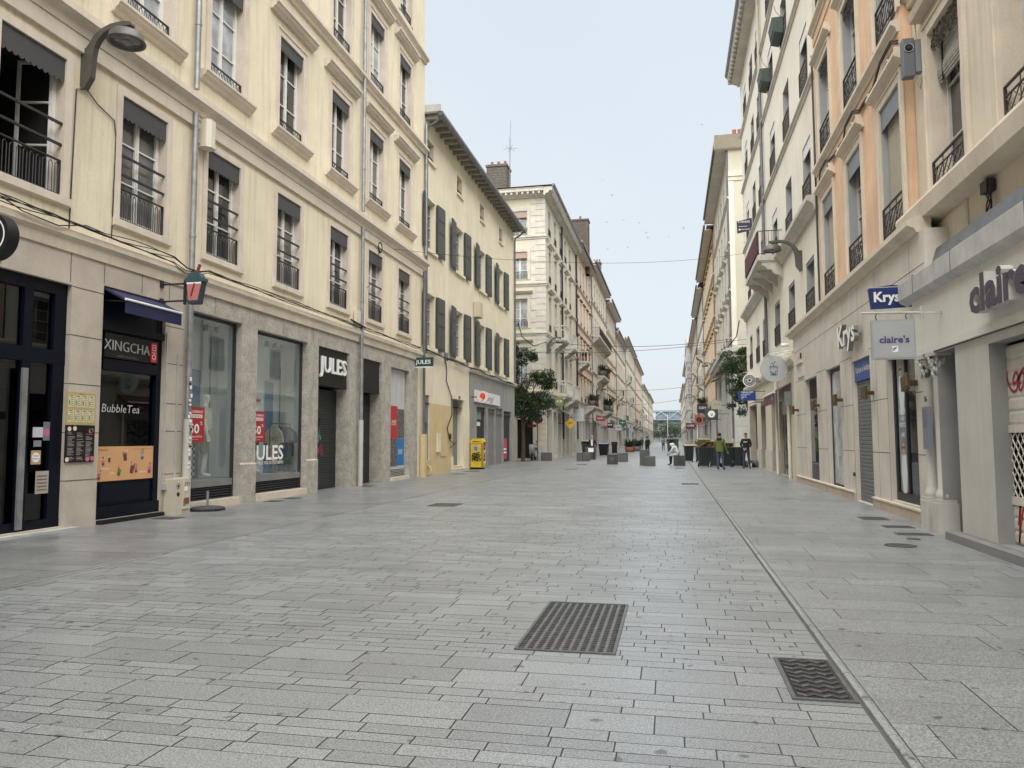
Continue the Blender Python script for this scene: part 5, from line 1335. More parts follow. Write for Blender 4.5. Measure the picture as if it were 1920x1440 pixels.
m = MB(fc); m.face([(uC0-.7, .75, 20.0), (uC1, .75, 20.0), (uC1, -5, 21.3), (uC0+4, -5, 21.3)], tile); m.face([(uC0-.7, .75, 20.0), (uC0+4, -5, 21.3), (uC0+4, -8, 21.3), (uC0-.7, -12, 20.0)], tile); m.face([(uC0+4, -5, 21.3), (uC1, -5, 21.3), (uC1, -12, 20), (uC0-.7, -12, 20)], tile)
m.face([(uC1, 0, 0), (uC1, -12, 0), (uC1, -12, 20), (uC1, 0, 20)], creamC); part(m, 'roof', Cb, recalc=False)
chimney(Cb, frS(60.9), -14.75, -13.05, -.8, .8, 19.5, 24.4, brickD, 3)
m = MB(); m.box(-8.7, -6.2, 58, 59, 20.3, 20.9, brickD); 
m = MB(); m.box(-11.6, -9.9, 57.6, 58.4, 20.1, 21.0, tile); part(m, 'roof_lantern', Cb)
m = MB(fc)
for c in (cc[1], cc[2]): pass
inst(balcony(2.3, .95, stoneG, iron, 'bars', 1.0, 2, .22, True), Cb, (XC, cc[1]+.2, 9.35), ROT['L'])
inst(balcony(2.3, .95, stoneG, iron, 'bars', 1.0, 2, .22, True), Cb, (XC, cc[3]-.2, 9.35), ROT['L'])
inst(balcony(3.4, 1.1, stoneG, iron, 'bars', 1.0, 2, .22, True), Cb, (XC, cc[1]+.4, 5.0), ROT['L'])
inst(balcony(3.4, 1.1, stoneG, iron, 'bars', 1.0, 2, .22, True), Cb, (XC, cc[3]-.1, 5.0), ROT['L'])
m = MB(fc); pipe(m, 62.1, .12, 1.5, 19.3, .07, iron, False); pipe(m, 71.9, .12, 1.5, 19.3, .07, iron, False); part(m, 'drainpipe', Cb)
shops(Cb, fc, uC0, uC1, 4.8, 77, stoneG)
m = MB(fs); m.wall(XC-12, XC, 0, 4.8, [(XC-2.15, XC-.98+.0, .12, 2.95, .3)], .02, creamC, .3, stoneG); part(m, 'ground_floor_wall', Cb, recalc=False)
m = MB(fs); m.box(XC-2.15, XC-.98, -.3, -.25, .12, 2.95, black); part(m, 'door', Cb)
m = MB(fs); m.box(XC-1.0, XC+.06, .022, .07, 0, 1.0, stoneG)
z = 1.05
while z < 4.4: m.box(XC-.55, XC+.03, .022, .05, z, z+.36, stoneT); z += .40
m.box(XC-1.1, XC+.0, .03, .06, 0, .99, stoneG) if False else None
part(m, 'plinth', Cb)
an = thing('television_antenna', 'tall thin mast antenna with crossed rods beside the dark chimney', 'antenna', (-12.6, 60, 20))
m = MB(); m.tube([(-12.78, 60, 20.2), (-12.72, 60, 26.5)], .035, zincM, 5); m.tube([(-12.72, 60, 26.5), (-12.66, 60, 28.0)], .016, zincM, 4)
for a in (0, 1.05, 2.1): m.tube([(-12.7-.6*math.cos(a), 60-.6*math.sin(a), 25.6+.05*a), (-12.7+.6*math.cos(a), 60+.6*math.sin(a), 25.6-.05*a)], .014, zincM, 4)
part(m, 'mast', an)
an = thing('television_antenna', 'small slanting rake antenna on a red pot near the corner roof edge', 'antenna', (-11, 60, 20.2))
m = MB(); m.tube([(-11.9, 60, 20.0), (-11.9, 60, 21.4)], .12, terra, 8); m.tube([(-11.9, 60, 21.3), (-11.9, 60, 22.0), (-11.0, 60, 22.4)], .03, zincL, 4); m.tube([(-11.8, 60, 21.6), (-11.4, 60, 22.1)], .03, zincL, 4); part(m, 'mast', an)

R5 = lambda a, h, n, st, st2=None: [(a+i*h, a+i*h+h*.62, st if i < n-1 else (st2 or st)) for i in range(n)]
b = farb('pinkish building with small stone balconies, second beyond the side street on the left', 'L', -8.9, 72.0, 86.5, 20.2, pinkst, R5(5.3, 3.8, 4, 'warm', 'plain'), 5, 1.1, 1, bal=((75.5, 9.2, 2.6, .95, True), (81.5, 5.0, 4.2, 1.1, False)), roofh=2.2)
chimney(b, frS(82), -10.4, -8.55, -.7, .7, 19.5, 25.6, brickR, 1)
b = farb('grey brown building with long plant balconies, third beyond the left side street', 'L', -8.9, 86.5, 108, 21.6, greige, R5(5.3, 4.1, 4, 'stone', 'plain'), 7, 1.1, 2, bal=((97, 13.6, 18, .9, False), (97, 9.3, 8.0, .95, False), (103, 5.2, 7, 1.0, False)), roofh=2.4, roofm=zincM)
chimney(b, frS(105), -10.4, -9.3, -.5, .5, 22, 26.2, brickR, 3)
b = farb('brownish building with a dark overhanging roof, fourth beyond the left side street', 'L', -9.0, 108, 127, 21.0, pinkst, R5(5.2, 4.0, 4, 'warm', 'plain'), 7, 1.1, 3, roofh=2.6, roofm=slate, over=1.1, eavem=greyDk)
farb('grey stone building with roof dormers, fifth beyond the side street on the left', 'L', -9.0, 127, 152, 19.2, greige, R5(5.2, 3.7, 4, 'stone'), 8, 1.1, 4, mansard=2.6, bal=((133, 9.0, 3, .9, False), (146, 5.0, 4, .9, False)))
farb('tall cream building with iron balconies, sixth beyond the side street on the left', 'L', -8.9, 152, 192, 21.6, creamC, R5(5.2, 4.1, 4, 'val'), 11, 1.2, 5, bal=((158, 13.5, 4, .9, False), (166, 9.4, 3, .9, False), (182, 5.2, 6, .9, False)), roofh=3)
farb('pale pink building far along the left side', 'L', -8.9, 192, 238, 21.2, pinkst, R5(5.2, 4.0, 4, 'plain'), 12, 1.2, 6, bal=((200, 5.2, 6, .9, False), (225, 9.2, 4, .9, False)), mansard=2.2)
farb('cream building far along the left side beyond the pale pink one', 'L', -8.9, 238, 300, 18.2, whiteE, R5(5.2, 3.4, 4, 'plain'), 15, 1.2, 7, bal=((250, 8.4, 6, .9, False),))
farb('last cream building at the far end of the left side', 'L', -8.9, 300, 375, 19.0, creamC, R5(5.2, 3.5, 4, 'plain'), 16, 1.2, 8)

# ---- D: right side beyond the side street, blank end wall faces the camera
XD = 4.45; YD = 57
D = farb('pale yellow corner building with a tall blank end wall above a wide canopy', 'R', XD, YD, 77, 22.9, creamC, [(8.9, 11.4, 'hood'), (12.5, 15.0, 'hood'), (16.0, 18.3, 'plain'), (19.4, 21.4, 'plain')], 6, 1.15, 20, gh=8.0, eave=1.3, over=1.0, gm=greySh, ledges=True, roofh=2.5)
m = MB(frS(YD)); m.face([(XD, .003, 8.3), (XD+12, .003, 8.3), (XD+12, .003, 22.9), (XD, .003, 22.9)], creamC)
m.box(XD-.03, XD+12, .004, .12, 20.85, 21.2, stoneT); m.box(XD-.03, XD+12, .004, .06, 20.55, 20.84, stoneT); m.box(XD-.01, XD+.35, .004, .03, 8.3, 20.5, whiteE); m.box(XD+.4, XD+12, .004, .05, 8.35, 9.5, stoneG)
m.prism([(.0, 22.9), (.3, 22.95), (.9, 23.6), (1.0, 23.7), (0, 23.8)], XD-1.0, XD+12, 'u', stoneT)
part(m, 'end_wall', D, recalc=False)
m = MB(); m.prism([(XD-.75, YD-.75), (XD+12, YD-.75), (XD+12, YD+.0), (XD, YD), (XD, 77), (XD-.75, 77)], 7.75, 8.05, 'z', zincL); m.prism([(XD-.55, YD-.55), (XD+12, YD-.55), (XD+12, YD), (XD, YD), (XD, 77), (XD-.55, 77)], 7.4, 7.74, 'z', greySh); part(m, 'canopy', D)
m = MB(frS(YD)); m.box(XD+.002, XD+12, .004, .03, 0, 7.4, greySh)
jointlines(m, XD, XD+12, 0, 0, (1.2, 2.4, 3.6, 4.8, 6.0), (), .033); m.box(XD+.25, XD+.65, .034, .05, 3.2, 3.5, SHOPC[7]); m.box(XD+1.0, XD+1.8, .035, .06, 0, 3.0, greyDk); part(m, 'ground_floor_wall', D, recalc=False)
m = MB(); 
for k in range(3): m.lathe([(.16, 0), (.14, .8), (.18, .85), (0, .85)], (XD+.6+k*.4, YD+1.2, 24.0), terra, 8)
m.box(XD+.3, XD+1.8, YD+.9, YD+1.5, 23.2, 24.1, brickR); part(m, 'chimney', D)
farb('ochre building with brown window hoods on the right side', 'R', 4.45, 77, 103, 22.3, ochre, R5(5.3, 4.25, 4, 'warm'), 8, 1.1, 21, eave=1.1, over=1.0, roofh=2.5, roofm=tile, eavem=mat('brown_trim', (.2, .13, .08), .8), bal=((98, 5.2, 5, .9, False),))
farb('greyish building with a steep dark roof on the right side beyond the ochre one', 'R', 4.45, 103, 128, 21.5, whiteE, R5(5.3, 4.0, 4, 'plain'), 8, 1.1, 22, mansard=3.6, over=1.0, bal=((110, 13.2, 3, .9, False), (110, 9.2, 3, .9, False), (108, 5.2, 6, .9, False)), eavem=slate)
farb('cream building with stacked balconies on the right side', 'R', 4.45, 128, 165, 20.8, pinkst, R5(5.3, 3.9, 4, 'val'), 11, 1.2, 23, bal=((134, 13, 3, .9, True), (134, 9.1, 3, .9, True), (146, 5.2, 5, .9, False)), mansard=2.5)
Sc = farb('far cream building partly wrapped in pale scaffold netting on the right', 'R', 4.4, 165, 250, 21.5, creamC, R5(5.3, 4.0, 4, 'plain'), 18, 1.2, 24)
m = MB(frR(4.4)); net = mat('scaffold_netting', (.46, .47, .45), .9, .15, .8, streak=.4)
m.box(166, 186, .9, 1.0, 4.2, 23.5, net); m.box(166, 166.1, 0, .9, 4.2, 23.5, net)
for z in range(6): m.box(165.9, 186, .0, 1.1, 4.2+z*3.4, 4.3+z*3.4, zincM)
for k, ch in enumerate('RÉNOVER'): MBt = None
part(m, 'scaffold_net', Sc)
m = MB(frS(165.85))
for k, ch in enumerate('ROCHET'): m.text(ch, 3.92, .06, 16-k*1.5, 1.0, flat('net_letter', (.25, .2, .2)), 1, .02)
part_each(m, 'letter', Sc)
farb('last cream building at the far end of the right side', 'R', 4.4, 250, 372, 19.0, creamC, R5(5.3, 3.5, 4, 'plain'), 22, 1.2, 25)
# blocks behind, closing the side streets
b = thing('building', 'plain cream building in the left side street behind the tree', 'building', (-28, 50.5, 0))
m = MB(); m.box(-40, -26, 47.7, 53.9, 0, 17, creamC); part(m, 'wall', b)
m = MB(); m.prism([(-41, 47), (-25, 47), (-25, 54.5), (-41, 54.5)], 17, 17.4, 'z', tile); part(m, 'roof', b)
b = thing('building', 'plain cream building closing the right side street', 'building', (28, 51.5, 0))
m = MB(); m.box(22, 40, 46.2, 56.8, 0, 19, creamC); part(m, 'wall', b)
m = MB(); m.prism([(21.3, 46), (40, 46), (40, 56.9), (21.3, 56.9)], 19, 19.4, 'z', tile); part(m, 'roof', b)

# ================================================================ END OF THE STREET
steel = flat('station_steel', (.20, .23, .26)); stL = flat('station_light', (.27, .30, .32)); stG = mat('station_glass', (.16, .21, .25), .2, .4, .3)
S = thing('station_building', 'station building with a steel roof truss closing the far end of the street', 'building', (10, 470, 0))
f_ = frS(470)
m = MB(f_); m.box(-9.5, 40, -10, 0, 14.0, 18.2, stG) ; m.box(-12, 40, -10, .6, 18.2, 19.2, steel); m.box(-12, 40, -10, .5, 13.2, 13.9, steel); part(m, 'upper_level', S)
m = MB(f_)
for k in range(5):
    x = -11.2+k*10; m.tube([(x, .7, 14.0), (x+5, .7, 18.2)], .28, stL, 6); m.tube([(x+5, .7, 18.2), (x+10, .7, 14.0)], .28, stL, 6); m.tube([(x, .7, 13.9), (x, .7, 18.4)], .25, steel, 6)
part(m, 'truss', S)
m = MB(f_); m.box(-12.5, 40, -9, -2, 0, 13.2, mat('station_wall', (.20, .225, .235), .6, .3, .2)); m.box(-12.5, 40, -2, .2, 3.8, 4.8, stL)
for k in range(10): m.box(-12+k*4, -11.7+k*4, -2, -1.8, 4.8, 13.2, stL)
for k in range(6): m.box(-12.5, 40, -2, -1.9, 6+k*1.4, 6.1+k*1.4, stL)
part(m, 'lower_level', S)
m = MB(); m.tube([(-1.7, 330, 0), (-1.7, 330, 11.5)], .12, txtW, 6); m.lathe([(0, 0), (.5, .1), (0, .3)], (-1.7, 330, 11.4), txtW, 8); solo(m, 'lamp_mast', 'tall thin white lamp mast in front of the station', 'street lamp')
# ================================================================ STREET OBJECTS
# covers in the paving
def cover(name, label, x0, x1, y0, y1, kind, group=None, z=.007):
    t = thing(name, label, 'manhole cover', ((x0+x1)/2, (y0+y1)/2, 0), group)
    m = MB(); e = .022
    m.box(x0, x1, y0, y1, -.02, z-.004, castI); 
    for a, b, c, d in ((x0, x1, y0, y0+e), (x0, x1, y1-e, y1), (x0, x0+e, y0+e, y1-e), (x1-e, x1, y0+e, y1-e)): m.box(a, b, c, d, z-.004, z+.004, castL)
    part(m, 'frame', t)
    m = MB()
    if kind == 'knob':
        m.box(x0+.03, x1-.03, y0+.03, y1-.03, z-.0038, z+.0005, castL)
        nx, ny = int((x1-x0-.08)/.055), int((y1-y0-.08)/.048)
        for i in range(nx):
            for j in range(ny):
                x = x0+.045+i*(x1-x0-.09)/(nx-1); y = y0+.045+j*(y1-y0-.09)/(ny-1)
                a = .5 if (j % 2) else -.3
                r_ = .016; m.prism([(x+r_*1.3*math.cos(a+k*math.pi/3), y+r_*.9*math.sin(a+k*math.pi/3)) for k in range(6)], z+.0005, z+.006, 'z', castI)
    elif kind == 'grate':
        m.box(x0+.03, x1-.03, y0+.03, y1-.03, -.02, z-.0035, dark)
        n = 6
        for k in range(9):
            y = y0+.06+k*(y1-y0-.14)/8
            for s in range(n):
                xa = x0+.04+s*(x1-x0-.08)/n; xb = xa+(x1-x0-.08)/n; dy = .035 if s % 2 else -.035
                m.prism([(xa, y-dy/2), (xb, y+dy/2), (xb, y+dy/2+.03), (xa, y-dy/2+.03)], z-.0034, z+.004, 'z', castL if (k+s) % 3 == 0 else castI)
    else:
        m.box(x0+.025, x1-.025, y0+.025, y1-.025, z-.0038, z+.002, castI)
        n = 5
        for k in range(1, n): m.box(x0+.03, x1-.03, y0+(y1-y0)*k/n-.004, y0+(y1-y0)*k/n+.004, z+.002, z+.004, castL)
    part(m, 'plate', t)
cover('manhole_cover', 'large rectangular ribbed iron cover in the middle foreground', -1.10, -.40, 5.26, 6.83, 'knob')
cover('drain_grate', 'iron drain grate with wavy bars beside the kerb line in the foreground', .63, .98, 4.57, 5.39, 'grate')
cover('manhole_cover', 'square iron cover left of the lane in front of the grey display windows', -5.32, -4.69, 16.12, 16.83, 'plain')
for i, (x, y, w_, h_, lab) in enumerate(((-9.3, 12.75, .45, .4, 'small iron cover by the tea shop step'), (-9.38, 16.75, .35, .35, 'small iron cover below the first granite pillar'), (-9.38, 17.7, .35, .35, 'small iron cover below the second display window'), (-9.5, 22.8, .4, .4, 'small iron cover below the second drainpipe'), (-4.9, 37.4, .6, .5, 'iron cover in the lane, level with the yellow mailbox'), (-9.0, 31.5, .6, .5, 'iron cover in front of the boarded door'), (-9.1, 34.2, .7, .5, 'iron cover in front of the grey door'), (-5.2, 44.5, .6, .6, 'far iron cover in the lane before the granite blocks'), (3.55, 14.95, .45, .5, 'iron cover nearest the portrait window on the right'), (3.6, 13.6, .45, .3, 'middle iron cover beside the white colonnettes'), (3.55, 12.6, .5, .25, 'iron cover in front of the recessed doorway'), (.55, 25.5, .55, .5, 'thin iron cover touching the kerb in the distance'), (.35, 39.4, .45, .3, 'iron cover in front of the seated person'))):
    cover('manhole_cover', lab, x-w_/2, x+w_/2, y-h_/2, y+h_/2, 'plain', 'small iron covers in the paving', z=.010)
for (x, y, r, lab) in ((3.0, 11.25, .20, 'round iron cover on the right pavement'), (3.38, 12.0, .09, 'very small round iron cover on the right pavement')):
    m = MB(); m.lathe([(0, .008), (r*.9, .008), (r*.92, .010), (r, .010), (r, 0)], (x, y, .002), castI, 28); solo(m, 'manhole_cover', lab, 'manhole cover')

# ---- mannequins, people ------------------------------------------------------------------------
def figure(name, label, cat, loc, rotz, J, regions, H=1.75, hands=True, group=None, scale=1.0, fem=False, fat=1.0, extra=None):
    """J: joint positions (x right, y forward, z up). regions: dict bone->material"""
    base = dict(pel=(0, 0, .96), sp=(0, 0, 1.12), ch=(0, .01, 1.30), nk=(0, 0, 1.47), hb=(0, .01, 1.56), hd=(0, .02, 1.66), ht=(0, .01, 1.715),
        shL=(-.175, 0, 1.41), shR=(.175, 0, 1.41), elL=(-.225, -.02, 1.13), elR=(.225, -.02, 1.13), wrL=(-.24, .04, .88), wrR=(.24, .04, .88),
        hpL=(-.09, 0, .90), hpR=(.09, 0, .90), knL=(-.10, .02, .50), knR=(.10, .02, .50), anL=(-.10, -.03, .09), anR=(.10, -.03, .09), toL=(-.12, .14, .04), toR=(.12, .14, .04))
    base.update(J)
    rad = dict(pel=(.155, .115), sp=(.145, .105), ch=(.165, .115), nk=(.062, .062), hb=(.070, .082), hd=(.080, .096), ht=(.055, .065), shL=(.072,)*2, shR=(.072,)*2, elL=(.050,)*2, elR=(.050,)*2, wrL=(.032, .03), wrR=(.032, .03),
        hpL=(.100, .1), hpR=(.100, .1), knL=(.066,)*2, knR=(.066,)*2, anL=(.046,)*2, anR=(.046,)*2, toL=(.042, .035), toR=(.042, .035))
    bones = [('pel', 'sp'), ('sp', 'ch'), ('ch', 'nk'), ('nk', 'hb'), ('hb', 'hd'), ('hd', 'ht'), ('ch', 'shL'), ('ch', 'shR'), ('shL', 'elL'), ('shR', 'elR'), ('elL', 'wrL'), ('elR', 'wrR'), ('pel', 'hpL'), ('pel', 'hpR'), ('hpL', 'knL'), ('hpR', 'knR'), ('knL', 'anL'), ('knR', 'anR'), ('anL', 'toL'), ('anR', 'toR')]
    names = list(base); P = {k: Vector(v) for k, v in base.items()}
    if hands:
        for s in 'LR':
            w_, e = P['wr'+s], P['el'+s]; d = (w_-e).normalized(); sx = -1 if s == 'L' else 1
            fwd = Vector((0, 1, 0)); side = (fwd-d*fwd.dot(d)).normalized(); nrm = d.cross(side)
            pm_ = w_+d*.055; P['pm'+s] = pm_; rad['pm'+s] = (.030, .020); bones.append(('wr'+s, 'pm'+s)); names.append('pm'+s)
            for k, (o, L) in enumerate(((.027, .060), (.009, .068), (-.009, .064), (-.027, .050))):
                a, b_, c = 'f%d%sa' % (k, s), 'f%d%sb' % (k, s), 'f%d%sc' % (k, s)
                P[a] = pm_+d*.035+side*o; P[b_] = P[a]+d*L*.55+nrm*.006*sx; P[c] = P[b_]+d*L*.42+nrm*.018*sx
                for n_, r_ in ((a, .011), (b_, .0095), (c, .0075)): rad[n_] = (r_, r_); names.append(n_)
                bones += [('pm'+s, a), (a, b_), (b_, c)]
            a, b_ = 'tA'+s, 'tB'+s; P[a] = w_+d*.045+side*.036; P[b_] = P[a]+d*.035+side*.018
            rad[a] = (.012,)*2; rad[b_] = (.009,)*2; names += [a, b_]; bones += [('pm'+s, a), (a, b_)]
    idx = {n: i for i, n in enumerate(names)}
    me = bpy.data.meshes.new('fig'); me.from_pydata([P[n] for n in names], [(idx[a], idx[b_]) for a, b_ in bones], [])
    o = bpy.data.objects.new('fig', me); C.objects.link(o)
    sk = o.modifiers.new('s', 'SKIN'); sk.use_smooth_shade = True
    for n in names:
        v = me.skin_vertices[0].data[idx[n]]; r_ = rad[n]; k = fat if n in ('pel', 'sp', 'ch', 'shL', 'shR', 'elL', 'elR') else 1
        v.radius = (r_[0]*k, (r_[1] if len(r_) > 1 else r_[0])*k); v.use_root = (n == 'pel')
    ss = o.modifiers.new('u', 'SUBSURF'); ss.levels = 2 if hands else 1
    dg = bpy.context.evaluated_depsgraph_get(); dg.update()
    out = bpy.data.meshes.new_from_object(o.evaluated_get(dg)); bpy.data.objects.remove(o)
    out.name = 'body'; out.materials.clear()
    mats = []; 
    def mi(m_):
        if m_ not in mats: mats.append(m_); out.materials.append(m_)
        return mats.index(m_)
    def reg(a, b_):
        if a[:2] in ('pm', 'tA') or a[0] == 'f' or b_[:2] in ('pm',): return 'hand'
        if (a, b_) in (('nk', 'hb'), ('hb', 'hd'), ('hd', 'ht')): return 'head'
        if a[:2] == 'el': return 'forearm'
        if a[:2] in ('sh',): return 'arm'
        if a[:2] == 'hp': return 'thigh'
        if a[:2] == 'kn': return 'shin'
        if a[:2] == 'an': return 'foot'
        if b_[:2] == 'hp': return 'hips'
        return 'torso'
    for p in out.polygons:
        c = p.center; best = None
        for a, b_ in bones:
            A_, B_ = P[a], P[b_]; ab = B_-A_; t = max(0, min(1, (c-A_).dot(ab)/max(1e-9, ab.length_squared))); q_ = A_+ab*t
            rr_ = rad[a][0]*(1-t)+rad[b_][0]*t
            dd = (c-q_).length-rr_
            if best is None or dd < best[0]: best = (dd, reg(a, b_), t)
        r_ = best[1]
        if r_ == 'torso' and c.z < P['sp'].z-.06 and 'belt' in regions: r_ = 'hips'
        if r_ == 'thigh' and best[2] > regions.get('short_at', 2): r_ = 'knee'
        if r_ == 'arm' and best[2] > regions.get('sleeve_at', 2): r_ = 'forearm'
        if r_ == 'torso' and c.z > P['nk'].z+.01: r_ = 'head'
        p.material_index = mi(regions.get(r_, regions.get('torso'))); p.use_smooth = True
    # facial relief as part of the same mesh
    bm = bmesh.new(); bm.from_mesh(out)
    hd = P['hd']; fw = Vector(extra.get('face', (0, 1, 0))) if extra else Vector((0, 1, 0)); rt = fw.cross(Vector((0, 0, 1))).normalized()
    for c_, r_ in ((hd+fw*.098+Vector((0, 0, -.022)), .016), (hd+rt*.082+Vector((0, 0, -.02)), .020), (hd-rt*.082+Vector((0, 0, -.02)), .020), (hd+fw*.088+Vector((0, 0, -.062)), .015)):
        mm = bmesh.ops.create_uvsphere(bm, u_segments=8, v_segments=6, radius=r_, matrix=Matrix.Translation(c_))
        for v in mm['verts']:
            for f in v.link_faces: f.material_index = mi(regions['head'])
    bm.to_mesh(out); bm.free()
    root = thing(name, label, cat, loc, group); root.rotation_euler = (0, 0, rotz); root.scale = (scale,)*3
    ob = bpy.data.objects.new('body', out); C.objects.link(ob); ob.parent = root
    def kid(mb, nm):
        q_ = bpy.data.objects.new(nm, mb.data(nm)); C.objects.link(q_); q_.parent = root; return q_
    if regions.get('hair'):
        m = MB(); m.ell(tuple(hd-fw*.012+Vector((0, 0, .026))), (.082, .096, .078), regions['hair'], 14, 10, .12)
        m.ell(tuple(hd-fw*.035+Vector((0, 0, -.01))), (.078, .066, .074), regions['hair'], 12, 8); kid(m, 'hair')
    if regions.get('eyes', True) and hands:
        m = MB()
        for s in (-1, 1): m.ell(tuple(hd+fw*.088+rt*.032*s+Vector((0, 0, .004))), (.011, .008, .007), regions.get('eye', txtK), 6, 4)
        m.ell(tuple(hd+fw*.091+Vector((0, 0, -.052))), (.024, .008, .006), regions.get('lip', flat('lip', (.25, .10, .08))), 6, 4); kid(m, 'face')
    return root, kid, P
deR = {'head': manneq, 'hand': manneq, 'forearm': manneq, 'knee': manneq, 'shin': manneq, 'foot': flat('shoe_white', (.62, .62, .60))}
def cloth(name, col): return mat(name, col, .9, .18, 8, fine=.1, fs=60, bump=.4, bs=14)
r_, kid, P = figure('mannequin', 'bald white mannequin in a cream shirt and taupe shorts behind the first display window', 'mannequin', (-10.55, 15.66, .60), RD(-52), dict(), dict(deR, torso=cloth('shirt_cream', (.52, .50, .42)), arm=cloth('shirt_cream', (.52, .50, .42)), thigh=cloth('shorts_taupe', (.17, .155, .13)), hips=cloth('shorts_taupe', (.17, .155, .13)), short_at=.95, sleeve_at=.8, eye=manneq, lip=manneq), scale=1.13, hands=True)
m = MB(); m.lathe([(.205, .98), (.215, 1.1), (.20, 1.3), (.19, 1.42)], (0, 0, 0), MATS['shirt_cream'], 16); 
for s in (-1, 1): m.lathe([(.125, .50), (.125, .6), (.12, .75), (.11, .92)], (s*.10, .01, 0), MATS['shorts_taupe'], 12)
m.v = [(a, b*.72, c) for a, b, c in m.v]; kid(m, 'loose_clothing')
r_, kid, P = figure('mannequin', 'white mannequin with a red scarf mostly hidden behind the granite pillar', 'mannequin', (-10.50, 17.76, .60), RD(-60), dict(), dict(deR, torso=cloth('shirt_white', (.6, .6, .6)), arm=cloth('shirt_white', (.6, .6, .6)), thigh=cloth('shorts_dark', (.03, .06, .04)), hips=cloth('shorts_dark', (.03, .06, .04)), short_at=.9, sleeve_at=.8, eye=manneq, lip=manneq), scale=1.13)
m = MB(); m.lathe([(.03, 0), (.11, .02), (.12, .07), (.09, .10), (.05, .10)], (0, 0, 1.62), flat('scarf_red', (.45, .03, .03)), 12); kid(m, 'hat')
# checked panel and clothes rail in the windows
m = MB(fA)
for i in range(5):
    for j in range(11): m.box(15.22+i*.07, 15.29+i*.07, -.90, -.87, .60+j*.07, .67+j*.07, txtW if (i+j) % 2 else black)
solo(m, 'checked_panel', 'black and white chequered panel standing beside the bald mannequin', 'display panel')
rk = thing('clothes_rail', 'black clothes rail with hanging shirts in the second display window', 'clothes rail', (-10.55, 19.1, .6))
m = MB(fA); 
for u in (18.6, 19.7): m.tube([(u, -.72, .6), (u, -.72, 1.92)], .014, iron, 6); m.tube([(u, -.9, .61), (u, -.5, .61)], .014, iron, 6)
m.tube([(18.6, -.72, 1.92), (19.7, -.72, 1.92)], .014, iron, 6); part(m, 'frame', rk)
for i, (u, cn, col, w_, h_) in enumerate(((18.82, 'sand', (.42, .36, .28), .22, .85), (19.12, 'navy', (.02, .035, .10), .26, .82), (19.30, 'grey', (.12, .12, .13), .30, .88), (19.50, 'black', (.015, .015, .02), .28, .80))):
    t = thing('hanging_shirt', '%s shirt on the black clothes rail' % cn, 'shirt', (-10.56, u, 1.0), 'shirts on the clothes rail')
    mt = cloth('shirt_'+cn, col); m = MB(); cy_ = u; f_ = frS(u)
    m = MB(f_); xx = -10.57
    m.prism([(xx-w_, 1.68), (xx-.07, 1.84), (xx-.03, 1.80), (xx+.03, 1.80), (xx+.07, 1.84), (xx+w_, 1.68), (xx+w_+.06, 1.42), (xx+w_-.06, 1.40), (xx+w_-.07, 1.84-h_), (xx-w_+.07, 1.84-h_), (xx-w_+.06, 1.40), (xx-w_-.06, 1.42)], -.04, .04, 'd', mt); part(m, 'fabric', t, bevel=.012)
    m = MB(f_); m.tube([(xx, 0, 1.80), (xx, 0, 1.90), (xx+.02, 0, 1.93)], .006, iron, 4)
    if i == 0: m.text('243', xx, .042, 1.45, .12, redP, 1, .002, .01)
    part(m, 'hanger', t)

# passers-by
SK = skin
def R_(top, bot, shoe, hair=hairD, **k): return dict(dict(head=SK, hand=SK, torso=top, arm=top, forearm=top, hips=bot, thigh=bot, knee=bot, shin=bot, foot=shoe, hair=hair, belt=1), **k)
jean = cloth('jeans_blue', (.055, .075, .115)); jeanD = cloth('jeans_dark', (.035, .042, .062)); shoeK = flat('shoe_dark', (.02, .018, .016)); olive = cloth('jacket_olive', (.115, .135, .035)); blk = cloth('fabric_black', (.012, .012, .014)); wht = cloth('fabric_white', (.58, .58, .62)); 
r_, kid, P = figure('person', 'man in an olive green jacket and blue jeans seen from behind by the bins', 'person', (2.22, 37.4, .004), RD(-25), dict(elR=(.25, .02, 1.14), wrR=(.30, .12, .90), elL=(-.24, .0, 1.13), wrL=(-.20, .13, .92), hpL=(-.10, 0, .9), anL=(-.11, -.05, .09), knR=(.11, .05, .5), anR=(.12, .05, .09), toR=(.15, .22, .04), toL=(-.12, .12, .04)), R_(olive, jean, shoeK), fat=1.12)
m = MB(); m.lathe([(.06, 0), (.12, .0), (.13, .05), (.10, .10), (.07, .08)], (0, -.03, 1.42), blk, 14); kid(m, 'hood')
m = MB(); m.lathe([(.19, 0), (.20, .12), (.185, .3)], (0, 0, .86), olive, 16); m.v = [(a, b*.75, c) for a, b, c in m.v]; kid(m, 'jacket_hem')
r_, kid, P = figure('person', 'man in a black sweatshirt with hands joined standing by the quoined corner', 'person', (3.55, 38.9, .004), RD(160), dict(elL=(-.25, .02, 1.14), wrL=(-.06, .20, .98), elR=(.25, .02, 1.14), wrR=(.06, .20, .98), knL=(-.13, .03, .5), anL=(-.17, 0, .09), toL=(-.22, .16, .04), hd=(0, .03, 1.655)), R_(blk, jeanD, shoeK), fat=1.12)
m = MB(); m.box(-.09, .09, .128, .133, 1.30, 1.325, txtW); kid(m, 'print')
r_, kid, P = figure('person', 'man in a dark suit and white shirt walking between the granite blocks', 'person', (-5.72, 55.6, 0), RD(178), dict(elL=(-.27, -.02, 1.14), wrL=(-.30, .08, .90), elR=(.27, -.02, 1.14), wrR=(.33, .06, .92), knL=(-.11, .06, .5), anL=(-.12, .10, .09), toL=(-.13, .27, .04), anR=(.11, -.1, .10), toR=(.12, .07, .04)), R_(blk, blk, shoeK, hair=flat('hair_grey', (.25, .25, .25))), fat=1.15)
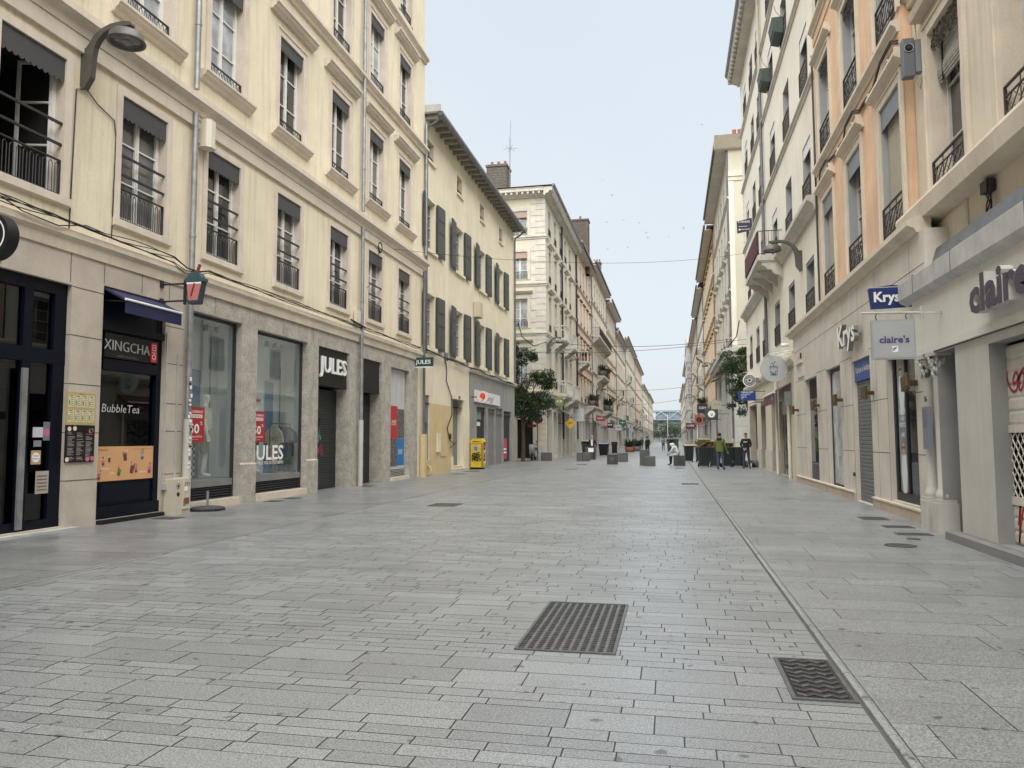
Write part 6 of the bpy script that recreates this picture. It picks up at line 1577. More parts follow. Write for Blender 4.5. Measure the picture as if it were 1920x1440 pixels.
m = MB(); m.prism([(-.065, 1.0), (.065, 1.0), (.085, 1.42), (.02, 1.47), (-.02, 1.47), (-.085, 1.42)], -.155, -.115, 'd', wht); m.v = [(a, -b, c) for a, b, c in m.v]; kid(m, 'shirt_front')
r_, kid, P = figure('person', 'person in a white hooded top sitting hunched on a granite block', 'person', (.33, 43.35, 0), RD(72), dict(pel=(0, -.03, .62), sp=(0, .04, .78), ch=(0, .16, .97), nk=(0, .29, 1.08), hb=(0, .36, 1.10), hd=(0, .42, 1.13), ht=(0, .44, 1.18), shL=(-.17, .22, 1.05), shR=(.17, .22, 1.05), elL=(-.20, .34, .80), elR=(.20, .34, .80), wrL=(-.10, .52, .66), wrR=(.10, .52, .66), hpL=(-.09, .03, .62), hpR=(.09, .03, .62), knL=(-.12, .44, .56), knR=(.12, .44, .56), anL=(-.12, .42, .10), anR=(.12, .46, .10), toL=(-.14, .58, .04), toR=(.14, .62, .04)), R_(wht, cloth('trousers_white', (.5, .5, .52)), shoeK, hair=wht, shin=blk), extra=dict(face=(0, .8, -.6)), fat=1.15)
m = MB(); m.ell((0, .33, 1.14), (.12, .14, .12), wht, 12, 8); kid(m, 'hood')
def small_person(label, x, y, rot, top, bot, hair=hairD, step=.12, group=None):
    return figure('person', label, 'person', (x, y, 0), RD(rot), dict(knL=(-.10, step*.7, .5), anL=(-.10, step, .09), toL=(-.11, step+.17, .04), anR=(.10, -step, .10), toR=(.11, -step+.17, .04), wrL=(-.22, -.05, .9), wrR=(.22, .1, .9)), R_(top, bot, shoeK, hair=hair), hands=False, group=group)
small_person('person in black walking just beyond the twin granite blocks', -2.25, 72.5, 20, blk, blk)
small_person('distant person in a grey top walking left of a companion', -1.1, 99, 10, cloth('fabric_grey', (.2, .2, .2)), jeanD)
small_person('distant person in a black top walking beside the grey one', -.45, 99, -5, blk, jeanD)
small_person('person in black standing in front of the green container', -.05, 86, 30, blk, blk)
small_person('far person in pale clothes near the left terraces', -3.0, 92, 0, wht, jean)
small_person('far person in red beyond the walking pair', .15, 125, 170, cloth('fabric_red', (.35, .05, .05)), jeanD)
small_person('dark haired person half hidden behind the row of bins', 2.05, 47.5, 190, blk, blk)
small_person('far person in black beside the left terraces', -4.0, 104, 30, blk, jeanD)

# ---- granite blocks
def block(label, x0, x1, y0, y1, h, mt, g='granite blocks across the lane'):
    m = MB(); m.box(x0, x1, y0, y1, .003, h, mt); return solo(m, 'granite_block', label, 'granite block', g, bevel=.02)
block('granite block on the left pavement beside the parked scooter', -8.92, -8.22, 52.0, 52.65, .58, granM)
block('low granite block at the left of the pair by the man in the suit', -6.38, -5.98, 51.6, 52.2, .58, granM)
block('low granite block at the right of the pair by the man in the suit', -5.96, -5.50, 51.6, 52.2, .58, granM)
block('taller granite block with a torn white notice behind the low pair', -6.25, -5.5, 55.5, 56.1, .95, granD)
pb_ = block('dark painted granite block in the middle of the lane', -3.76, -3.16, 44.9, 45.5, .58, granD)
block('grey granite block just behind the dark painted one', -3.55, -2.85, 50, 50.6, .58, granM)
block('taller block of the twin granite blocks', -1.80, -1.25, 43.3, 43.9, .88, granM)
block('lower block of the twin granite blocks', -1.50, -.92, 42.5, 43.1, .53, granM)
block('granite block with the seated person on it', .06, .70, 43.1, 43.7, .56, granD)
m = MB(); m.box(-6.0, -5.62, 55.47, 55.49, .55, .85, txtW); solo(m, 'notice', 'torn white notice pasted on the taller granite block', 'notice')
m = MB(frS(44.895)); m.prism([(-3.62, .42), (-3.30, .46), (-3.36, .25), (-3.48, .14), (-3.58, .26)], .001, .006, 'd', granM); part(m, 'painted_emblem', pb_)

# ---- wheelie bins
def bin_(label, x, y, rot, w_=.58, d_=.70, h_=1.02, lidm=binY, open_=0, group='wheelie bins along the kerb', bodym=binG, heap=0):
    t = thing('wheelie_bin', label, 'wheelie bin', (x, y, 0), group); t.rotation_euler = (0, 0, RD(rot))
    def kid(mb, nm, **k):
        o = bpy.data.objects.new(nm, mb.data(nm, **k)); C.objects.link(o); o.parent = t; return o
    m = MB(); a, b = w_/2*.80, d_/2*.80; A_, B_ = w_/2, d_/2
    vs = [(-a, -b, .06), (a, -b, .06), (a, b, .06), (-a, b, .06), (-A_, -B_, h_), (A_, -B_, h_), (A_, B_, h_), (-A_, B_, h_)]
    m.mesh(vs, [(0, 1, 2, 3), (4, 5, 6, 7), (0, 1, 5, 4), (1, 2, 6, 5), (2, 3, 7, 6), (3, 0, 4, 7)], bodym)
    for s in (-1, 1): m.box(s*w_*.28-.015, s*w_*.28+.015, -B_-.012, -B_*.85, .3, h_-.05, bodym)
    kid(m, 'body', bevel=.02)
    m = MB(); m.box(-A_-.03, A_+.03, -B_-.03, B_+.03, h_-.05, h_+.01, bodym); m.tube([(-A_*.8, B_+.08, h_), (A_*.8, B_+.08, h_)], .02, bodym, 6); kid(m, 'rim', bevel=.01)
    m = MB()
    if open_ == 0: m.prism([(-B_-.05, h_+.012), (B_+.05, h_+.012), (B_+.05, h_+.06), (0, h_+.10), (-B_-.05, h_+.05)], -A_-.04, A_+.04, 'u', lidm)
    else:
        c, s = math.cos(RD(open_)), math.sin(RD(open_)); L = d_+.1
        m.prism([(B_+.05, h_+.02), (B_+.05-L*c, h_+.02+L*s), (B_+.05-L*c+.05*s, h_+.07+L*s), (B_+.05, h_+.08)], -A_-.04, A_+.04, 'u', lidm)
    kid(m, 'lid', bevel=.012)
    for s in (-1, 1):
        m = MB(); m.lathe([(0, -.03), (.1, -.03), (.1, .03), (0, .03)], (s*(w_/2*.8+.02), b-.02, .10), black, 14, 'x'); kid(m, 'wheel')
    return t
bin_('dark green bin at the left end of the front row, heaped with cardboard', 1.62, 41.2, 4, open_=30)
bin_('dark green bin second in the front row under crumpled cardboard', 2.22, 41.35, -3, open_=22)
bin_('dark green bin third in the front row with a tilted yellow lid', 2.80, 41.3, 3, open_=16)
bin_('dark green bin at the right end of the front row behind the olive jacket', 3.36, 41.5, -2)
bin_('dark green bin in the second row nearest the seated person', 1.05, 50.5, 5)
bin_('dark green bin in the second row, middle one', 1.75, 50.3, -4)
bin_('dark green bin in the second row, nearest the shops', 2.5, 48.5, 3, open_=12)
bin_('dark bin with a yellow lid behind the torn notice block on the left', -6.35, 58.5, 6, w_=.95, d_=.8, h_=1.1, open_=14, group='bins on the left pavement')
bin_('black bin with a lavender lid by the left shopfronts', -6.0, 68.5, -4, w_=.85, d_=.8, h_=1.05, lidm=flat('lid_lavender', (.25, .24, .42)), bodym=black, group='bins on the left pavement')
bin_('black bin with a beige lid farther along the left shopfronts', -5.9, 80, 4, w_=.6, lidm=flat('lid_beige', (.4, .36, .28)), bodym=black, open_=14, group='bins on the left pavement')
bin_('small black bin farthest along the left shopfronts', -5.4, 96, 0, w_=.7, h_=.95, lidm=greyDk, bodym=black, group='bins on the left pavement')
q = random.Random(6); card = [flat('cardboard_a', (.30, .20, .11)), flat('cardboard_b', (.38, .27, .16)), flat('cardboard_c', (.18, .09, .05)), flat('packing_white', (.5, .5, .48)), flat('cardboard_gold', (.50, .32, .06))]
for k, (x, y, z, w_, c_, r0, lab) in enumerate(((1.55, 41.2, 1.22, .36, 0, .3, 'flattened brown carton on the left bin'), (1.72, 41.05, 1.38, .42, 4, 1.2, 'golden carton standing on the left bin'), (1.95, 41.2, 1.15, .34, 2, .2, 'dark brown carton wedged between the first two bins'), (2.2, 41.3, 1.2, .40, 1, .5, 'light brown carton leaning on the second bin'), (2.45, 41.2, 1.14, .30, 3, -.4, 'white packing board on the second bin'), (1.4, 41.3, 1.12, .26, 3, .9, 'white crumpled wrapping on the left bin'), (2.75, 41.25, 1.24, .36, 1, -.3, 'bent carton on the third bin'))):
    m = MB(); a, b = w_, w_*.7
    vs = []
    for i in range(4):
        for j in range(3): vs.append((x+(i/3-.5)*a, y+.05*math.sin(i*2+k), z+(j/2-.5)*b*.8*math.cos(r0)+(i/3-.5)*.25*math.sin(r0*3)+q.uniform(-.03, .03)))
    n0 = len(vs); vs += [(p[0], p[1]+.03, p[2]) for p in vs]
    fs = []
    for i in range(3):
        for j in range(2): a_ = i*3+j; fs += [(a_, a_+1, a_+4, a_+3), (n0+a_, n0+a_+3, n0+a_+4, n0+a_+1)]
    m.mesh(vs, fs, card[c_]); solo(m, 'cardboard_box', lab, 'cardboard', 'cardboard heaped on the bins')

# ---- green container, rubbish, scooter, mailbox, parasol foot
t = thing('site_container', 'green metal container standing far down the lane', 'container', (1.4, 88, 0)); grn = mat('container_green', (.018, .075, .048), .6, .2, 3, streak=.3)
m = MB(); m.box(-.5, .72, 88, 90, .1, 1.42, grn); m.box(-.54, .76, 87.95, 90.05, 1.42, 1.5, grn)
for k in range(5): m.box(-.46+k*.25, -.40+k*.25, 87.95, 88, .15, 1.38, grn)
part(m, 'body', t)
t = thing('traffic_sign', 'no entry sign on a slim post at the left street corner', 'traffic sign', (-8.9, 52.8, 0))
m = MB(); m.tube([(-9.25, 52.6, 0), (-9.25, 52.6, 3.3)], .035, zincM, 8); part(m, 'post', t)
m = MB(frS(52.55)); m.disc(-9.2, 2.95, .32, -.01, .01, flat('sign_red', (.22, .02, .025)), 24, .36); m.box(-9.42, -8.98, .011, .014, 2.88, 3.02, txtW); part(m, 'disc', t)
m = MB(frS(52.55)); m.box(-9.95, -9.3, -.01, .01, 2.35, 2.55, MATS['sign_red']); part(m, 'plate', t)
t = thing('scooter', 'silver grey motor scooter parked at the left street corner', 'scooter', (-9.6, 53.0, 0))
sil = flat('scooter_silver', (.33, .33, .34), metal=.3)
for y in (52.4, 53.7):
    m = MB(); m.lathe([(.12, -.05), (.24, -.05), (.27, 0), (.24, .05), (.12, .05)], (-9.62, y, .27), black, 16, 'x'); m.lathe([(0, -.03), (.12, -.03), (.12, .03), (0, .03)], (-9.62, y, .27), sil, 12, 'x'); part(m, 'wheel', t)
m = MB(); m.prism([(52.45, .5), (52.35, .95), (52.5, 1.15), (52.6, 1.1), (52.62, .6), (52.8, .42), (53.2, .42), (53.3, .72), (54.0, .80), (54.0, .62), (53.6, .35), (52.7, .30)], -9.82, -9.42, 'u', sil); m.ell((-9.62, 52.42, .85), (.22, .14, .30), sil, 10, 8); part(m, 'body', t, bevel=.03)
m = MB(); m.box(-9.78, -9.46, 53.2, 53.95, .80, .90, black); part(m, 'seat', t, bevel=.02)
m = MB(); m.tube([(-9.95, 52.62, 1.12), (-9.62, 52.5, 1.16), (-9.29, 52.62, 1.12)], .02, black, 6); m.ell((-9.95, 52.5, 1.35), (.06, .02, .05), black, 8, 6); m.ell((-9.29, 52.5, 1.35), (.06, .02, .05), black, 8, 6); m.tube([(-9.9, 52.6, 1.12), (-9.95, 52.52, 1.33)], .008, black, 4); m.tube([(-9.34, 52.6, 1.12), (-9.29, 52.52, 1.33)], .008, black, 4); part(m, 'handlebar', t)
t = thing('rubbish_pile', 'small heap of dark bags and crates against the black doorway', 'rubbish', (4.0, 41.5, 0)); m = MB(); q = random.Random(3)
for k in range(12): m.ell((3.75+.07*k+q.uniform(-.03, .03), 41+q.uniform(-.4, .4), .14+.1*q.random()), (.16, .15, .14+.05*q.random()), [black, granD, granM, greyDk][k % 4], 7, 5)
for k in range(3): m.box(3.8+k*.2, 3.95+k*.2, 40.5, 40.62, .02, .22, [txtW, black, granM][k])
part(m, 'bag', t)
t = thing('mailbox', 'yellow pillar mailbox covered with graffiti and stickers', 'mailbox', (-9.5, 36.9, 0))
yel = mat('mailbox_yellow', (.58, .42, .03), .5, .18, 4, streak=.25, dirt=(.15, .11, .02))
x0, x1, y0, y1 = -9.83, -9.18, 36.6, 37.15
m = MB(); m.box(x0+.04, x1-.04, y0+.04, y1-.04, 0, .10, black); part(m, 'foot', t)
m = MB(); m.box(x0, x1, y0, y1, .10, 1.30, yel); m.prism([(x0, 1.30), (x1, 1.30), (x1, 1.36), (x1-.10, 1.52), (x0+.10, 1.52), (x0, 1.36)], y0-.01, y1+.01, 'd', yel); part(m, 'body', t, bevel=.015)
f_ = frS(y0); m = MB(f_); m.box(x0+.1, x1-.15, .0, .022, 1.36, 1.39, black); m.box(x0+.05, x1-.05, .002, .012, 1.26, 1.30, mat('yellow_dark', (.3, .2, .02), .6)); m.box(x1-.10, x1+.004, .001, .006, .12, 1.28, MATS['yellow_dark']); part(m, 'slot', t)
m = MB(f_); m.box(x0+.14, x0+.40, .003, .007, .88, 1.20, flat('sticker_silver', (.35, .35, .36))); m.ring(x0+.27, 1.04, .05, .08, .009, black); m.ring(x0+.28, .98, .02, .04, .009, black)
for k in range(7): scribble(m, x0+.30, .008, .38+.055*k, .42, .16, txtK, 80+k, .011, 16, 3)
part(m, 'graffiti', t)
m = MB(lambda u, d, z: (x1+d, u, z)); q = random.Random(2)
for k in range(9): m.box(y0+.06+q.uniform(0, .1), y0+.32+q.uniform(0, .15), .003+.001*k, .0045+.001*k, .3+k*.11, .42+k*.11, [txtW, black, flat('pink_sticker', (.5, .12, .25)), redP, MATS['sticker_silver']][k % 5])
m.box(y0+.05, y1-.05, .02, .06, 1.30, 1.34, black); part(m, 'sticker', t)
t = thing('parasol_base', 'round grey parasol base with a short empty tube in front of the first display window', 'parasol base', (-9.55, 14.45, 0))
m = MB(); m.lathe([(0, .01), (.30, .01), (.34, .03), (.34, .065), (.28, .085), (.05, .10), (0, .10)], (-9.55, 14.35, 0), flat('concrete_dark', (.045, .045, .05), .8), 28)
for k in range(10): a = k*.628; m.box(-9.55+.33*math.cos(a)-.02, -9.55+.33*math.cos(a)+.02, 14.35+.33*math.sin(a)-.02, 14.35+.33*math.sin(a)+.02, .0, .05, MATS['concrete_dark'])
part(m, 'base', t)
m = MB(); m.tube([(-9.55, 14.35, .09), (-9.55, 14.35, .42)], .027, greyDk, 10); m.tube([(-9.55, 14.35, .41), (-9.55, 14.35, .43)], .031, iron, 10); part(m, 'tube', t)

# ---- street lamps on brackets
def wall_lamp(label, X, Y, z, side, reach=.95, k=1.0):
    t = thing('street_lamp', label, 'street lamp', (X, Y, z), 'bracket street lamps on the facades'); t.rotation_euler = (0, 0, ROT[side])
    def kid(mb, nm, **kk):
        o = bpy.data.objects.new(nm, mb.data(nm, **kk)); C.objects.link(o); o.parent = t; return o
    m = MB()
    up = [(0.0, .62), (.10, .62), (.16, .70), (.26, .84), (.40, .94), (.56, 1.0), (.75, 1.02), (reach, 1.0), (reach, .95), (.76, .965), (.58, .945), (.44, .885), (.32, .78), (.25, .64), (.22, .45), (.20, .12), (.07, -.08), (0, -.02)]
    m.prism([(a*k, b*k) for a, b in up], -.055*k, .055*k, 'u', lampG); kid(m, 'bracket', bevel=.012)
    m = MB(); c = (0, (reach-.10)*k, .68*k)
    m.lathe([(.045*k, .28*k), (.045*k, .19*k), (.12*k, .18*k), (.22*k, .165*k), (.27*k, .12*k), (.285*k, .04*k), (.31*k, .0), (.305*k, -.02*k), (.27*k, -.025*k), (.26*k, .0)], c, lampG, 32); hd = kid(m, 'lamp_head')
    m = MB(); m.lathe([(0, .03*k), (.265*k, .03*k), (.265*k, .0), (0, -.01*k)], c, glassC, 28); m.box(-.09*k, .09*k, c[1]-.07*k, c[1]+.07*k, c[2]-.02*k, c[2]-.012*k, greyDk)
    o = bpy.data.objects.new('lens', m.data('lens')); C.objects.link(o); o.parent = hd
    return t
wall_lamp('bracket street lamp on the cream wall, upper left corner', XA, 10.86, 7.58, 'L', .95)
wall_lamp('bracket street lamp beside the ivory balcony on the right', XE, 26.6, 7.15, 'R', 1.05, 1.0)
wall_lamp('bracket street lamp on the corner with grey quoins on the left', XC, 54.4, 7.8, 'L', 1.0, 1.1)
wall_lamp('small far bracket street lamp on the left below the plant balconies', -8.9, 91, 6.7, 'L', 1.0, 1.1)
wall_lamp('farthest bracket street lamp on the left', -8.9, 127, 6.4, 'L', 1.0, 1.1)
wall_lamp('far bracket street lamp on the right before the ochre building', 4.45, 80, 8.2, 'R', 1.0, 1.1)
# electric supply cable down from the first lamp
m = MB(fA); m.tube([(10.95, .02, 7.55), (11.2, .02, 7.40), (11.62, .02, 7.28), (11.68, .02, 7.0), (11.66, .02, 5.1)], .010, cableM, 5)
m.tube([(10.95, .02, 7.55), (10.72, .02, 7.45), (10.68, .02, 5.0)], .012, cableM, 5); solo(m, 'lamp_cable', 'thin dark cable running from the upper left street lamp down beside the window frames', 'cable')
m = MB(fA); q = random.Random(14)
for k in range(5):
    pts = []
    for i in range(60):
        u = 6+i*.38; sag = .05*math.sin(u*1.3+k)+.03*math.sin(u*3.1+k*2); pts.append((u, .15+.012*k, 5.05+sag*(.35 if u > 14 else .7)+.014*k - (.12 if 13.5 < u < 14.3 else 0)))
    m.tube(pts, .009, cableM, 5)
m.tube([(9.0, .16, 5.15), (9.6, .17, 4.98), (10.3, .17, 4.95), (10.9, .16, 5.12), (11.3, .16, 5.1)], .010, cableM, 5); m.tube([(21.8, .16, 5.2), (22.4, .16, 5.15), (22.9, .17, 5.1)], .03, cableM, 5)
m.box(22.3, 22.6, .03, .14, 5.2, 5.6, flat('relay_cream', (.6, .56, .45))); solo(m, 'facade_cable', 'bundle of black cables running along the ledge above the left shops', 'cables')
m = MB(fB)
for k in range(3): m.tube([(29.3+i*.6, .14+.02*k, 5.12+.04*math.sin(i*.9+k)-.006*i*(1 if i < 13 else 1)) for i in range(30)], .018, cableM, 5)
m.box(32.2, 32.5, .03, .12, 5.0, 5.35, greyDk); solo(m, 'facade_cable', 'black cables along the shuttered building above the ground floor', 'cables')
m = MB(fB); m.tube([(32.4, .03, 5.0), (32.55, .04, 4.6), (32.5, .04, 4.1), (33.3, .05, 3.4), (33.35, .05, 2.6), (32.6, .05, 2.0), (32.9, .06, 1.5), (33.6, .08, 1.25), (32.9, .09, 1.1), (33.9, .10, 1.35)], .022, cableM, 5); solo(m, 'loose_cable', 'loose black cable drooping over the cream wall beside the grey door', 'cable')
m = MB(fA)
for k in range(3): m.tube([(24.35+.17*math.cos(a*.6), .06+.01*k, 8.1+.17*math.sin(a*.6)+.02*k) for a in range(12)], .012, cableM, 5)
m.tube([(24.3, .05, 8.0), (24.2, .04, 7.0), (23.3, .04, 6.5)], .009, cableM, 4); solo(m, 'cable_coil', 'coil of black cable hanging below the ledge near the second drainpipe', 'cable')
def catenary(name, lab, a, b, sag, r):
    m = MB(); A_, B_ = Vector(a), Vector(b); m.tube([tuple(A_.lerp(B_, t/24)-Vector((0, 0, sag*4*(t/24)*(1-t/24)))) for t in range(25)], r, cableM, 5); solo(m, name, lab, 'cable')
catenary('overhead_cable', 'thin overhead cable crossing high above the street', (-9.7, 25.5, 8.35), (4.4, 45.5, 12.3), .55, .008)
catenary('overhead_cable', 'upper of the two overhead cables at lamp height', (-8.8, 54.4, 8.6), (4.4, 56.9, 8.75), .45, .018)
catenary('overhead_cable', 'lower of the two overhead cables at lamp height', (-9.8, 47.4, 7.1), (4.4, 45.9, 7.3), .35, .014)
catenary('overhead_cable', 'far overhead cable over the distant lane', (-8.8, 92, 7.5), (4.4, 93, 8.1), .4, .02)
catenary('overhead_cable', 'farthest overhead cable over the distant lane', (-8.8, 127, 7.2), (4.4, 128, 8.6), .4, .025)
m = MB(); m.tube([(4.0, 45.9, 8.4), (3.9, 47, 7.6), (3.6, 50, 7.3), (4.4, 56.9, 8.7)], .03, cableM, 5); m.tube([(-9.6, 47.6, 9.0), (-9.5, 48.5, 8.2), (-9.2, 51, 7.9), (-8.8, 54.3, 8.6)], .03, cableM, 5); solo(m, 'slack_cable', 'slack black cable drooping from the balcony corner to the blank wall', 'cable')

# ---- signs
t = thing('cup_sign', 'sign shaped as a pink drink cup with a dark lid on a wall bracket', 'sign', (-9.1, 13.05, 4.0)); Y = 13.05; f_ = frS(Y); X = -9.06
m = MB(f_); m.prism([(X-.22, 4.56), (X+.24, 4.56), (X+.14, 4.02), (X-.16, 4.02)], -.09, .09, 'd', flat('cup_edge', (.03, .045, .06))); m.prism([(X-.19, 4.52), (X+.21, 4.52), (X+.115, 4.10), (X-.14, 4.10)], .091, .095, 'd', flat('cup_pinkish', (.50, .17, .17))); m.prism([(X-.195, 4.545), (X+.215, 4.545), (X+.205, 4.50), (X-.188, 4.50)], .0955, .098, 'd', txtW); m.v = [(X+(a-X)*.78, Y+(b-Y)*.8, 4.52+(c-4.52)*.8) for a, b, c in m.v]; part(m, 'cup', t)
m = MB(f_); m.prism([(X-.25, 4.56), (X+.27, 4.56), (X+.27, 4.64), (X+.20, 4.66), (X+.14, 4.78), (X-.12, 4.78), (X-.20, 4.66), (X-.25, 4.64)], -.10, .10, 'd', flat('cup_lid_teal', (.035, .075, .085))); m.v = [(X+(a-X)*.78, Y+(b-Y)*.8, 4.52+(c-4.52)*.8) for a, b, c in m.v]; part(m, 'lid', t)
m = MB(f_); m.tube([(X+.02, 0, 4.78), (X+.10, 0, 5.0)], .04, flat('straw_red', (.20, .03, .03)), 8); m.tube([(X-.06, .11, 4.2), (X+.03, .11, 4.52)], .018, MATS['straw_red'], 6); m.v = [(X+(a-X)*.78, Y+(b-Y)*.8, 4.52+(c-4.52)*.8) for a, b, c in m.v]; part(m, 'straw', t)
m = MB(f_)
for z in (4.18, 4.52): m.box(XA, X-.14, -.02, .02, z, z+.03, iron); m.box(XA, XA+.06, -.04, .04, z-.05, z+.08, iron)
m.box(X-.25, X-.22, -.03, .03, 4.12, 4.6, iron); part(m, 'bracket', t)
t = thing('blade_sign', 'dark green rectangular sign reading JULES at the end of the cream building', 'sign', (-9.5, 28.3, 4.3)); f_ = frS(28.3)
m = MB(f_); m.box(-9.93, -9.11, -.05, .05, 4.35, 4.70, flat('jules_green', (.012, .05, .04))); m.box(-9.85, -9.13, -.04, .04, 4.30, 4.345, txtW); part(m, 'panel', t)
m = MB(f_); m.text('JULES', -9.51, .051, 4.45, .15, txtW, 1, .004, .015, width=.62); part(m, 'lettering', t)
t = thing('round_sign', 'black round projecting sign cut by the left edge of the view', 'sign', (-8.9, 8.3, 4.2)); f_ = frS(8.3)
m = MB(f_); m.disc(-8.80, 4.18, .31, -.09, .09, black, 40); m.tube([(XA, 0, 4.2), (-9.1, 0, 4.2)], .02, iron, 6); part(m, 'disc', t)
m = MB(f_); m.ring(-8.80, 4.18, .235, .255, .0915, txtW, 40); m.ring(-8.80, 4.18, .09, .11, .0915, txtW, 30); part(m, 'emblem', t)
def blade(label, Y, x0, x1, z0, z1, col, X, txt='', tcol=None, shape='box', name='blade_sign'):
    t = thing(name, label, 'sign', ((x0+x1)/2, Y, z0)); f_ = frS(Y); cx, cz = (x0+x1)/2, (z0+z1)/2; mt = flat('sgn_%02d%02d%02d' % tuple(int(v*99) for v in col), col)
    m = MB(f_)
    if shape == 'box': m.box(x0, x1, -.05, .05, z0, z1, mt)
    elif shape == 'disc': m.disc(cx, cz, (x1-x0)/2, -.05, .05, mt, 24)
    else: m.prism([(cx, z0), (x1, cz), (cx, z1), (x0, cz)], -.05, .05, 'd', mt)
    near = x0 if X < 0 else x1
    m.box(min(X, near), max(X, near), -.02, .02, cz-.02, cz+.02, iron); part(m, 'panel', t)
    if txt: m = MB(f_); m.text(txt, cx, .051, cz-.06*(z1-z0), (z1-z0)*.28, tcol or txtW, 1, .004, .01, width=(x1-x0)*.7); part(m, 'lettering', t)
    elif shape == 'diamond':
        m = MB(f_); m.prism([(cx+.45*(x1-x0)*.6*math.cos(a*.52), cz+.05+.09*math.sin(a*.52)) for a in range(12)], .051, .056, 'd', flat('loaf_orange', (.45, .16, .02))); m.text('BAKERY', cx, .052, cz-.30, .13, txtK, 1, .004, .01) if False else None; part(m, 'emblem', t)
    return t
blade('yellow diamond sign with an orange loaf', 60, -8.35, -7.45, 2.30, 3.2, (.55, .36, .03), XC, shape='diamond')
blade('pale board sign with a green figure behind the yellow diamond', 66, -8.4, -7.5, 3.05, 4.15, (.45, .50, .50), XC, '', None)
blade('small olive green square sign on the corner building', 56.5, -8.55, -7.95, 4.0, 4.6, (.17, .22, .05), XC, 'O')
blade('red rectangular sign on the left beyond the yellow diamond', 78, -7.6, -6.7, 3.35, 3.85, (.24, .03, .045), -8.9, 'PIZZA')
blade('pale pink sign beside the red one on the left', 86, -7.9, -7.1, 3.0, 3.7, (.45, .25, .26), -8.9)
blade('black sign on the left below the plant balconies', 92, -7.6, -6.9, 2.9, 3.5, (.02, .02, .02), -8.9, 'BAR')
blade('white sign on the left below the plant balconies', 96, -6.9, -6.2, 2.6, 3.3, (.5, .5, .48), -8.9, 'TABAC', txtK)
blade('green pharmacy style sign on the left', 104, -7.0, -6.1, 3.3, 4.1, (.015, .12, .07), -8.9, '+')
blade('grey lilac round sign far on the left', 120, -6.6, -5.8, 2.5, 3.3, (.35, .33, .42), -8.9, shape='disc')
bl1 = blade('dark square sign with a round white emblem on the right', 62, 1.9+.7, 1.9+1.7, 3.0, 3.9, (.06, .055, .06), XD)
m = MB(frS(62)); m.disc(3.1, 3.45, .28, .052, .058, txtW, 24); m.text('u', 3.1, .059, 3.32, .24, txtK, 1, .003, .02); part(m, 'emblem', bl1)
blade('beige board sign with faint lettering on the right', 60, 3.0, 3.75, 3.75, 4.35, (.40, .37, .27), XD, 'LUNETTES', greyDk)
blade('black board sign on the right above the orange square', 76, 2.5, 3.4, 4.0, 4.9, (.015, .015, .02), XD, 'SUSHI')
bl2 = blade('orange square sign with a round black emblem on the right', 72, 2.1, 2.85, 2.8, 3.7, (.34, .10, .06), XD, '', None)
m = MB(frS(72)); m.disc(2.48, 3.25, .24, .052, .058, black, 20); m.tube([(2.42, .06, 3.1), (2.54, .06, 3.4)], .04, MATS['sgn_491205'] if 'sgn_491205' in MATS else terra, 6); part(m, 'emblem', bl2)
blade('maroon awning style sign far on the right', 88, 1.6, 2.6, 2.6, 3.3, (.10, .03, .05), 4.45, 'CAFE')
m = MB(frS(72.5)); m.box(2.30, 2.36, -.03, .03, 0, 2.8, txtW); solo(m, 'white_post', 'slim white post under the orange square sign', 'post')
m = MB(fE); m.tube([(38, .3, 3.3), (38, .75, 3.2)], .03, txtW, 6); m.box(37.5, 39.4, .1, .5, 3.25, 3.6, flat('folded_awning', (.45, .42, .36))); solo(m, 'folded_awning', 'folded pale awning behind the blue bar sign', 'awning')

# ---- trees
def tree(label, x, y, th, cr, z0, z1, n, mt, seed, shape=None, group=None, size=1.0):
    q = random.Random(seed); t = thing('street_tree', label, 'tree', (x, y, 0), group); tops = []
    m = MB(); m.tube([(x, y, 0), (x+.05, y, th*.5), (x, y, th)], [.15, .12, .11], bark, 8)
    for k in range(9):
        a = k*2.4; r = cr*q.uniform(.45, .85); z = q.uniform(z0+.5, z1-.3); p0 = (x, y, th*q.uniform(.75, 1))
        p1 = (x+r*.45*math.cos(a), y+r*.45*math.sin(a), p0[2]+(z-p0[2])*.55); p2 = (x+r*math.cos(a), y+r*math.sin(a), z); m.tube([p0, p1, p2], [.07, .045, .02], bark, 6); tops += [p1, p2]
        for _ in range(3): e = (p2[0]+q.uniform(-.7, .7), p2[1]+q.uniform(-.7, .7), p2[2]+q.uniform(-.6, .6)); m.tube([p2, e], [.02, .008], bark, 4); tops.append(e)
    part(m, 'trunk', t)
    m = MB()
    cl = list(tops)
    for _ in range(26):
        a = q.uniform(0, 6.28); zz = q.uniform(z0, z1); tt = (zz-z0)/(z1-z0); rr = cr*math.sqrt(max(.05, 1-(2*tt-.9)**2*.9))*q.uniform(.35, 1.0); cl.append((x+rr*math.cos(a), y+rr*math.sin(a), zz))
    for c in cl:
        cs = q.uniform(.28, .62)*size; k_ = int(n/len(cl)); 
        for _ in range(k_):
            v = Vector((q.gauss(0, 1), q.gauss(0, 1), q.gauss(0, .6))); v = v.normalized()*cs*q.random()**.4
            p = Vector(c)+v; s = q.uniform(.055, .11)*size; d = Vector((q.gauss(0, 1), q.gauss(0, 1), q.gauss(-.5, .6))).normalized(); e = d.cross(Vector((q.random(), q.random(), 1))).normalized()
            if shape and not shape(p): continue
            m.face([tuple(p-d*s), tuple(p+e*s*.5), tuple(p+d*s), tuple(p-e*s*.5)], mt[0] if q.random() < .65 else mt[1])
    part(m, 'crown', t, recalc=False)
tree('leafy dark green tree in the left side street beside the shuttered building', -9.9, 50.6, 3.0, 2.15, 2.9, 8.2, 19000, (foliD, foliM), 3)
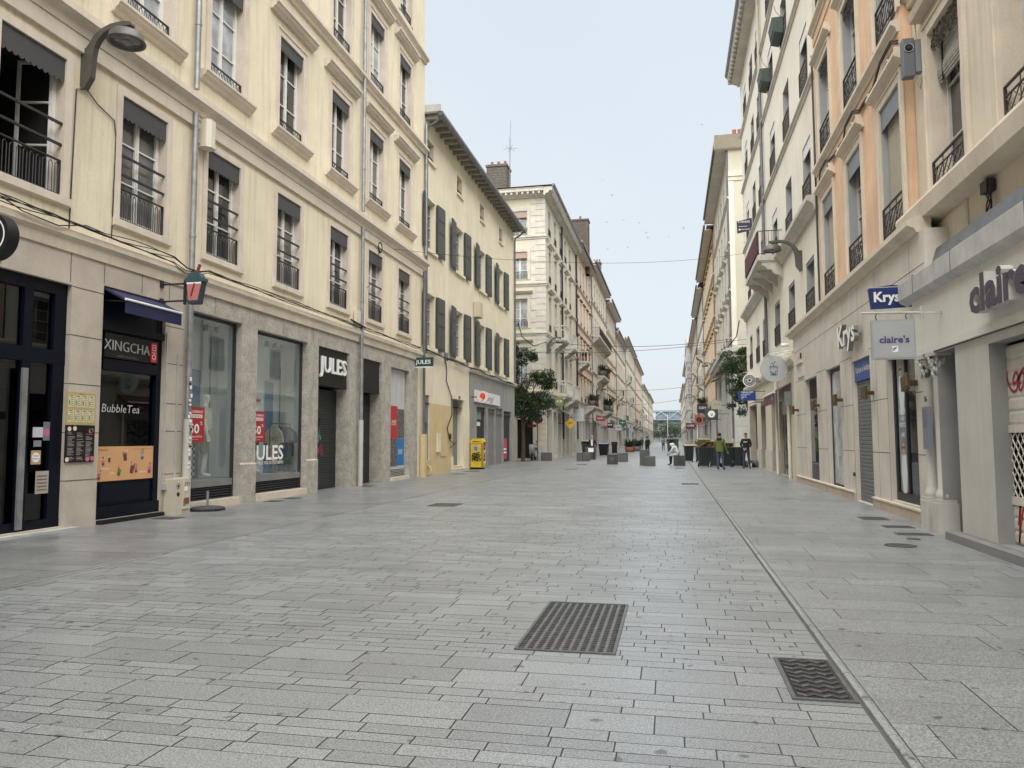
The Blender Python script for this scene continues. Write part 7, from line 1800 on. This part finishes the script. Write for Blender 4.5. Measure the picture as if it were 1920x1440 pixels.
tree('loose airy tree in front of the blank corner wall on the right', 4.95, 50.6, 3.6, 2.35, 3.1, 7.2, 13000, (foliM, foliD), 8)
for k in range(9):
    xx, yy = -13+k*3.0, 395+(k*37)%40
    tree('tree before the station, %s' % ('leftmost', 'second from the left', 'third from the left', 'fourth from the left', 'middle one', 'fourth from the right', 'third from the right', 'second from the right', 'rightmost')[k], xx, yy, 3, 2.6, 3.0, 9.5+(k*7)%3, 1500, (foliD, foliM), 30+k, group='trees before the station', size=3.4)
def pot_plant(label, x, y, z, r, n, seed, pot=True, mt=foliP, name='potted_plant'):
    q = random.Random(seed); t = thing(name, label, 'plant', (x, y, z)); 
    m = MB(); m.lathe([(0, 0), (r*.45, 0), (r*.55, r*.6), (r*.48, r*.6), (0, r*.5)], (x, y, z), terra if seed % 2 else greyDk, 12); part(m, 'pot', t)
    m = MB()
    for _ in range(n):
        a = q.uniform(0, 6.28); L = r*q.uniform(.5, 1.4); d = Vector((math.cos(a)*.7, math.sin(a)*.7, q.uniform(.2, 1.2))).normalized(); p = Vector((x, y, z+r*.5)); e = d.cross(Vector((0, 0, 1))).normalized()*.045
        m.face([tuple(p+d*L*.2-e), tuple(p+d*L*.7-e*1.5), tuple(p+d*L), tuple(p+d*L*.7+e*1.5), tuple(p+d*L*.2+e)], mt)
    part(m, 'foliage', t, recalc=False)
pot_plant('spiky potted plant on the small stone balcony of the pinkish building', -8.3, 75.6, 9.3, .8, 90, 1)
pot_plant('bushy plant on the lower balcony of the pinkish building', -8.2, 80.5, 5.1, .8, 120, 2)
pot_plant('tall plant on the lower balcony of the pinkish building', -8.2, 82.6, 5.1, .9, 120, 3)
pot_plant('plant on the iron balcony of the grey brown building, near end', -8.3, 93.8, 9.4, .9, 110, 4)
pot_plant('plant on the iron balcony of the grey brown building, far end', -8.3, 99.6, 9.4, 1.0, 110, 5)
pot_plant('big dark bush hanging over the lower balcony of the grey brown building', -8.2, 101.5, 5.2, 1.3, 170, 6, mt=foliD)
pot_plant('leafy planter at the left terraces in the distance', -4.9, 90, 0, 1.0, 170, 7, mt=foliD)
pot_plant('second leafy planter at the left terraces in the distance', -4.3, 97, 0, 1.0, 170, 8, mt=foliD)
pot_plant('potted bush by the right shops in the distance', 3.2, 92, 0, .9, 150, 9, mt=foliD)
pot_plant('trailing plant on the ochre building balcony', 3.8, 97.5, 5.3, 1.0, 150, 11)
# swifts in the sky
bm_ = MB(); bm_.mesh([(-.22, .08, .03), (0, 0, 0), (.22, .08, .03), (0, .05, 0), (0, -.12, 0), (0, .14, .0), (0, .0, .04)], [(0, 1, 3), (1, 2, 3), (4, 1, 6), (1, 5, 6)], black); bme = bm_.data('swift', recalc=False)
q = random.Random(21)
for k, (px, py) in enumerate(((1138, 417), (1169, 413), (1199, 418), (1212, 436), (1214, 446), (1254, 444), (1177, 464), (1139, 467), (1130, 337), (1148, 366), (1283, 425), (1316, 234), (1282, 428))):
    Y = 80+q.uniform(-12, 12); d = Vector((px-960, -(py-720), -1420)); wd = Vector((d.dot(_Xc), d.dot(_Yc), d.dot(_Zc))); wd *= Y/wd.y
    o = bpy.data.objects.new('swift', bme); C.objects.link(o); o.location = (wd.x, wd.y, wd.z+1.45); o.rotation_euler = (q.uniform(-.4, .4), q.uniform(-.5, .5), q.uniform(0, 6)); tag(o, 'one of the tiny dark swifts scattered over the sky', 'bird', 'swifts in the sky')
